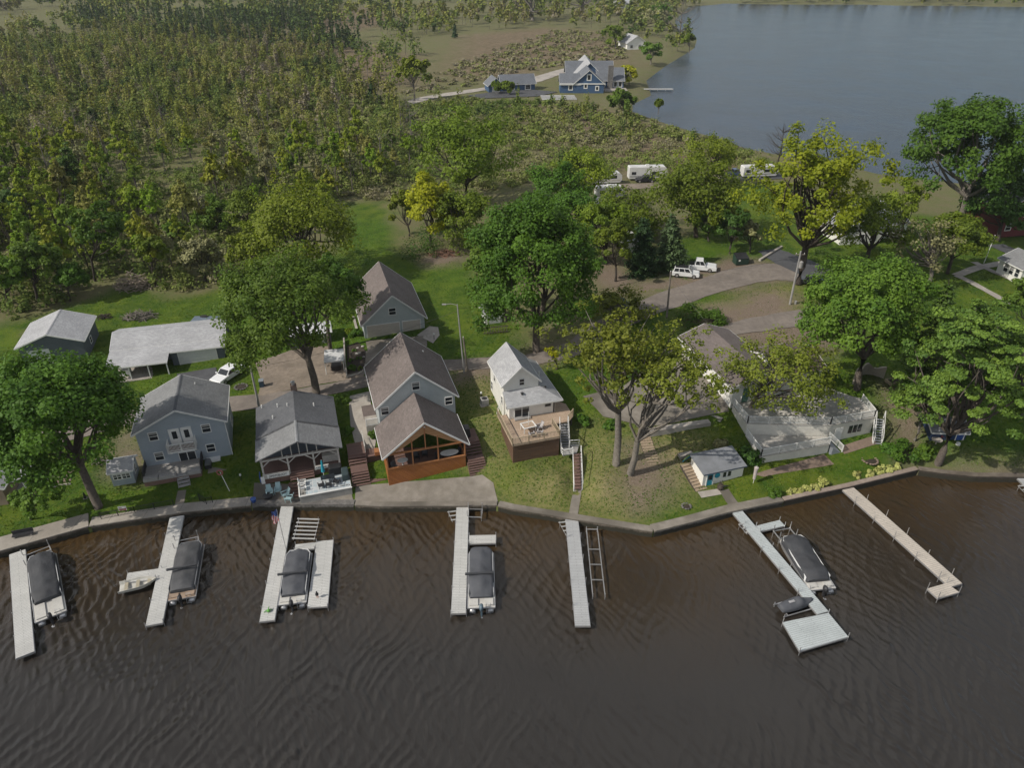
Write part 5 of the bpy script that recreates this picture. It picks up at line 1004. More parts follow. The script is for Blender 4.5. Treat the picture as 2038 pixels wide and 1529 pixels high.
# boat lifts: frames at the bow of each pontoon
def lift(label, Apx, Bpx, wd, bars, uprights=True, z=.45, name='boat_lift'):
    A, B = P(*Apx, z), P(*Bpx, z); L, rz = frame_of(A, B); o = thing(name, label, 'boat lift', (A.x, A.y, 0), rz); m = MB()
    for s in (-1, 1): m.bar((s * wd / 2, -.1, z), (s * wd / 2, L + .1, z), .09)
    for t in bars: m.bar((-wd / 2, L * t, z + .01), (wd / 2, L * t, z + .01), .08)
    m.build('frame', ALU, o)
    for s in (-1, 1):
        for t in (0, 1): MB().tube([(s * wd / 2, L * t, -1.4), (s * wd / 2, L * t, z + (.9 if uprights else .3))], .045, 6).build('leg', ALU, o)
    return o
lift('empty ladder shaped boat lift frame standing in the water right of the single grey dock', (1178, 1053), (1192, 1187), 1.15, (.01, .33, .56, .78), False)
lift('low white lift frame ahead of the far left pontoon', (73, 1098), (79, 1118), 2.3, (0,), True); lift('white lift frame at the bow of the tan decked pontoon', (372, 1074), (371, 1090), 2.2, (0,), True)
lift('upright lift frame parked against the wall by the T shaped dock', (946, 1014), (944, 1030), 1.5, (0, 1), True, .5); lift('white lift frame with winch at the bow of the longest pontoon', (1556, 1055), (1568, 1070), 1.9, (0, 1), True, .6)
def rack(label, px, rz, n, L, W_, tilt=.35):
    p = P(*px, .6); o = thing('dock_step_rack', label, 'dock steps', (p.x, p.y, 0), rz); m = MB()
    for k in range(n): m.bar((0, -.55 * k, .75 - tilt * k * .3), (L, -.55 * k, .55 - tilt * k * .3), .16, .05)
    m.build('treads', DOCKW, o); MB().bar((.12, .1, .62), (.12, -.55 * (n - 1) - .1, .62 - tilt * .3 * n), .06).bar((L - .1, .1, .44), (L - .1, -.55 * (n - 1) - .1, .44 - tilt * .3 * n), .06).build('frame', ALU, o)
    for x in (.12, L - .1): MB().tube([(x, 0, -1.2), (x, 0, .9)], .03, 6).build('leg', ALU, o)
rack('stacked white dock ladders and rails stored beside the flagpole dock', (592, 1035), .05, 6, 2.3, 3, .12); rack('white stepped ladder on the left side of the T shaped dock', (891, 1022), .4, 3, 1.1, 1.5); rack('white stepped ladder on the left side of the single grey dock', (1112, 1043), .4, 4, 1.0, 1.5); rack('small white ladder on the left of the slanting dock', (1470, 1047), .5, 3, 1.0, 1.2); rack('white steps by the dock at the right edge', (2026, 970), .3, 4, 1.2, 1.5)
# flag and toys on the U dock
fp = thing('flagpole', 'thin flagpole with a striped flag on the U shaped dock', 'flagpole', tuple(P(570, 1097, .62)), 0); MB().tube([(0, 0, 0), (-.1, .1, 5.4)], [.04, .025], 8).build('pole', ALU, fp)
fl_ = MB(); n = 8
for i in range(n):
    for b_ in range(7):
        pass
fm, nt, bs_ = mat('striped_flag'); co = coords(nt); sp_ = nt.nodes.new('ShaderNodeSeparateXYZ'); nt.links.new(co, sp_.inputs[0])
ml = nd(nt, 'ShaderNodeMath', operation='MULTIPLY'); nt.links.new(sp_.outputs[0], ml.inputs[0]); ml.inputs[1].default_value = 6.5; fr_ = nd(nt, 'ShaderNodeMath', operation='FRACT'); nt.links.new(ml.outputs[0], fr_.inputs[0]); gt_ = nd(nt, 'ShaderNodeMath', operation='GREATER_THAN'); nt.links.new(fr_.outputs[0], gt_.inputs[0]); gt_.inputs[1].default_value = .5
st_ = mixc(nt, gt_.outputs[0], (.45, .05, .06), (.6, .6, .6)); g2_ = nd(nt, 'ShaderNodeMath', operation='GREATER_THAN'); nt.links.new(sp_.outputs[2], g2_.inputs[0]); g2_.inputs[1].default_value = 4.55
nt.links.new(mixc(nt, g2_.outputs[0], st_, (.03, .06, .2)), bs_.inputs['Base Color'])
vs = []
for i in range(9):
    for k in range(13): vs.append((-.12 - i * .075 + .05 * math.sin(k * .9), .12 + .12 * math.sin(i * 1.1 + k * .5), 5.3 - k * .13 - i * .04))
MB().add(vs, [(i * 13 + k, (i + 1) * 13 + k, (i + 1) * 13 + k + 1, i * 13 + k + 1) for i in range(8) for k in range(12)]).build('flag', fm, fp, True)
fg = thing('dock_ornament', 'bright green frog shaped ornament on the end of the U shaped dock', 'ornament', tuple(P(535, 1218, .63)), .3); LIME = pm('lime_plastic', (.10, .32, .05), None, 5, .4)
MB().lathe([(.05, 0), (.16, .06), (.17, .16), (.1, .26), (.02, .3)], (0, 0, 0), 10).tube([(0, 0, .2), (-.25, .1, .1), (-.42, 0, .02)], [.06, .05, .03], 6).tube([(0, 0, .2), (.2, .16, .1), (.36, .1, .02)], [.06, .05, .03], 6).tube([(0, 0, .25), (.05, .3, .3)], [.06, .03], 6).build('body', LIME, fg, True)
bd = thing('dock_ornament', 'small dark bird ornament on orange legs on the broad pier of the U shaped dock', 'ornament', tuple(P(632, 1190, .63)), 0); MB().lathe([(.03, 0), (.15, .1), (.16, .25), (.06, .42), (.08, .5), (.02, .58)], (0, 0, .25), 10).build('body', DRKM, bd, True); MB().tube([(-.05, 0, 0), (-.05, 0, .3)], .03, 6).tube([(.07, .02, 0), (.05, 0, .3)], .03, 6).build('legs', pm('orange_plastic', (.45, .12, .04), None, 5, .5), bd)
# ------------------------------------------------------------------ trees
BARK = pm('grey_bark', (.125, .105, .088), (.07, .058, .048), 3.5, .95, 7, .05); BARKD = pm('dark_bark', (.065, .052, .042), (.04, .032, .026), 3.5, .95, 7, .05); BARKL = pm('pale_bark', (.20, .18, .155), (.12, .105, .09), 3.5, .95, 7, .05)
LEAF = {
 'maple': leafmat('maple_leaves', (.026, .054, .011), (.066, .105, .018)), 'bright': leafmat('bright_leaves', (.038, .066, .013), (.092, .122, .024)), 'dark': leafmat('dark_leaves', (.018, .038, .011), (.042, .070, .016), .2),
 'gold': leafmat('gold_leaves', (.17, .15, .010), (.25, .22, .016)), 'willow': leafmat('willow_leaves', (.10, .112, .010), (.175, .165, .012)), 'oak': leafmat('oak_leaves', (.078, .092, .013), (.135, .140, .018)),
 'locust': leafmat('locust_leaves', (.078, .084, .017), (.135, .128, .024)), 'olive': leafmat('olive_leaves', (.055, .072, .012), (.105, .12, .016)), 'pine': leafmat('pine_needles', (.024, .044, .013), (.098, .122, .028), .22), 'spruce': leafmat('spruce_needles', (.022, .042, .012), (.055, .078, .020), .15),
 'cypress': leafmat('dark_needles', (.010, .024, .012), (.022, .040, .018), .1), 'bluespruce': leafmat('grey_green_needles', (.028, .045, .028), (.055, .072, .045), .1), 'bronze': leafmat('bronze_leaves', (.085, .066, .026), (.125, .098, .038)), 'brush': leafmat('grey_brush', (.10, .085, .062), (.16, .135, .10), .1),
 'hosta': leafmat('hosta_leaves', (.22, .26, .09), (.30, .33, .14), .2)}
def leaf_quads(c, nrm, size, rg, asp=.7):
    n = len(c); nrm = nrm / (np.linalg.norm(nrm, axis=1, keepdims=True) + 1e-9); a = rg.normal(size=(n, 3)); u = np.cross(nrm, a); u /= (np.linalg.norm(u, axis=1, keepdims=True) + 1e-9); v = np.cross(nrm, u)
    u = u * (size * asp * .5)[:, None]; v = v * (size * .5)[:, None]; b = nrm * (size * .12)[:, None]
    V = np.stack([c - u - v, c + u - v + b, c + u + v, c - u + v + b], 1).reshape(-1, 3); return V, np.arange(4 * n).reshape(n, 4)
def crown_pts(rg, R, hr, ncl, per, lump=.35, flat=.8, rc=(.17, .30), shell=.55, droop=0):
    d = rg.normal(size=(ncl, 3)); d /= np.linalg.norm(d, axis=1, keepdims=True); d[:, 2] = np.where(d[:, 2] < -.55, -d[:, 2], d[:, 2])
    k = rg.random(ncl) ** .5; rad = shell + (1 - shell) * k; rad *= 1 + lump * (rg.random(ncl) - .6)
    C = d * rad[:, None] * np.array([R, R, R * hr]); r_ = rg.uniform(*rc, ncl) * R
    o = rg.normal(size=(ncl, per, 3)); o /= np.linalg.norm(o, axis=2, keepdims=True); o *= (rg.random((ncl, per, 1)) ** .45) * r_[:, None, None]; o[..., 2] *= flat
    P_ = C[:, None] + o; P_[..., 2] -= droop * np.hypot(o[..., 0], o[..., 1]) ** 2
    N_ = .55 * o / (r_[:, None, None]) + .35 * d[:, None] + np.array([0, 0, .45]) + rg.normal(size=o.shape) * .38
    T = np.clip(rg.random((ncl, 1)) * .55 + rg.random((ncl, per)) * .45, 0, 1)
    return C, P_.reshape(-1, 3), N_.reshape(-1, 3), T.ravel()
def limb_mb(m, p, q, r0, r1, rg, bend=.18, n=4, seg=6):
    p, q = Vector(p), Vector(q); L = (q - p).length; pts = []
    off = Vector(rg.normal(size=3)) * L * bend * .5; off.z = abs(off.z) * .3 - L * .08
    for i in range(n + 1): t = i / n; pts.append(p.lerp(q, t) + off * math.sin(math.pi * t))
    m.tube(pts, [r0 + (r1 - r0) * i / n for i in range(n + 1)], seg, False); return pts
def tree(name, label, base, cc, w, leaf, hr=.8, ncl=70, per=200, size=.3, bark=None, seed=0, group=None, lump=.35, rc=(.17, .30), shell=.55, limbs=16, r0=None, droop=0, fork=.42, cat='tree', flat=.8, z=None, kids=None):
    rg = np.random.default_rng(seed + 100); b = G(*base) if z is None else P(*base, z); x, y = b.x, b.y; lo, hi = b.z, b.z + 45
    for _ in range(40):
        mid = (lo + hi) / 2
        if proj(x, y, mid)[1] > cc[1]: lo = mid
        else: hi = mid
    zc = lo; ppm_ = FPX / (y * CC + (CH - zc) * CS); dx = (cc[0] - proj(x, y, zc)[0]) / ppm_; R_ = w / 2 / ppm_
    zc = max(zc, b.z + R_ * hr * .75)
    o = thing(name, label, cat, (x, y, b.z - .05), 0, group); cz_ = zc - b.z; cen = np.array([dx, 0, cz_])
    C, Pp, Nn, T = crown_pts(rg, R_, hr, ncl, per, lump, flat, rc, shell, droop)
    V, Q = leaf_quads(Pp + cen, Nn, size * rg.uniform(.6, 1.35, len(Pp)), rg); np_mesh('crown', V, Q, LEAF[leaf], o, T)
    r0 = r0 or max(.14, R_ * .062); fz = max(.8, (cz_ - R_ * hr * .55)) if fork is None else cz_ * fork
    m = MB(); top = Vector((dx * .9, 0, cz_ + R_ * hr * .35)); fk = Vector((dx * .35 * fork if fork else 0, 0, fz))
    m.tube([(0, 0, -.3), (0, 0, .25), fk.lerp(Vector((0, 0, 0)), .5) + Vector((rg.normal() * .1, 0, 0)), fk], [r0 * 1.5, r0 * 1.05, r0 * .92, r0 * .8], 9, False)
    pts = limb_mb(m, fk, top, r0 * .72, r0 * .14, rg, .12, 5, 7); order = np.argsort(rg.random(len(C)))[:limbs]
    for i, ci in enumerate(order):
        s = pts[int(rg.integers(0, 4))] if i > 3 else fk; e = Vector(C[ci] * .92 + cen)
        if e.z < s.z - .5: s = fk
        pp = limb_mb(m, s, e, r0 * rg.uniform(.28, .48) if i > 3 else r0 * .55, r0 * .07, rg, .2, 4, 5)
        for _ in range(2):
            k = C[int(rg.integers(0, len(C)))] * .95 + cen
            if (Vector(k) - pp[2]).length < R_ * .75: limb_mb(m, pp[2], Vector(k), r0 * .16, r0 * .05, rg, .15, 3, 4)
    m.build('trunk', bark or BARK, o, True); return o, R_, zc
def conifer(name, label, base, top, w, leaf, seed=0, group=None, layers=18, per=10, size=.3, narrow=1.0, bark=None, gap=.12, plate=False, dens=26):
    rg = np.random.default_rng(seed + 500); b = G(*base); lo, hi = b.z, b.z + 45
    for _ in range(40):
        mid = (lo + hi) / 2
        if proj(b.x, b.y, mid)[1] > top[1]: lo = mid
        else: hi = mid
    Hh = lo - b.z; ppm_ = FPX / (b.y * CC + (CH - b.z - Hh * .4) * CS); R_ = w / 2 / ppm_; lean = (top[0] - proj(b.x, b.y, lo)[0]) / ppm_
    o = thing(name, label, 'tree', (b.x, b.y, b.z - .05), 0, group); Ps, Ns, Ts = [], [], []; m = MB(); r0 = max(.12, Hh * .018)
    m.tube([(0, 0, -.2), (lean * .3, 0, Hh * .4), (lean, 0, Hh)], [r0 * 1.3, r0 * .8, r0 * .1], 7, False)
    for l in range(layers):
        t = gap + (1 - gap) * (l + rg.uniform(-.3, .3)) / layers; z = Hh * t
        rr = R_ * ((1 - t) / (1 - gap)) ** (.8 * narrow) * rg.uniform(.8, 1.1) if not plate else R_ * (math.sin(math.pi * min(.97, (.22 + t * .72))) ** .7) * rg.uniform(.65, 1.15)
        nb = max(4, int(per * (.5 + .5 * rr / R_)))
        for k in range(nb):
            a = 2 * math.pi * (k + rg.random()) / nb; L = max(.25, rr * rg.uniform(.7, 1.12)); up = (.14 if plate else -.22) + rg.uniform(-.12, .12)
            n = max(6, int(dens * L / 1.2)); s = rg.random(n) ** .7; sp = (.10 + .16 * (1 - s)) * L + .12 if not plate else (.14 + .22 * s) * L * .8 + .15
            px_ = np.cos(a) * s * L + rg.normal(size=n) * sp * .6 + lean * t; py_ = np.sin(a) * s * L + rg.normal(size=n) * sp * .6; pz_ = z + up * s * L + rg.normal(size=n) * (sp * .35)
            Ps.append(np.stack([px_, py_, pz_], 1)); nn = rg.normal(size=(n, 3)) * .45 + np.array([math.cos(a) * .4, math.sin(a) * .4, .8]); Ns.append(nn); Ts.append(np.clip(s * .6 + rg.random(n) * .4 - .05 + rg.uniform(-.15, .15), 0, 1))
            if plate or k % 3 == 0: m.tube([(lean * t, 0, z), (lean * t + math.cos(a) * L * .8, math.sin(a) * L * .8, z + up * L * .8)], [r0 * .3, r0 * .08], 4, False)
    Ps = np.concatenate(Ps); V, Q = leaf_quads(Ps, np.concatenate(Ns), size * rg.uniform(.6, 1.4, len(Ps)), rg, .5); np_mesh('crown', V, Q, LEAF[leaf], o, np.concatenate(Ts)); m.build('trunk', bark or BARKD, o, True); return o
def bare(o, Hh, R_, seed, m_=None, n=26, r0=.16, up=.55):
    rg = np.random.default_rng(seed); m = MB(); tp = limb_mb(m, (0, 0, -.2), (rg.normal() * .4, rg.normal() * .4, Hh * .92), r0, r0 * .15, rg, .06, 6, 6)
    for i in range(n):
        k = int(rg.integers(2, 6)); a = rg.uniform(0, 6.28); L = R_ * rg.uniform(.5, 1.1) * (1.15 - k * .1); s = tp[k]; e = s + Vector((math.cos(a) * L, math.sin(a) * L, L * up * rg.uniform(.6, 1.6)))
        pp = limb_mb(m, s, e, r0 * .3, r0 * .05, rg, .15, 3, 4)
        for _ in range(4): a2 = a + rg.normal() * .8; q = pp[int(rg.integers(1, 4))]; limb_mb(m, q, q + Vector((math.cos(a2) * L * .4, math.sin(a2) * L * .4, L * .35 * rg.uniform(.3, 1.4))), r0 * .09, r0 * .03, rg, .1, 2, 3)
    return m.build('trunk', m_ or BARKL, o)
def shrub(label, px, w, leaf, hr=.75, ncl=14, per=90, size=.2, seed=0, group=None, name='shrub'):
    rg = np.random.default_rng(seed + 900); b = G(*px); ppm_ = FPX / (b.y * CC + (CH - b.z) * CS); R_ = w / 2 / ppm_; o = thing(name, label, 'shrub', tuple(b), 0, group)
    C, Pp, Nn, T = crown_pts(rg, R_, hr, ncl, per, .3, .9, (.3, .5), .3); Pp[:, 2] = np.abs(Pp[:, 2] + R_ * hr * .45); V, Q = leaf_quads(Pp, Nn, size * rg.uniform(.6, 1.3, len(Pp)), rg); np_mesh('foliage', V, Q, LEAF[leaf], o, T)
    m = MB()
    for k in range(5): a = k * 1.256; m.tube([(0, 0, -.1), (math.cos(a) * R_ * .4, math.sin(a) * R_ * .4, R_ * hr * .7)], [.04, .015], 4, False)
    m.build('stems', BARKD, o); return o
# -- the named trees round the houses
tree('maple_tree', 'big dense maple over the blue garden shed, trunk at the sea wall crack', (196, 1010), (108, 832), 292, 'maple', .84, 150, 270, .25, BARK, 1, rc=(.15, .27), limbs=18, fork=.5)
tree('maple_tree', 'wide bright green maple leaning left over the tan gravel driveway, one low bowed limb', (630, 784), (570, 618), 262, 'bright', .78, 120, 270, .24, BARK, 2, rc=(.15, .27), fork=.42)
tree('maple_tree', 'darker maple with a thick upright trunk behind the white canopy on the gravel driveway', (658, 698), (654, 578), 135, 'maple', .95, 50, 170, .3, BARK, 3, fork=.55)
tree('oak_tree', 'broad yellow olive oak behind the leaning maple at the edge of the woods', (612, 560), (590, 462), 225, 'oak', .7, 95, 150, .34, BARK, 4, lump=.5)
tree('maple_tree', 'tallest dense green maple filling the back plot above the garden shed and lane', (1067, 700), (1062, 548), 262, 'maple', 1.12, 170, 250, .27, BARK, 5, rc=(.14, .25), fork=.35)
tree('maple_tree', 'bright green maple at the left front of the tallest maple, over the back lawn', (1005, 640), (988, 515), 120, 'bright', 1.0, 60, 150, .3, BARK, 6)
tree('wide_tree', 'large airy olive green tree standing alone at the marsh edge behind the back plot', (930, 408), (925, 300), 205, 'olive', .72, 90, 110, .42, BARKD, 7, lump=.5, rc=(.14, .24), limbs=22)
tree('golden_tree', 'golden yellow tree with dark stems at the back of the plot', (858, 492), (852, 414), 104, 'gold', 1.15, 60, 150, .32, BARKD, 8, lump=.5)
tree('oak_tree', 'soft green tree filling the back of the plot right of the golden tree', (935, 492), (925, 432), 125, 'olive', .85, 60, 130, .32, BARKD, 240, lump=.5)
tree('golden_tree', 'dull yellow tree just left of the golden one', (815, 470), (800, 420), 62, 'oak', 1.2, 26, 120, .32, BARKD, 9)
tree('locust_tree', 'tall grey limbed tree with thin yellow green leaves right of the small white house', (1226, 925), (1215, 705), 230, 'locust', .85, 140, 42, .24, BARKL, 10, lump=.8, rc=(.07, .17), limbs=30, r0=.42, shell=.35, fork=.5)
tree('locust_tree', 'second grey trunked tree with thin yellow leaves, spreading right over the concrete patio', (1254, 945), (1335, 745), 240, 'locust', .62, 140, 42, .24, BARKL, 11, lump=.8, rc=(.07, .17), limbs=30, r0=.38, shell=.35, fork=.36)
tree('locust_tree', 'feathery thin leaved tree rising through the cream terraces in front of the long house', (1488, 826), (1560, 750), 215, 'locust', .66, 85, 80, .24, BARK, 12, lump=.6, rc=(.13, .24), limbs=26, r0=.24, fork=.45)
tree('maple_tree', 'large round maple between the long white house and the pine', (1705, 775), (1722, 622), 238, 'bright', .92, 140, 250, .25, BARK, 13, rc=(.14, .25))
conifer('spruce_tree', 'pointed spruce with upswept boughs between the round maple and the pine', (1858, 800), (1893, 555), 150, 'spruce', 14, layers=24, per=11, size=.28, dens=34)
tree('pine_tree', 'huge spreading pine with layered boughs overhanging the navy shed', (1866, 926), (1936, 748), 250, 'pine', 1.32, 210, 210, .22, BARK, 15, lump=.6, rc=(.09, .19), shell=.25, flat=.32, limbs=44, fork=.36)
tree('pine_tree', 'second pine trunk left of the navy shed with drooping boughs', (1820, 878), (1842, 790), 90, 'pine', 1.3, 46, 150, .22, BARKL, 16, lump=.7, rc=(.12, .24), flat=.35, limbs=16)
tree('pine_tree', 'pine cut off by the right edge beside the leftover lawn', (2030, 830), (2040, 710), 130, 'pine', 1.3, 70, 200, .22, BARK, 17, lump=.7, rc=(.12, .22), flat=.35, limbs=20)
tree('tall_tree', 'very tall dense green tree against the lake at the upper right', (1900, 478), (1930, 300), 225, 'maple', .86, 120, 170, .40, BARKL, 18, rc=(.14, .25), fork=.5)
tree('tall_tree', 'dark green tree below the very tall one, in front of the red house', (1985, 480), (1985, 405), 135, 'dark', 1.0, 60, 140, .4, BARKD, 19)
tree('willow_tree', 'huge yellow willow with a thick dark trunk beside the parking pad', (1588, 566), (1622, 385), 275, 'willow', .86, 120, 105, .36, BARKD, 20, lump=.75, rc=(.09, .2), limbs=40, r0=.62, shell=.3, fork=.42)
tree('young_tree', 'yellow young tree in front of the stepped grey roofs', (1790, 480), (1802, 400), 82, 'oak', 1.1, 30, 100, .3, BARKD, 21, lump=.5)
tree('young_tree', 'mixed yellow and green tree hiding the white low building', (1722, 530), (1735, 448), 150, 'olive', .8, 55, 120, .32, BARKD, 22, lump=.5)
tree('young_tree', 'soft yellow green conifer like tree beside the footpaths', (1885, 545), (1905, 470), 118, 'olive', .72, 55, 130, .32, BARKD, 23)
tree('oak_tree', 'spreading olive oak right of the campers, with dark crossing limbs', (1385, 472), (1382, 386), 180, 'olive', .72, 80, 115, .36, BARKD, 24, lump=.55, limbs=28, r0=.42)
tree('oak_tree', 'yellowish oak in front of the campers, left of the spreading olive oak', (1255, 470), (1243, 428), 150, 'olive', .62, 60, 105, .34, BARKD, 25, lump=.5, limbs=24)
tree('oak_tree', 'yellow leaved tree at the left end of the camp ground', (1165, 420), (1158, 345), 115, 'oak', .75, 55, 100, .34, BARKD, 26, lump=.6, limbs=22)
tree('oak_tree', 'green tree behind the tallest maple at the back of the plot', (1115, 450), (1105, 385), 130, 'maple', .85, 60, 120, .34, BARKD, 27, lump=.5)
tree('oak_tree', 'yellow tree by the lake shore in front of the lone white trailer', (1440, 372), (1410, 312), 115, 'oak', .75, 50, 95, .34, BARKD, 28, lump=.6)
tree('young_tree', 'small green tree behind the sport utility car', (1410, 480), (1400, 440), 70, 'maple', 1.0, 30, 110, .3, BARKD, 29)
tree('oak_tree', 'olive tree between the tallest maple and the columnar evergreen', (1205, 525), (1196, 455), 120, 'olive', .9, 55, 110, .34, BARKD, 230, lump=.5)
tree('oak_tree', 'green tree deep behind the tallest maple, lower one', (1145, 490), (1135, 425), 110, 'maple', .9, 50, 110, .34, BARKD, 232, lump=.5)
tree('oak_tree', 'yellow tree overhanging the blue car at the lane', (1235, 640), (1232, 612), 120, 'locust', .5, 40, 90, .26, BARKL, 233, lump=.5)
tree('oak_tree', 'dim green tree right of the spreading olive oak', (1440, 470), (1440, 420), 80, 'locust', .9, 34, 100, .32, BARKD, 234, lump=.5)
conifer('cypress_tree', 'dark columnar evergreen beside the parked cars, left of the grey spruce', (1278, 546), (1282, 432), 72, 'cypress', 30, layers=20, per=10, size=.32, narrow=.55, gap=.02, dens=34)
conifer('spruce_tree', 'dark grey green spruce right of the columnar evergreen', (1336, 535), (1338, 420), 92, 'bluespruce', 31, layers=20, per=10, size=.32, gap=.03, dens=34)
tree('young_tree', 'dark round tree behind the dumpster', (1452, 505), (1462, 452), 66, 'dark', 1.1, 30, 120, .3, BARKD, 32); tree('young_tree', 'purple brown tree just right of the dumpster', (1492, 503), (1490, 462), 50, 'brush', 1.0, 22, 90, .28, BARKD, 33)
tree('young_tree', 'bright green sapling among low plants at the left of the lane bend', (1225, 560), (1218, 485), 80, 'olive', 1.1, 34, 110, .3, BARKD, 34); tree('young_tree', 'little yellow tree beside the small white house roof', (1108, 735), (1100, 705), 34, 'gold', .9, 12, 80, .22, BARKD, 35)
tree('young_tree', 'tangled grey leafless thicket tree left of the footpaths', (1850, 560), (1840, 490), 130, 'brush', .8, 40, 45, .3, BARKL, 36, limbs=40, lump=.6)
tree('young_tree', 'green tree at the right edge below the footpaths', (2040, 690), (2040, 590), 70, 'bright', 1.1, 30, 120, .3, BARK, 37)
tree('ornamental_tree', 'small green leafy tree on the left lawn near the tan cottage', (62, 1035), (72, 990), 88, 'bright', .55, 26, 110, .24, BARK, 38, fork=.4)
o = thing('bare_tree', 'bare leafless tree standing at the lake shore above the white trailer', 'tree', tuple(G(1545, 330)), 0); bare(o, 12, 5.2, 61, BARKD, 34, .3)
o = thing('bare_tree', 'tall bare tree on the far point at the edge of the back lake', 'tree', tuple(P(1352, 88, 1.2)), 0); bare(o, 30, 12, 62, BARKL, 40, .6)
for k, (px, lf, cx, cy, w_, lb) in enumerate([((1372, 105), 'olive', 1368, 78, 26, 'slim green tree at the tip of the far point'), ((1295, 128), 'bright', 1295, 105, 48, 'round green tree left of the lake on the far point'), ((1225, 95), 'olive', 1222, 72, 48, 'yellow green tree left of the far white house'), ((1262, 60), 'brush', 1300, 60, 60, 'grey brown tree behind the far white house'),
        ((1252, 168), 'gold', 1252, 150, 44, 'orange yellow shrubby tree beside the blue lake house chimney'), ((1240, 235), 'bright', 1238, 200, 50, 'young green tree in the marsh below the blue lake house'), ((1012, 188), 'olive', 1010, 172, 24, 'small tree in front of the blue garage'), ((988, 186), 'olive', 987, 172, 20, 'left small tree in front of the blue garage'),
        ((1310, 225), 'olive', 1312, 205, 14, 'lone thin tree standing in the reeds at the lake edge'), ((825, 200), 'oak', 822, 140, 62, 'yellow round tree beside the far driveway'), ((1160, 30), 'oak', 1150, 20, 120, 'wide yellow tree mass beyond the tan marsh'), ((1060, 40), 'olive', 1050, 22, 110, 'wide olive tree mass beyond the tan marsh'), ((1330, 60), 'maple', 1320, 30, 50, 'tall green tree near the tip of the far point')]):
    tree('shore_tree', lb, px, (cx, cy), w_, lf, .9, 26, 60, .9, BARKL, 70 + k, z=1.2)
conifer('spruce_tree', 'dark spruce with drooping boughs in the woods above the barns', (140, 400), (128, 278), 105, 'spruce', 40, layers=15, per=10, size=.42, dens=26)
for k, (px, tp, w_) in enumerate([((262, 78), (262, 42), 22), ((905, 75), (905, 45), 12), ((690, 90), (690, 62), 12), ((740, 195), (740, 150), 22), ((255, 75), (247, 45), 18)]): conifer('spruce_tree', ['short broad dark spruce on the left horizon', 'thin spruce left of the tan clearing', 'thin dark spruce above the central woods', 'dark spruce above the wide olive tree', 'dark spruce paired with the short broad one'][k], px, tp, w_, 'cypress', 41 + k, layers=12, per=8, size=1.0, dens=8)
for k, (px, cx, cy, w_, lf, lb) in enumerate([((75, 600), 75, 520, 92, 'bright', 'rounded bright green tree at the woods edge left of the barns'), ((20, 615), 12, 545, 75, 'bright', 'bright bushy tree at the left edge of the woods edge row'), ((190, 560), 195, 450, 88, 'maple', 'flat topped green tree rising from the woods edge'), ((140, 600), 140, 550, 60, 'maple', 'low green tree on the woods edge beside the rounded one'), ((310, 570), 300, 500, 62, 'olive', 'pale leaved bushy tree behind the dead reeds'), ((345, 510), 345, 460, 40, 'bright', 'small bright sapling tree in the middle of the woods edge'), ((425, 470), 430, 430, 70, 'bright', 'bright green tree left of the broad yellow oak'), ((490, 480), 490, 420, 78, 'olive', 'soft grey green tree touching the broad yellow oak'), ((505, 570), 500, 500, 95, 'oak', 'low yellow tree below the broad yellow oak'), ((410, 560), 405, 510, 80, 'brush', 'grey brown thicket tree behind the leaning maple'), ((30, 470), 25, 420, 90, 'dark', 'dark airy tree at the left edge above the bright bushy one'), ((585, 345), 575, 345, 40, 'bright', 'narrow bright tree in the middle of the marsh woods')]):
    tree('edge_tree', lb, px, (cx, cy), w_, lf, .95, 40, 110, .34, BARKD, 140 + k, lump=.5)
# shrubs
for k, (px, w_, lf, lb) in enumerate([((835, 508), 84, 'dark', 'dark rounded shrub at the corner of the back lawn'), ((880, 480), 90, 'maple', 'green shrub bank below the golden tree'), ((930, 498), 70, 'olive', 'greyish shrub beside the brown brush pile'), ((1375, 642), 66, 'maple', 'wide green hedge behind the long brown roof'), ((1420, 640), 50, 'maple', 'right end of the green hedge behind the long brown roof'), ((1495, 915), 46, 'dark', 'dark shrub between the boathouse and the terrace'), ((708, 668), 26, 'maple', 'shrub at the left corner of the garage'), ((696, 664), 18, 'oak', 'yellow shrub left of the garage shrub'),
        ((700, 735), 16, 'maple', 'low plant at the end of the stone bed'), ((688, 798), 22, 'bright', 'round bright shrub right of the porch cottage roof'), ((694, 860), 18, 'maple', 'dark green plant along the walkway edge'), ((1160, 842), 26, 'maple', 'small shrub at the right corner of the raised deck'), ((1215, 850), 30, 'maple', 'vine covered stump left of the grey trunks'), ((1800, 910), 60, 'maple', 'green shrub on the shaded bank left of the pine trunk'), ((1768, 900), 36, 'maple', 'shrub at the end of the fire ring lawn'), ((1835, 905), 40, 'bright', 'leafy shrub in front of the pine'), ((748, 868), 24, 'maple', 'potted bush below the side porch of the middle house'), ((1435, 888), 26, 'brush', 'grey brown clipped bush above the boathouse steps'), ((1820, 590), 60, 'oak', 'yellow leaved shrub left of the footpaths'), ((1540, 985), 24, 'maple', 'dark green plant at the left end of the hosta bed')]):
    shrub(lb, px, w_, lf, .7, 14, 100, .22, k)
for k, px in enumerate([(1575, 984), (1590, 980), (1606, 976), (1622, 973), (1636, 968), (1710, 949), (1730, 945), (1748, 940), (1765, 936), (1780, 931)]):
    shrub('pale cream green hosta along the steel sea wall', px, 20 if k != 4 else 28, 'hosta', .6, 7, 60, .2, 50 + k, 'pale hostas planted along the sea wall', 'hosta')
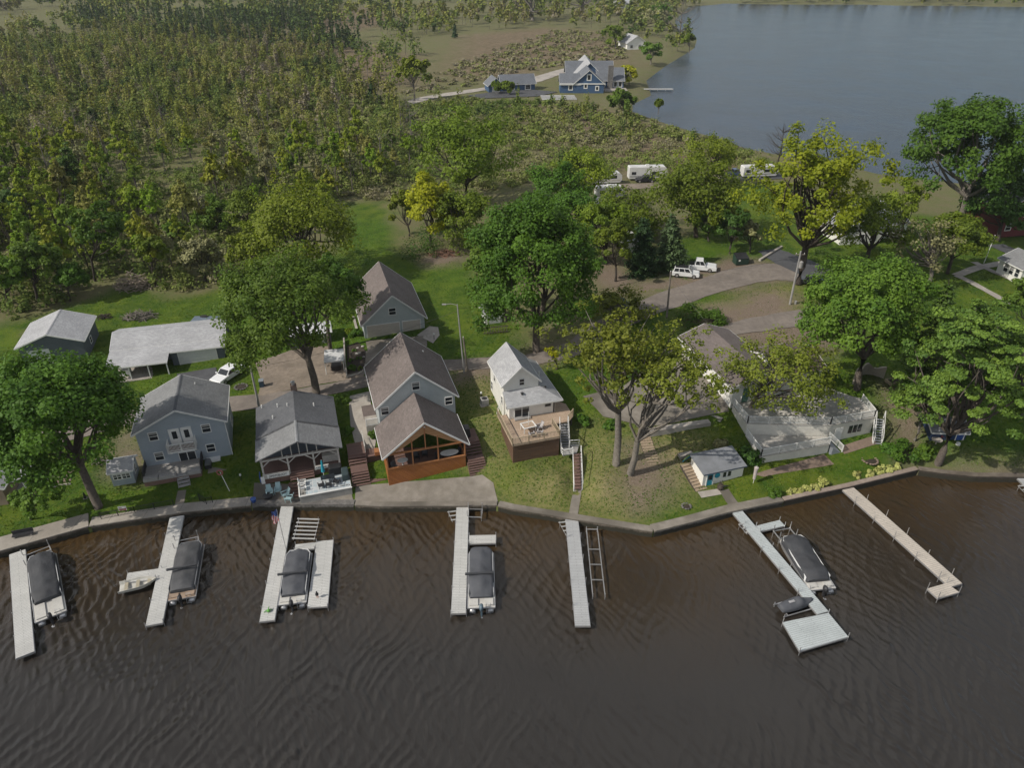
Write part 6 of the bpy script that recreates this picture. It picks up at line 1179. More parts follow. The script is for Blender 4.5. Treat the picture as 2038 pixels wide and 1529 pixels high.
# -- woods behind: countable trees as copies, the rest as one mass
def wp(lst): return np.array([tuple(P(a, b, 1.3))[:2] for a, b in lst])
WOODS = wp([(-330, 665), (0, 645), (110, 615), (200, 582), (245, 556), (330, 588), (450, 572), (530, 490), (660, 410), (785, 362), (850, 300), (790, 215), (700, 150), (640, 105), (520, 70), (250, 60), (0, 75), (-200, 75)])
MARSH = wp([(690, 400), (850, 410), (1100, 370), (1440, 345), (1560, 350), (1500, 310), (1330, 258), (1250, 228), (1100, 205), (900, 200), (760, 210), (700, 300)])
LEAFM = {'olive': leafmat('marsh_olive_leaves', (.125, .142, .024), (.21, .21, .036), .48), 'maple': leafmat('marsh_green_leaves', (.078, .11, .026), (.145, .175, .036), .48), 'bright': leafmat('marsh_bright_leaves', (.10, .14, .02), (.18, .215, .03), .48), 'bronze': leafmat('marsh_bronze_leaves', (.12, .098, .04), (.17, .14, .06), .3), 'oak': leafmat('marsh_yellow_leaves', (.14, .13, .02), (.21, .19, .03), .42), 'brush': LEAF['brush']}
protos = []
defs = [('olive', 9.5, 2.7, 1.1, 'slender yellow green marsh tree with an airy crown'), ('maple', 8.5, 2.4, 1.0, 'mid green rounded marsh tree'), ('bright', 7.0, 1.8, 1.5, 'light green bushy marsh tree'), ('olive', 12, 2.0, 1.9, 'tall narrow olive marsh tree'), ('maple', 10.5, 1.7, 2.0, 'deep green narrow marsh tree'), ('bronze', 8.5, 2.2, 1.2, 'bronze brown budding marsh tree'), ('oak', 8.0, 2.3, 1.2, 'yellowish marsh tree'), ('brush', 9.0, 2.0, 1.4, 'grey nearly leafless marsh tree'), ('olive', 6.0, 2.6, .7, 'short wide spreading olive marsh tree'), ('oak', 10.5, 1.9, 1.6, 'tall thin yellow marsh tree'), ('bright', 9.5, 2.6, 1.1, 'bright yellow green open marsh tree')]
for k, (lf, Hh, R_, hr, lb) in enumerate(defs):
    rg = np.random.default_rng(300 + k); o = thing('marsh_tree', lb + ' in the woods behind the barns', 'tree', (0, 0, 0), 0, lb + 's in the woods')
    C, Pp, Nn, T = crown_pts(rg, R_, hr, 30, 36 if lf != 'brush' else 16, .7, .7, (.16, .32), .3); Pp[:, :2] *= (1 - .45 * np.clip(Pp[:, 2] / (R_ * hr), -.6, 1))[:, None]; C[:, :2] *= .8; cen = np.array([rg.normal() * .5, rg.normal() * .5, Hh - R_ * hr])
    V, Q = leaf_quads(Pp + cen, Nn, .40 * rg.uniform(.6, 1.4, len(Pp)), rg); np_mesh('crown', V, Q, LEAFM[lf], o, T); m = MB()
    tp = limb_mb(m, (0, 0, -.3), Vector(cen) + Vector((0, 0, R_ * .6)), .16, .03, rg, .07, 5, 6)
    for i in range(12): limb_mb(m, tp[int(rg.integers(2, 5))], Vector(C[i] + cen), .05, .015, rg, .12, 3, 4)
    m.build('trunk', BARKL if k % 3 else BARKD, o); protos.append(o)
lo, hi = WOODS.min(0), WOODS.max(0); rg = np.random.default_rng(5); cand = rg.uniform(lo, hi, (14000, 2)); cand = cand[poly_sd(cand, WOODS) > 0]
cand = cand[np.abs(cand[:, 0]) < cand[:, 1] * .86 + 12]
keep = []; cell = {}
for c in cand:
    dmin = 2.9 if c[1] < 190 else 4.8; k = (int(c[0] // 4), int(c[1] // 4)); ok = True
    for i in (-1, 0, 1):
        for j in (-1, 0, 1):
            for q in cell.get((k[0] + i, k[1] + j), ()):
                if math.hypot(q[0] - c[0], q[1] - c[1]) < dmin: ok = False
    if ok: keep.append(c); cell.setdefault(k, []).append(c)
keep = np.array(keep); dens = vnoise(keep[:, 0], keep[:, 1], 26, 21); keep = keep[np.where(keep[:, 1] > 215, dens > .36, dens > .2)]
keep = keep[np.argsort(keep[:, 1])]; NI = 285; per_kind = vnoise(keep[:, 0], keep[:, 1], 22, 31)
kz = zt(keep[:, 0], keep[:, 1]); used = [False] * len(protos)
for i, c in enumerate(keep[:NI]):
    k = int(np.clip((per_kind[i] * .45 + rg.random() * .6) * 10.9, 0, 10)); s = rg.uniform(.65, 1.25); loc = (c[0], c[1], kz[i] - .1)
    if not used[k]: used[k] = True; protos[k].location = loc; protos[k].scale = (s,) * 3; protos[k].rotation_euler = (0, 0, rg.uniform(0, 6))
    else: copy_thing(protos[k], loc, rg.uniform(0, 6.28), scale=(s, s, s * rg.uniform(.85, 1.2)))
for k, u in enumerate(used):
    if not u: protos[k].location = (keep[k][0] + 1.5, keep[k][1] + 1, kz[k])
b0 = thing('bare_tree', 'bare grey snag with forking limbs in the marsh woods', 'tree', (0, 0, 0), 0, 'bare snags in the marsh woods'); bare(b0, 11, 3.0, 81, BARKL, 16, .2); first = True
for c in keep[rg.permutation(np.arange(30, 900))[:56]]:
    loc = (c[0] + 2, c[1] + 1.5, Z(c[0], c[1]) - .1); s = rg.uniform(.7, 1.3)
    if first: b0.location = loc; first = False
    else: copy_thing(b0, loc, rg.uniform(0, 6.28), scale=(s, s, s))
# masses
def multi_leaf(name, stops, trans=.25):
    m, nt, b = mat(name); a = nd(nt, 'ShaderNodeAttribute', attribute_name='tint'); c = ramp(nt, a.outputs['Fac'], stops); nt.links.new(c, b.inputs['Base Color']); b.inputs['Roughness'].default_value = .7; b.inputs['Specular IOR Level'].default_value = .15
    t = nt.nodes.new('ShaderNodeBsdfTranslucent'); nt.links.new(c, t.inputs[0]); mx = nd(nt, 'ShaderNodeMixShader', i_0=trans); nt.links.new(b.outputs[0], mx.inputs[1]); nt.links.new(t.outputs[0], mx.inputs[2]); nt.links.new(mx.outputs[0], nt.nodes['Material Output'].inputs[0]); return m
WL = multi_leaf('woodland_leaves', [(0, (.040, .070, .028)), (.2, (.095, .145, .034)), (.42, (.175, .215, .042)), (.66, (.25, .255, .055)), (.84, (.22, .195, .10)), (1, (.26, .23, .18))])
SL = multi_leaf('shrub_leaves', [(0, (.09, .14, .03)), (.25, (.15, .205, .042)), (.5, (.21, .245, .065)), (.75, (.23, .22, .11)), (1, (.27, .24, .17))])
def mass(name, label, cat, XY, Hs, Rs, K, size, m, seed, base_frac=.62, vr=.40, tintbase=None, trunk=None, cone=False, blobs=6):
    rg = np.random.default_rng(seed); n = len(XY); z0 = zt(XY[:, 0], XY[:, 1]); bl = rg.normal(size=(n, blobs, 3)); bl /= np.linalg.norm(bl, axis=2, keepdims=True); bl *= rg.uniform(.35, .85, (n, blobs, 1)); pick = rg.integers(0, blobs, (n, K))
    o = np.take_along_axis(bl, pick[..., None], 1) + rg.normal(size=(n, K, 3)) * .22; 
    if cone:
        t = rg.random((n, K)); a = rg.uniform(0, 6.28, (n, K)); r_ = (1 - t) * (.35 + .65 * rg.random((n, K))); P_ = np.stack([np.cos(a) * r_ * Rs[:, None], np.sin(a) * r_ * Rs[:, None], t * Hs[:, None]], 2); N_ = np.stack([np.cos(a) * .5, np.sin(a) * .5, np.full_like(a, .7)], 2) + rg.normal(size=P_.shape) * .4
    else:
        P_ = o * np.stack([Rs, Rs, Hs * vr], 1)[:, None] + np.stack([0 * Hs, 0 * Hs, Hs * base_frac], 1)[:, None]; N_ = o * .8 + np.array([0, 0, .6]) + rg.normal(size=o.shape) * .45
    P_[..., 2] = np.maximum(P_[..., 2], .05); P_ = P_ + np.stack([XY[:, 0], XY[:, 1], z0], 1)[:, None]
    tb = tintbase if tintbase is not None else rg.random(n); T = np.clip(tb[:, None] + rg.normal(size=(n, K)) * .10, 0, 1).ravel()
    sz = (np.asarray(size) * np.ones(n))[:, None] * rg.uniform(.6, 1.4, (n, K)); V, Q = leaf_quads(P_.reshape(-1, 3), N_.reshape(-1, 3), sz.ravel(), rg)
    if trunk:
        a = np.stack([XY[:, 0], XY[:, 1], z0 - .2], 1); ln = rg.normal(size=(n, 2)) * .06; b = a + np.stack([ln[:, 0] * Hs, ln[:, 1] * Hs, Hs * (.75 if not cone else .98)], 1); w = trunk * Hs; tv = []; 
        for dx_, dy_ in ((1, 0), (-.5, .87), (-.5, -.87)): tv += [a + np.stack([dx_ * w, dy_ * w, 0 * w], 1), b + np.stack([dx_ * w * .3, dy_ * w * .3, 0 * w], 1)]
        TV = np.stack(tv, 1).reshape(-1, 3); base = np.arange(n)[:, None, None] * 6 + len(V); TQ = (base + np.array([[0, 2, 3, 1], [2, 4, 5, 3], [4, 0, 1, 5]])[None]).reshape(-1, 4); V = np.concatenate([V, TV]); nl = len(Q); Q = np.concatenate([Q, TQ]); T = np.concatenate([T, np.zeros(len(TQ))])
    ob = np_mesh(name, V, Q, m, None, T)
    if trunk: ob.data.materials.append(BARKL); mi = np.zeros(len(Q), np.int32); mi[nl:] = 1; ob.data.polygons.foreach_set('material_index', mi)
    return tag(ob, label, cat, kind='stuff')
rest = keep[NI:]; pk = per_kind[NI:]; n = len(rest); mass('woodland', 'dense budding marsh woods receding behind the nearest trees', 'woods', rest, 5 + 9 * rg.random(n) ** 1.4, 1.1 + 2.3 * rg.random(n) ** 1.6, 230, np.where(rest[:, 1] < 240, .38, .55), WL, 7, tintbase=np.clip(pk * .75 + rg.random(n) * .5 - .1, 0, 1), trunk=.016)
def scatter(poly, n, seed, dn=None):
    rg = np.random.default_rng(seed); lo, hi = poly.min(0), poly.max(0); out = rg.uniform(lo, hi, (n * 6, 2)); out = out[poly_sd(out, poly) > 0]; out = out[poly_sd(out, RL) < -3]
    out = out[np.abs(out[:, 0]) < out[:, 1] * .9 + 20]; return out[:n]
s1_ = scatter(WOODS, 5200, 41); s1n = scatter(WOODS, 9000, 141); s1_ = np.concatenate([s1_, s1n[s1n[:, 1] < 190]]); n = len(s1_); mass('undergrowth', 'low budding undergrowth between the marsh trees', 'undergrowth', s1_, rg.uniform(1.2, 4.4, n), rg.uniform(1.0, 2.7, n), 72, np.where(s1_[:, 1] < 220, .36, .6), SL, 42, .42, .5, np.clip(vnoise(s1_[:, 0], s1_[:, 1], 15, 4) * .8 + rg.random(n) * .45 - .24, 0, 1))
s2_ = scatter(MARSH, 1500, 43); n = len(s2_); mass('marsh_shrubs', 'rounded olive and brown marsh shrubs below the blue lake house', 'shrubs', s2_, rg.uniform(1.0, 3.2, n), rg.uniform(1.2, 2.8, n), 75, np.where(s2_[:, 1] < 220, .36, .5), SL, 44, .4, .5, np.clip(vnoise(s2_[:, 0], s2_[:, 1], 18, 5) * .85 + rg.random(n) * .4 - .15, 0, 1))
s2b = scatter(MARSH, 60, 47); n = len(s2b); s2b = s2b[poly_sd(s2b, MARSH) > 4]; n = len(s2b); mass('marsh_saplings', 'thin green saplings scattered over the marsh', 'saplings', s2b, rg.uniform(4, 9, n), rg.uniform(.9, 1.7, n), 130, .42, WL, 48, tintbase=rg.uniform(.15, .6, n), trunk=.012)
FARP = wp([(-250, 78), (0, 78), (250, 64), (520, 74), (640, 108), (780, 210), (860, 175), (820, 140), (860, 70), (1060, 52), (1230, 58), (1290, 130), (1370, 90), (1345, 60), (1340, 35), (1365, 12), (1440, 5), (2038, 10), (2600, 20), (2600, -30), (-250, -30)])
s3 = scatter(FARP, 4600, 45); s3 = s3[(vnoise(s3[:, 0], s3[:, 1], 70, 12) > .33)]; n = len(s3); mass('far_woods', 'distant green woods closing the top of the photo', 'woods', s3, rg.uniform(6, 17, n), rg.uniform(1.8, 4.6, n), 60, np.clip(s3[:, 1] / 400, .8, 2.4), WL, 46, tintbase=np.clip(vnoise(s3[:, 0], s3[:, 1], 90, 6) * .7 + rg.random(n) * .4 - .1, 0, 1), trunk=.012)
CON = wp([(130, 95), (420, 90), (700, 115), (840, 130), (850, 75), (760, 40), (520, 25), (150, 35)]); s4 = scatter(CON, 1500, 49); s4 = s4[vnoise(s4[:, 0], s4[:, 1], 60, 9) > .42]; n = len(s4)
mass('far_conifers', 'narrow dark conifers standing in the far marsh', 'conifers', s4, rg.uniform(7, 16, n), rg.uniform(1.0, 1.8, n), 46, 1.1, WL, 50, tintbase=rg.uniform(0, .14, n), trunk=.010, cone=True)
RS = wp([(760, 200), (860, 165), (900, 130), (1100, 60), (1235, 66), (1250, 118), (1110, 130), (1060, 145), (960, 165)]); s5 = scatter(RS, 500, 51); n = len(s5); mass('reed_bushes', 'low bushes dotted over the tan reed marsh', 'shrubs', s5, rg.uniform(.8, 2.6, n), rg.uniform(1.2, 3.2, n), 40, .8, SL, 52, .4, .5, np.clip(rg.random(n) * .5 + .5, 0, 1))
# ------------------------------------------------------------------ poles and wires
WOODP = pm('pole_wood', (.23, .20, .17), (.15, .13, .11), 3, .9, 9, .02); GREYP = pm('pole_grey', (.33, .32, .31), (.26, .255, .25), 3, .6)
def upole(label, base, toppx, m=WOODP, r=.15, extra=None, H=None):
    b = G(*base); lo, hi = 0, 30
    for _ in range(40):
        mid = (lo + hi) / 2
        if proj(b.x, b.y, b.z + mid)[1] > toppx[1]: lo = mid
        else: hi = mid
    h = H or lo; dx = (toppx[0] - proj(b.x, b.y, b.z + h)[0]) / (FPX / (b.y * CC + (CH - b.z - h) * CS)); dx = max(-.6, min(.6, dx))
    o = thing('utility_pole', label, 'utility pole', tuple(b), 0); MB().tube([(0, 0, -.3), (dx, 0, h)], [r, r * .72], 9).build('pole', m, o); top = Vector((b.x + dx, b.y, b.z + h))
    if extra == 'can':
        MB().lathe([(.05, 0), (.3, .03), (.3, .95), (.22, 1.02), (.05, 1.1)], (dx * .8 + .38, -.1, h - 2.6), 12).build('transformer', GREYP, o); MB().bar((dx - .7, 0, h - .5), (dx + .7, 0, h - .5), .12).build('cross_arm', WOODP, o)
        for s in (-.6, 0, .6): MB().lathe([(.03, 0), (.05, .1), (.02, .2)], (dx + s, 0, h - .44), 6).build('insulator', WHITE, o)
        MB().tube([(.9, .2, 0), (.9, .2, .5)], .22, 8).build('meter_box', GREYP, o)
    elif extra == 'arm':
        MB().tube([(dx, 0, h - .1), (dx - .8, 0, h + .1), (dx - 1.5, -.1, h + .05)], .04, 6).build('lamp_arm', GREYP, o); MB().box(dx - 1.9, -.2, h - .02, dx - 1.4, .05, h + .1).build('lamp_head', GREYP, o)
    else:
        MB().lathe([(.04, 0), (.06, .1), (.02, .22)], (dx, 0, h - .02), 6).build('insulator', WHITE, o)
    return top
u1 = upole('grey leaning utility pole at the left corner of the porch cottage', (516, 812), (498, 729), GREYP, .16)
u2 = upole('slim grey utility pole with a lamp arm beside the lane and the small white house', (924, 742), (910, 606), GREYP, .11, 'arm'); u3 = upole('brown wooden utility pole standing beside the lane at the yellow tree', (1327, 632), (1335, 541), WOODP, .16)
u4 = upole('grey utility pole with a transformer can by the willow', (1572, 606), (1594, 500), GREYP, .17, 'can'); u5 = upole('short brown post leaning next to the slim lamp arm pole', (930, 736), (922, 672), WOODP, .14)
def wire(label, p, q, sag=.7, r=.018):
    pts = [p.lerp(q, i / 14) - Vector((0, 0, sag * 4 * (i / 14) * (1 - i / 14))) for i in range(15)]; o = MB().tube([v - p for v in pts], r, 4).build('power_line', DRKM, None); o.location = p; single(o, label, 'wire')
off = Vector((0, 0, -.3)); wire('overhead wire from the cottage pole to the lamp arm pole, crossing the garage', u1 + off, u2 + off * 3); wire('overhead wire from the lamp arm pole to the brown pole', u2 + off * 2, u3 + off); wire('overhead wire from the brown pole to the transformer pole', u3 + off, u4 + off * 2)
wire('thin service wire sloping from the brown pole to the long brown roof', u3 + off * 2, P(1412, 648, 8.4), .2)
lp = thing('lamp_post', 'white lamp post standing on the lawn beside the footpaths', 'lamp post', tuple(G(1958, 524)), 0); MB().tube([(0, 0, -.2), (.2, 0, 5.2)], [.07, .05], 8).build('pole', WHITE, lp); MB().lathe([(.04, 0), (.2, .12), (.22, .35), (.05, .5)], (.2, 0, 4.3), 10).build('lamp', WHITE, lp)
# ------------------------------------------------------------------ stairs and walls on the right
def stairs_w(label, top, bot, w, n, m, zt_, zb, hand=None):
    a, b = P(*top, zt_), P(*bot, zb); o = thing('garden_stairs', label, 'stairs', (b.x, b.y, b.z), 0); A = a - b; steps(o, A, (0, 0, 0), w, n, m, strm=DWOOD, tt=.14, over=1.02); return o
TIMB = tiles('timber_steps', (.36, .28, .20), (.29, .225, .16), (.1, .07, .05), 3, .3, axis=0, rough=.9, msize=.01, big=.5)
stairs_w('long straight run of brown timber steps down the slope right of the two grey trunks', (1280, 862), (1321, 981), 1.45, 22, TIMB, 3.3, 1.2); stairs_w('curving brown steps down the left side of the white boathouse', (1366, 922), (1397, 976), 1.5, 9, TIMB, 2.6, 1.25); stairs_w('short concrete steps from the patio toward the boathouse', (1425, 826), (1412, 852), 1.7, 5, CONCW, 3.9, 3.0); stairs_w('rough stone steps half hidden by yellow leaves above the boathouse', (1392, 862), (1402, 900), 1.5, 6, STONE, 3.1, 2.2)
def wallrun(label, px, z0, z1, t=.35, m=None, name='retaining_wall', cat='wall'):
    c = [P(a, b, z1) for a, b in px]; o = thing(name, label, cat, (c[0].x, c[0].y, 0), 0); m_ = MB()
    for p, q in zip(c[:-1], c[1:]): m_.bar((p.x - c[0].x, p.y - c[0].y, (z0 + z1) / 2), (q.x - c[0].x, q.y - c[0].y, (z0 + z1) / 2), t, z1 - z0)
    m_.build('wall', m or CONCW, o); return o
wallrun('pale concrete retaining wall edging the patio above the slope', [(1287, 856), (1330, 850), (1412, 838)], 2.2, 3.9, .8); wallrun('low concrete landing wall at the foot of the patio steps', [(1402, 852), (1440, 846)], 2.4, 3.2, 1.3); wallrun('small concrete wall above the kayak', [(1352, 906), (1378, 900)], 1.9, 2.7, .6)
wallrun('pale garden edging wall beside the stone bed and canopy', [(684, 672), (686, 716), (690, 748)], 2.6, 3.7, .2); wallrun('low pale kerb curving round the front of the stone bed', [(692, 748), (712, 744), (724, 736), (727, 724)], 2.8, 3.45, .25); wallrun('white concrete kerb log at the edge of the parking pad', [(1512, 516), (1556, 489)], 5.0, 5.65, .4)
wallrun('dark timber edging along the side yard between the porch and the white house', [(930, 790), (945, 840), (962, 905), (978, 965)], .8, 2.9, .12, DWOOD, 'edging', 'edging') if False else None
drape('flower_bed', gp([(690, 690), (712, 682), (728, 700), (727, 726), (720, 740), (692, 746)]), MAT['dark_soil'], .11)
for k, (px, w_) in enumerate([((699, 720), 12), ((715, 716), 12), ((703, 738), 14), ((716, 735), 12), ((706, 700), 10)]): shrub(['small plant at the left of the stone bed', 'small plant at the right of the stone bed', 'low green plant at the front of the stone bed', 'pale low plant at the front right of the stone bed', 'small plant at the back of the stone bed'][k], px, w_, 'maple' if k != 3 else 'olive', .6, 6, 40, .16, 80 + k, None, 'plant')
rg = np.random.default_rng(3)
def rock(m, c, r): m.lathe([(r * .5, -r * .3), (r, 0), (r * .8, r * .4), (r * .3, r * .6)], c, 7, 1, .75)
for k, px in enumerate([(712, 694), (722, 691), (710, 706), (724, 712), (716, 704)]):
    p = G(*px); o = MB(); rock(o, (0, 0, .1), .22 + .05 * (k % 3)); o = o.build('garden_rock', pm('pale_rock', (.45, .43, .40), (.33, .31, .29), 4, .9, 6, .05)); o.location = p; single(o, 'pale garden rock lying on the dark soil of the stone bed', 'rock', 'pale rocks in the stone bed')
def ring(label, px, r, n, m, name='fire_ring'):
    p = G(*px); o = thing(name, label, 'fire pit', tuple(p), 0); q = MB(); z_ = [.02, .16]
    for k in range(n): a = 2 * math.pi * k / n + rg.normal() * .05; rock(q, (math.cos(a) * r, math.sin(a) * r, .08), r * 2.6 / n + .02)
    q.build('stones', m, o); MB().lathe([(r * .9, 0), (r * .9, .05), (.01, .07)], (0, 0, 0), 14).build('ashes', MAT['dark_soil'], o)
ring('grey stone fire pit on the bright lawn left of the boathouse path', (1366, 1009), .48, 10, STONE); ring('wide ring of stones round leaves on the lawn below the terrace', (1731, 917), .85, 16, pm('brown_stones', (.30, .22, .17), (.2, .15, .12), 3, .9, 6, .05)); ring('round pale stone ring on the grass below the white sedan', (480, 771), .8, 14, STONE)
# ------------------------------------------------------------------ small things
def fence(label, px, h=.95):
    c = [G(*q) for q in px]; o = thing('iron_fence', label, 'fence', tuple(c[0]), 0); m = MB()
    for p, q in zip(c[:-1], c[1:]):
        p, q = p - c[0], q - c[0]; L = (q - p).length; n = max(1, round(L / 1.9)); up = Vector((0, 0, h))
        m.bar(p + up, q + up, .04).bar(p + up * .15, q + up * .15, .035)
        for k in range(int(L / .14)): s = p.lerp(q, k * .14 / L); m.bar(s + up * .15, s + up, .018, .018, (0, 1, 0))
        for k in range(n + 1): s = p.lerp(q, k / n); m.bar(s - up * .1, s + up * 1.08, .06, .06, (0, 1, 0))
    m.build('panel', BLACK, o)
fence('black iron fence along the sea wall left of the second dock path', [(203, 1036), (270, 1023), (347, 1009)]); fence('short black iron fence piece right of the second dock path', [(398, 997), (412, 1006), (424, 1003)])
sg = thing('yard_sign', 'small white yard sign with a red lower half behind the iron fence', 'sign', tuple(G(247, 1022)), .12); MB().bar((-.25, 0, -.1), (-.25, 0, .5), .03, .03, (0, 1, 0)).bar((.25, 0, -.1), (.25, 0, .5), .03, .03, (0, 1, 0)).build('stakes', DRKM, sg); MB().box(-.42, -.015, .4, .42, .015, .95).build('board', WHITE, sg); MB().box(-.36, -.022, .43, .36, -.016, .66).build('red_panel', pm('faded_red', (.42, .12, .13), None, 3, .6), sg); MB().box(-.34, -.022, .74, -.02, -.016, .86).build('grey_print', GREYP, sg)
bc = thing('bench', 'dark slatted bench facing the water on the far left lawn', 'bench', tuple(G(48, 1070)), .32); MB().box(-.95, -.2, .4, .95, .22, .46).build('seat', DRKM, bc); MB().box(-.95, .22, .46, .95, .28, .9).build('backrest', DRKM, bc)
for x in (-.75, .75): MB().box(x - .06, -.2, 0, x + .06, .26, .4).build('leg', CONCW, bc)
tb = thing('wheelie_bin', 'dark blue wheeled rubbish bin on the gravel driveway', 'bin', tuple(G(522, 770)), .2); MB().prism([(-.28, -.3), (.28, -.3), (.28, .3), (-.28, .3)], .08, 1.0).build('bin_body', pm('bin_blue', (.03, .06, .10), None, 3, .5), tb); MB().slab((-.32, -.36, 1.02), (.32, -.36, 1.02), (.32, .34, 1.1), (-.32, .34, 1.1), .06).build('lid', pm('bin_lid', (.22, .25, .28), None, 3, .5), tb)
for x in (-.26, .26): MB().extr([(.28 + .11 * math.cos(t), .11 + .11 * math.sin(t)) for t in np.linspace(0, 6.283, 11)[:-1]], x - .04, x + .04, 'x').build('wheel', RUB, tb)
cp = thing('canopy', 'small white roofed canopy on posts at the edge of the gravel driveway', 'canopy', tuple(G(668, 742)), .18); MB().slab((-1.3, -.3, 1.9), (1.3, -.3, 1.9), (1.3, 2.4, 2.35), (-1.3, 2.4, 2.35), .12).build('roof', pm('canopy_cloth', (.60, .61, .62), (.52, .53, .54), 1, .6), cp)
for x in (-1.2, 1.2):
    for y in (-.2, 2.3): MB().tube([(x, y, -.1), (x, y, 1.85 + y * .15)], .05, 6).build('post', WHITE, cp)
MB().box(-.5, .1, .3, .8, 1.6, .9).build('covered_cart', BLACK, cp)
def chair(label, loc, rz, m, group=None, s=1.0):
    o = thing('garden_chair', label, 'chair', loc, rz, group); o.scale = (s,) * 3; MB().slab((-.3, -.35, .40), (.3, -.35, .40), (.27, .25, .30), (-.27, .25, .30), .05).build('seat', m, o); MB().slab((-.28, .22, .30), (.28, .22, .30), (.26, .55, 1.02), (-.26, .55, 1.02), .05).build('backrest', m, o)
    for x in (-.33, .33):
        MB().box(x - .06, -.4, .55, x + .06, .35, .59).build('armrest', m, o)
        for y in (-.33, .3): MB().bar((x, y, 0), (x, y, .55), .06, .06, (0, 1, 0)).build('leg', m, o)
    return o
AQUA = pm('aqua_plastic', (.33, .46, .48), (.29, .41, .43), 3, .6)
C2 = lambda x, y, z: rot_w((-27.3, 62.2, .9), ANG, (x, y, z))
chair('pale aqua garden chair against the porch parapet, left of its pair', C2(.35, -1.3, .1), ANG + .1, AQUA); chair('pale aqua garden chair against the porch parapet, right of its pair', C2(1.25, -1.2, .1), ANG - .1, AQUA); chair('pale aqua garden chair facing the black fire bowl', C2(2.0, -2.2, .1), ANG - 1.2, AQUA); chair('pale aqua chair nearest the sea wall on the left patio', C2(2.35, -3.0, .1), ANG - 1.9, AQUA)
fbw = MB().lathe([(.2, 0), (.5, .12), (.55, .35), (.5, .37), (.1, .42)], (0, 0, 0), 16).build('fire_bowl', BLACK); fbw.location = P(534, 991, 1.0); single(fbw, 'round black fire bowl on the patio beside the aqua chairs', 'fire bowl')
pt = MB().lathe([(.22, 0), (.3, .4), (.32, .42), (.27, .40), (.05, .40)], (0, 0, 0), 12).build('planter', BLUEP); pt.location = P(505, 999, 1.0); single(pt, 'blue round planter at the corner of the sea wall and patio', 'planter')
um = thing('closed_umbrella', 'closed teal umbrella standing on the painted terrace', 'umbrella', C2(6.3, -1.15, .94), 0); MB().tube([(0, 0, 0), (0, 0, 2.5)], .03, 6).build('pole', WHITE, um); MB().lathe([(.02, 0), (.22, .1), (.14, .9), (.08, 1.5), (.01, 1.7)], (0, 0, .8), 9).build('canopy', TEAL, um)
tbx = thing('dining_table', 'dark glass dining table in the middle of the painted terrace', 'table', C2(6.7, -2.0, .94), ANG); MB().box(-.75, -.4, .68, .75, .4, .73).build('tabletop', GLASS, tbx)
for x in (-.65, .65):
    for y in (-.3, .3): MB().bar((x, y, 0), (x, y, .68), .05, .05, (0, 1, 0)).build('leg', DRKM, tbx)
for k, (x, y, rz_) in enumerate([(5.9, -2.75, 3.3), (6.7, -2.85, 3.1), (7.6, -2.6, 2.7), (4.0, -1.7, 1.5), (4.0, -2.6, 1.7)]): chair(['dark chair at the front left of the terrace table', 'dark chair at the front middle of the terrace table', 'dark chair at the front right of the terrace table', 'pale slatted chair at the left edge of the painted terrace', 'pale slatted chair nearer the water at the left edge of the terrace'][k], C2(x, y, .94), ANG + rz_, DRKM if k < 3 else WHITE, None, .85)
def covered(label, loc, rz, a, b, h_, m=BLACK): o = MB().add([(-a, -b, 0), (a, -b, 0), (a, b, 0), (-a, b, 0), (-a * .9, -b * .85, h_ * .85), (a * .9, -b * .85, h_ * .85), (a * .9, b * .85, h_), (-a * .9, b * .85, h_)], [(4, 5, 6, 7), (0, 1, 5, 4), (1, 2, 6, 5), (2, 3, 7, 6), (3, 0, 4, 7)]).build('grill_cover', m, None, False, .08); o.location = loc; o.rotation_euler = (0, 0, rz); single(o, label, 'covered grill'); return o
covered('black covered grill at the back of the painted terrace', C2(7.6, -.55, .9), ANG, .75, .4, 1.1); covered('dark covered furniture at the right edge of the painted terrace', C2(8.6, -1.6, .94), ANG, .4, .8, .85, pm('dark_teal_cover', (.03, .05, .055), None, 2, .8)); covered('black covered smoker on the landing right of the orange porch', w3(9.7, 3.4, 2.62), ANG, .5, .45, 1.35)
wcl = thing('towel_rail', 'white and blue towels hung over the left end of the cottage porch', 'towel', C2(-.35, -.1, 1.2), ANG); MB().box(-.1, -.3, .0, .0, .5, .95).build('towel', BLUEP, wcl); MB().box(.01, -.32, -.2, .4, -.28, .75).build('white_towel', WHITE, wcl)
# orange porch seating
for k, (x, y, rz_) in enumerate([(.9, .8, .3), (3.6, 2.2, .0), (4.6, 2.4, -.2), (6.1, 1.2, .6), (8.2, 1.4, -.9)]): chair(['dark porch chair left of the small pale table', 'dark porch chair in the shaded middle of the porch, left one', 'dark porch chair in the shaded middle of the porch, right one', 'dark porch chair left of the oval porch table', 'dark porch chair right of the oval porch table'][k], w3(x, y, 1.46), ANG + rz_, DRKM, None, .9)
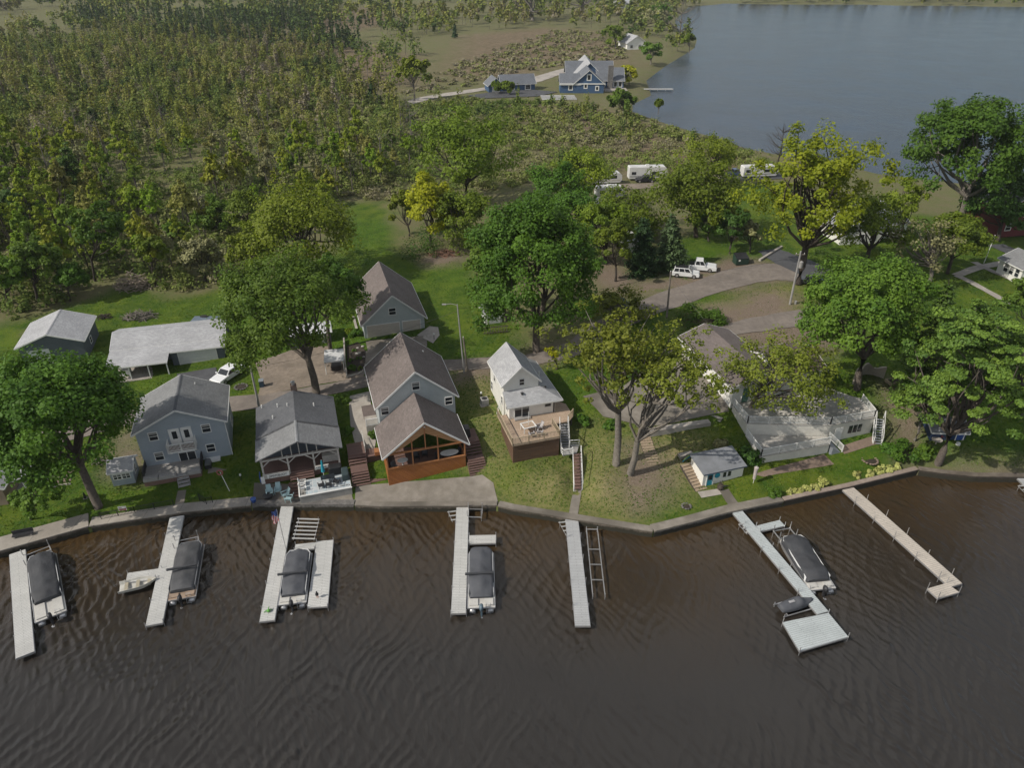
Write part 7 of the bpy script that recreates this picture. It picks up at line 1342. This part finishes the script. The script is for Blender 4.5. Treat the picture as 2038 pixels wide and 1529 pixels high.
# raised deck furniture
D2 = lambda x, y, z=.1: rot_w((-.75, 70.0, 4.7), ANG, (x, y, z))
pc = thing('pergola_table', 'white square table frame with benches on the raised tan deck', 'table', D2(1.9, -2.8), ANG + .1); MB().box(-.75, -.55, .68, .75, .55, .74).build('tabletop', TDECK, pc); MB().box(-.8, -.62, .74, .8, -.5, .8).box(-.8, .5, .74, .8, .62, .8).box(-.8, -.5, .74, -.68, .5, .8).box(.68, -.5, .74, .8, .5, .8).build('rim', WHITE, pc)
for x in (-.7, .7):
    for y in (-.5, .5): MB().bar((x, y, 0), (x, y, .7), .08, .08, (0, 1, 0)).build('leg', WHITE, pc)
MB().tube([(0, 0, .75), (0, 0, 2.6)], .03, 6).build('umbrella_pole', WHITE, pc)
GCH = pm('grey_sling', (.42, .40, .40), None, 3, .6)
chair('grey sling chair at the front of the raised deck, left one', D2(1.9, -4.1), ANG + 3.1, GCH, None, .9); chair('grey sling chair at the front of the raised deck, right one', D2(2.9, -4.0), ANG + 2.6, GCH, None, .9); chair('grey sling chair beside the deck table', D2(3.2, -2.9), ANG - 1.3, GCH, None, .9)
ac = thing('air_conditioner', 'white air conditioner unit on the grass left of the small white house', 'air conditioner', D2(-1.25, 5.0, -.5), ANG); MB().box(-.45, -.45, 0, .45, .45, .8).build('cabinet', GREYP, ac, False, .03); MB().lathe([(.34, 0), (.34, .03), (.05, .05)], (0, 0, .8), 14).build('fan_grille', BLACK, ac); MB().box(-.6, -.6, -.2, .6, .6, -.002).build('pad', CONCW, ac)
ld = thing('ladder', 'white folding ladder leaning on the left wall of the small white house', 'ladder', D2(-.35, 2.6, -.9), ANG); m_ = MB()
for y in (-.2, .2): m_.bar((0, y, 0), (.45, y, 2.0), .06)
for k in range(6): m_.bar((.07 * k + .05, -.2, .3 * k + .2), (.07 * k + .05, .2, .3 * k + .2), .04)
m_.build('frame', WHITE, ld)
# boathouse surroundings
kb = thing('paddle_board', 'blue and lime paddle board lying on its edge behind the boathouse', 'paddle board', tuple(P(1383, 914, 2.3)), R(20)); vs = []; n = 16
for s_ in (0, .12):
    for i in range(n + 1): t = i / n; vs += [(-1.6 + 3.2 * t, s_, .0 + .5 * math.sin(math.pi * t)), (-1.6 + 3.2 * t, s_, -.02 + .5 * math.sin(math.pi * t) + .42 * math.sin(math.pi * t) ** .5)]
k_ = 2 * (n + 1); fs = []
for i in range(n): a = 2 * i; fs += [(a, a + 2, a + 3, a + 1), (k_ + a + 1, k_ + a + 3, k_ + a + 2, k_ + a), (a + 1, a + 3, k_ + a + 3, k_ + a + 1), (a + 2, a, k_ + a, k_ + a + 2)]
MB().add(vs, fs).build('board', pm('board_blue', (.03, .17, .40), (.03, .30, .42), 1.5, .4, big=.1), kb)
MB().tube([(-1.5 + 3.0 * i / 12, -.02, .12 + .5 * math.sin(math.pi * (i / 12 * .94 + .03)) + .34 * math.sin(math.pi * (i / 12 * .94 + .03)) ** .5) for i in range(13)], .07, 6).build('lime_edge', pm('lime_edge', (.28, .42, .12), None, 3, .4), kb)
wu = thing('closed_umbrella', 'closed pinkish white umbrella on a stand right of the boathouse', 'umbrella', tuple(G(1499, 962)), 0); MB().tube([(0, 0, 0), (0, 0, 2.4)], .03, 6).build('pole', WHITE, wu); MB().lathe([(.02, 0), (.16, .1), (.2, 1.2), (.24, 1.7), (.02, 1.75)], (0, 0, .5), 9).build('canopy', pm('pink_white_cloth', (.50, .44, .43), None, 3, .8), wu)
br = thing('barrel_planter', 'wooden barrel planter with dry stems by the teal door', 'planter', tuple(G(1433, 974)), 0); MB().lathe([(.3, 0), (.36, .3), (.3, .62), (.05, .64)], (0, 0, 0), 12).build('barrel', DWOOD, br); MB().tube([(0, 0, .6), (.1, .05, 1.2)], .05, 5).tube([(0, 0, .6), (-.15, .05, 1.1)], .05, 5).tube([(0, 0, .6), (.2, -.1, 1.0)], .04, 5).build('dry_stems', DWOOD, br)
# under the pine
chair('red wooden chair in front of the navy shed', tuple(G(1873, 872)), .2, REDP); rt = MB().lathe([(.05, 0), (.6, .02), (.6, .1), (.05, .12)], (0, 0, .6), 14).tube([(0, 0, 0), (0, 0, .6)], .08, 6).build('round_table', CONCW); rt.location = G(1862, 884); single(rt, 'round pale table left of the pine trunk', 'table'); rt = MB().lathe([(.1, 0), (.25, .05), (.22, .35), (.02, .4)], (0, 0, 0), 10).build('white_bucket', WHITE); rt.location = G(1906, 886); single(rt, 'white bucket by the navy shed door', 'bucket')
# life ring pole on the left lawn, timber pile, tarps, brush
lr2 = thing('life_ring_post', 'leaning white post with a red and white life ring right of the grill', 'life ring', tuple(G(457, 978)), 0); MB().tube([(0, 0, 0), (-.55, .1, 2.6)], .04, 6).build('post', WHITE, lr2); MB().tube([(-.55 + .3 * math.cos(t), .0, 2.6 + .3 * math.sin(t)) for t in np.linspace(0, 6.28, 17)], .075, 7).build('ring', pm('ring_red', (.34, .10, .09), None, 3, .5), lr2)
def pile(label, px, R_, h_, n, m, seed, name='brush_pile', L=1.6):
    rg = np.random.default_rng(seed); o = MB(); p = G(*px)
    for k in range(n): a = rg.uniform(0, 6.28); r_ = R_ * rg.random() ** .6; c = Vector((math.cos(a) * r_, math.sin(a) * r_ * .6, h_ * (1 - r_ / R_) * rg.random() + .1)); b = rg.uniform(0, 3.14); d = Vector((math.cos(b), math.sin(b), rg.normal() * .25)) * L * rg.uniform(.4, 1) * .5; o.tube([c - d, c + d], [rg.uniform(.03, .1), rg.uniform(.02, .07)], 5)
    ob = o.build(name, m); ob.location = p; single(ob, label, 'brush pile')
pile('grey heap of logs and branches on the lawn behind the long barn', (280, 632), 2.6, 1.3, 90, BARKL, 1, L=2.4); pile('brown heap of cut brush at the end of the back lawn', (884, 506), 3.2, .8, 130, pm('red_brown_brush', (.24, .13, .09), (.16, .09, .06), 4, .9), 2, L=1.3); pile('small dark stump and roots left of the log heap', (208, 632), 1.3, .6, 30, BARKD, 3); pile('pale heap of dead reeds at the woods edge above the lawn', (268, 572), 3.4, 3.2, 160, pm('dead_reed', (.30, .25, .20), (.22, .18, .14), 4, .9), 4, L=3.2); pile('stack of firewood between the maple trunk and the garden shed', (205, 920), 1.0, .8, 40, BARKL, 5, 'firewood', 1.0)
tp_ = MB().box(-2.2, -1, 0, 2.2, 1, .5).build('tarp_stack', pm('blue_grey_tarp', (.13, .17, .21), (.1, .13, .17), 1.5, .6), None, False, .08); tp_.location = G(412, 640); single(tp_, 'blue grey tarp covered stack behind the right end of the long barn', 'tarp'); tp_ = MB().lathe([(.5, 0), (.6, .1), (.4, .2), (.1, .2)], (0, 0, 0), 10, 1.2, .7).build('tyre', RUB); tp_.location = G(408, 636) + Vector((0, 0, .5)); single(tp_, 'dark tyre lying on the tarp behind the long barn', 'tyre')
wr = thing('wood_rack', 'brown slatted wooden rack lying on the grass above the small white house', 'rack', tuple(G(985, 662)), .2); m_ = MB()
for k in range(9): m_.bar((-1.6 + .4 * k, -.5, .3), (-1.3 + .4 * k, .5, .7), .08)
m_.bar((-1.8, -.5, .25), (1.9, -.5, .25), .1).bar((-1.6, .5, .65), (2.1, .5, .65), .1).build('slats', DWOOD, wr)
# bollard lights, dog statue and odd yard things
for px, lb in (((958, 794), 'thin white path light on the grass left of the small white house'), ((864, 676), 'white path light on the grass right of the garage'), ((481, 958), 'white tap post on the lawn left of the cottage patio')):
    o = thing('path_light', lb, 'garden light', tuple(G(*px)), 0); MB().tube([(0, 0, -.1), (0, 0, .8)], .04, 6).build('stake', DRKM, o); MB().lathe([(.04, 0), (.12, .08), (.1, .25), (.02, .3)], (0, 0, .75), 8).build('lamp', WHITE, o)
st_d = thing('garden_statue', 'small black garden statue left of the big maple trunk', 'statue', tuple(G(170, 992)), .3); MB().lathe([(.12, 0), (.14, .1), (.12, .4), (.08, .55), (.1, .62), (.06, .76), (.01, .8)], (0, 0, 0), 9).build('figure', BLACK, st_d, True); MB().box(-.2, -.2, -.05, .2, .2, .02).build('base', CONCW, st_d)
rw = wallrun('thin concrete edging of a brown gravel plot under the big maple', [(91, 968), (98, 944)], .8, 1.25, .14, CONCW, 'edging', 'edging'); wallrun('front concrete edging of the brown gravel plot under the big maple', [(91, 969), (140, 962)], .8, 1.22, .14, CONCW, 'edging', 'edging')
drape('gravel_plot', gp([(92, 967), (99, 940), (150, 930), (140, 960)]), MAT['brown_pavers'], .05)

# -- grass tufts over the mown lawns
rg = np.random.default_rng(77); n = 240000; gxy = np.stack([rg.uniform(-75, 85, n), rg.uniform(54, 150, n)], 1); gxy = gxy[rg.random(n) < np.clip(75 / gxy[:, 1], 0, 1) ** 2]
gxy = gxy[gxy[:, 1] > shore(gxy[:, 0]) + np.where(gxy[:, 0] < -44, 2.5, 1.5)]; gxy = gxy[poly_sd(gxy, np.array(LAWN)) > .3]; ok = np.ones(len(gxy), bool)
for q in DRP: ok &= poly_sd(gxy, q) < -.12
for q in DIRT: ok &= (poly_sd(gxy, np.array(q)) < .5) | (rg.random(len(gxy)) < .12)
gxy = gxy[ok]; n = len(gxy); gzz = zt(gxy[:, 0], gxy[:, 1]); st_z = np.zeros(n)
for q in STRAW: st_z = np.maximum(st_z, np.clip(poly_sd(gxy, np.array(q)) / 3 + .3, 0, 1))
T = np.clip(vnoise(gxy[:, 0], gxy[:, 1], 4, 51) * .45 + rg.random(n) * .3 + st_z * .4 * (rg.random(n) < .6), 0, 1); nn = np.stack([rg.normal(size=n), rg.normal(size=n), np.full(n, .8)], 1)
GL = multi_leaf('lawn_blades', [(0, (.03, .070, .009)), (.4, (.068, .135, .012)), (.7, (.115, .16, .018)), (1, (.27, .23, .10))], .2)
V, Q = leaf_quads(np.stack([gxy[:, 0], gxy[:, 1], gzz + .035], 1), nn, rg.uniform(.07, .2, n), rg, .5); tag(np_mesh('lawn_grass', V, Q, GL, None, T), 'short uneven spring grass on the lawns', 'grass', kind='stuff')
# ------------------------------------------------------------------ camera, sun and sky
cam = bpy.data.cameras.new('camera'); co_ = bpy.data.objects.new('camera', cam); COL.objects.link(co_)
co_.location = (0, 0, CH); co_.rotation_euler = (math.pi / 2 - PIT, 0, 0); cam.sensor_width = 36; cam.lens = 36 * FPX / 2038
cam.clip_start = 1; cam.clip_end = 9000; SC.camera = co_
SUN_EL, SUN_AZ = R(40), math.atan2(-.92, -.39)     # the sun stands to the left and a little behind the camera
sl = bpy.data.lights.new('sun', 'SUN'); sl.energy = 4.7; sl.angle = R(.6); sl.color = (1, .93, .82)
so = bpy.data.objects.new('sun', sl); COL.objects.link(so)
sd = Vector((math.sin(SUN_AZ) * math.cos(SUN_EL), math.cos(SUN_AZ) * math.cos(SUN_EL), math.sin(SUN_EL)))
so.rotation_euler = sd.to_track_quat('Z', 'Y').to_euler(); so.location = (0, 0, 120)
W = bpy.data.worlds.new('World'); SC.world = W; W.use_nodes = True; nt = W.node_tree
sky = nt.nodes.new('ShaderNodeTexSky'); sky.sky_type = 'NISHITA'; sky.sun_disc = False; sky.sun_elevation = SUN_EL; sky.sun_rotation = SUN_AZ
sky.air_density = 1.0; sky.dust_density = 1.0; sky.ozone_density = 1.0
tc = nt.nodes.new('ShaderNodeTexCoord'); cm = nt.nodes.new('ShaderNodeMapping'); cm.inputs['Scale'].default_value = (1, 1, 2.4); nt.links.new(tc.outputs['Generated'], cm.inputs[0])
sz = nt.nodes.new('ShaderNodeSeparateXYZ'); nt.links.new(tc.outputs['Generated'], sz.inputs[0]); er = ramp(nt, sz.outputs[2], [(0, (.1, .1, .1)), (.2, (.34, .34, .34)), (.32, (.66, .66, .66)), (.6, (.6, .6, .6)), (.85, (.5, .5, .5)), (1, (.42, .42, .42))]); el = nd(nt, 'ShaderNodeMath', operation='SUBTRACT'); nt.links.new(er, el.inputs[0]); el.inputs[1].default_value = .5
ad = nd(nt, 'ShaderNodeMath', operation='ADD'); nt.links.new(noise(nt, cm.outputs[0], 2.3, 7, .6), ad.inputs[0]); nt.links.new(el.outputs[0], ad.inputs[1])
cl = ramp(nt, ad.outputs[0], [(.44, (0, 0, 0)), (.62, (.92, .92, .92))])       # unseen broken white cloud, banded thickest at mid height to brighten lake reflections
nt.links.new(mixc(nt, cl, sky.outputs[0], (10.5, 10.6, 10.8)), nt.nodes['Background'].inputs[0]); nt.nodes['Background'].inputs[1].default_value = .085
vs = SC.view_settings; vs.view_transform = 'Standard'; vs.look = 'None'; vs.gamma = 1; vs.use_curve_mapping = False; vs.exposure = -.2
SC.cycles.max_bounces = 6; SC.cycles.transparent_max_bounces = 8; SC.cycles.use_denoising = True
SC.cycles.use_adaptive_sampling = True; SC.cycles.adaptive_threshold = .02
# thin spring haze: one closed box of even air round the whole scene
hz = MB().box(-4200, -800, -4, 4200, 4200, 75).build('haze', None); hm = bpy.data.materials.new('haze'); hm.use_nodes = True; nt = hm.node_tree; nt.nodes.remove(nt.nodes['Principled BSDF'])
pv = nt.nodes.new('ShaderNodeVolumePrincipled'); pv.inputs['Color'].default_value = (.86, .92, 1, 1); pv.inputs['Density'].default_value = .00008; nt.links.new(pv.outputs[0], nt.nodes['Material Output'].inputs['Volume'])
hz.data.materials.append(hm); tag(hz, 'thin pale haze over the far woods and lake', 'haze', kind='stuff'); SC.cycles.volume_bounces = 0
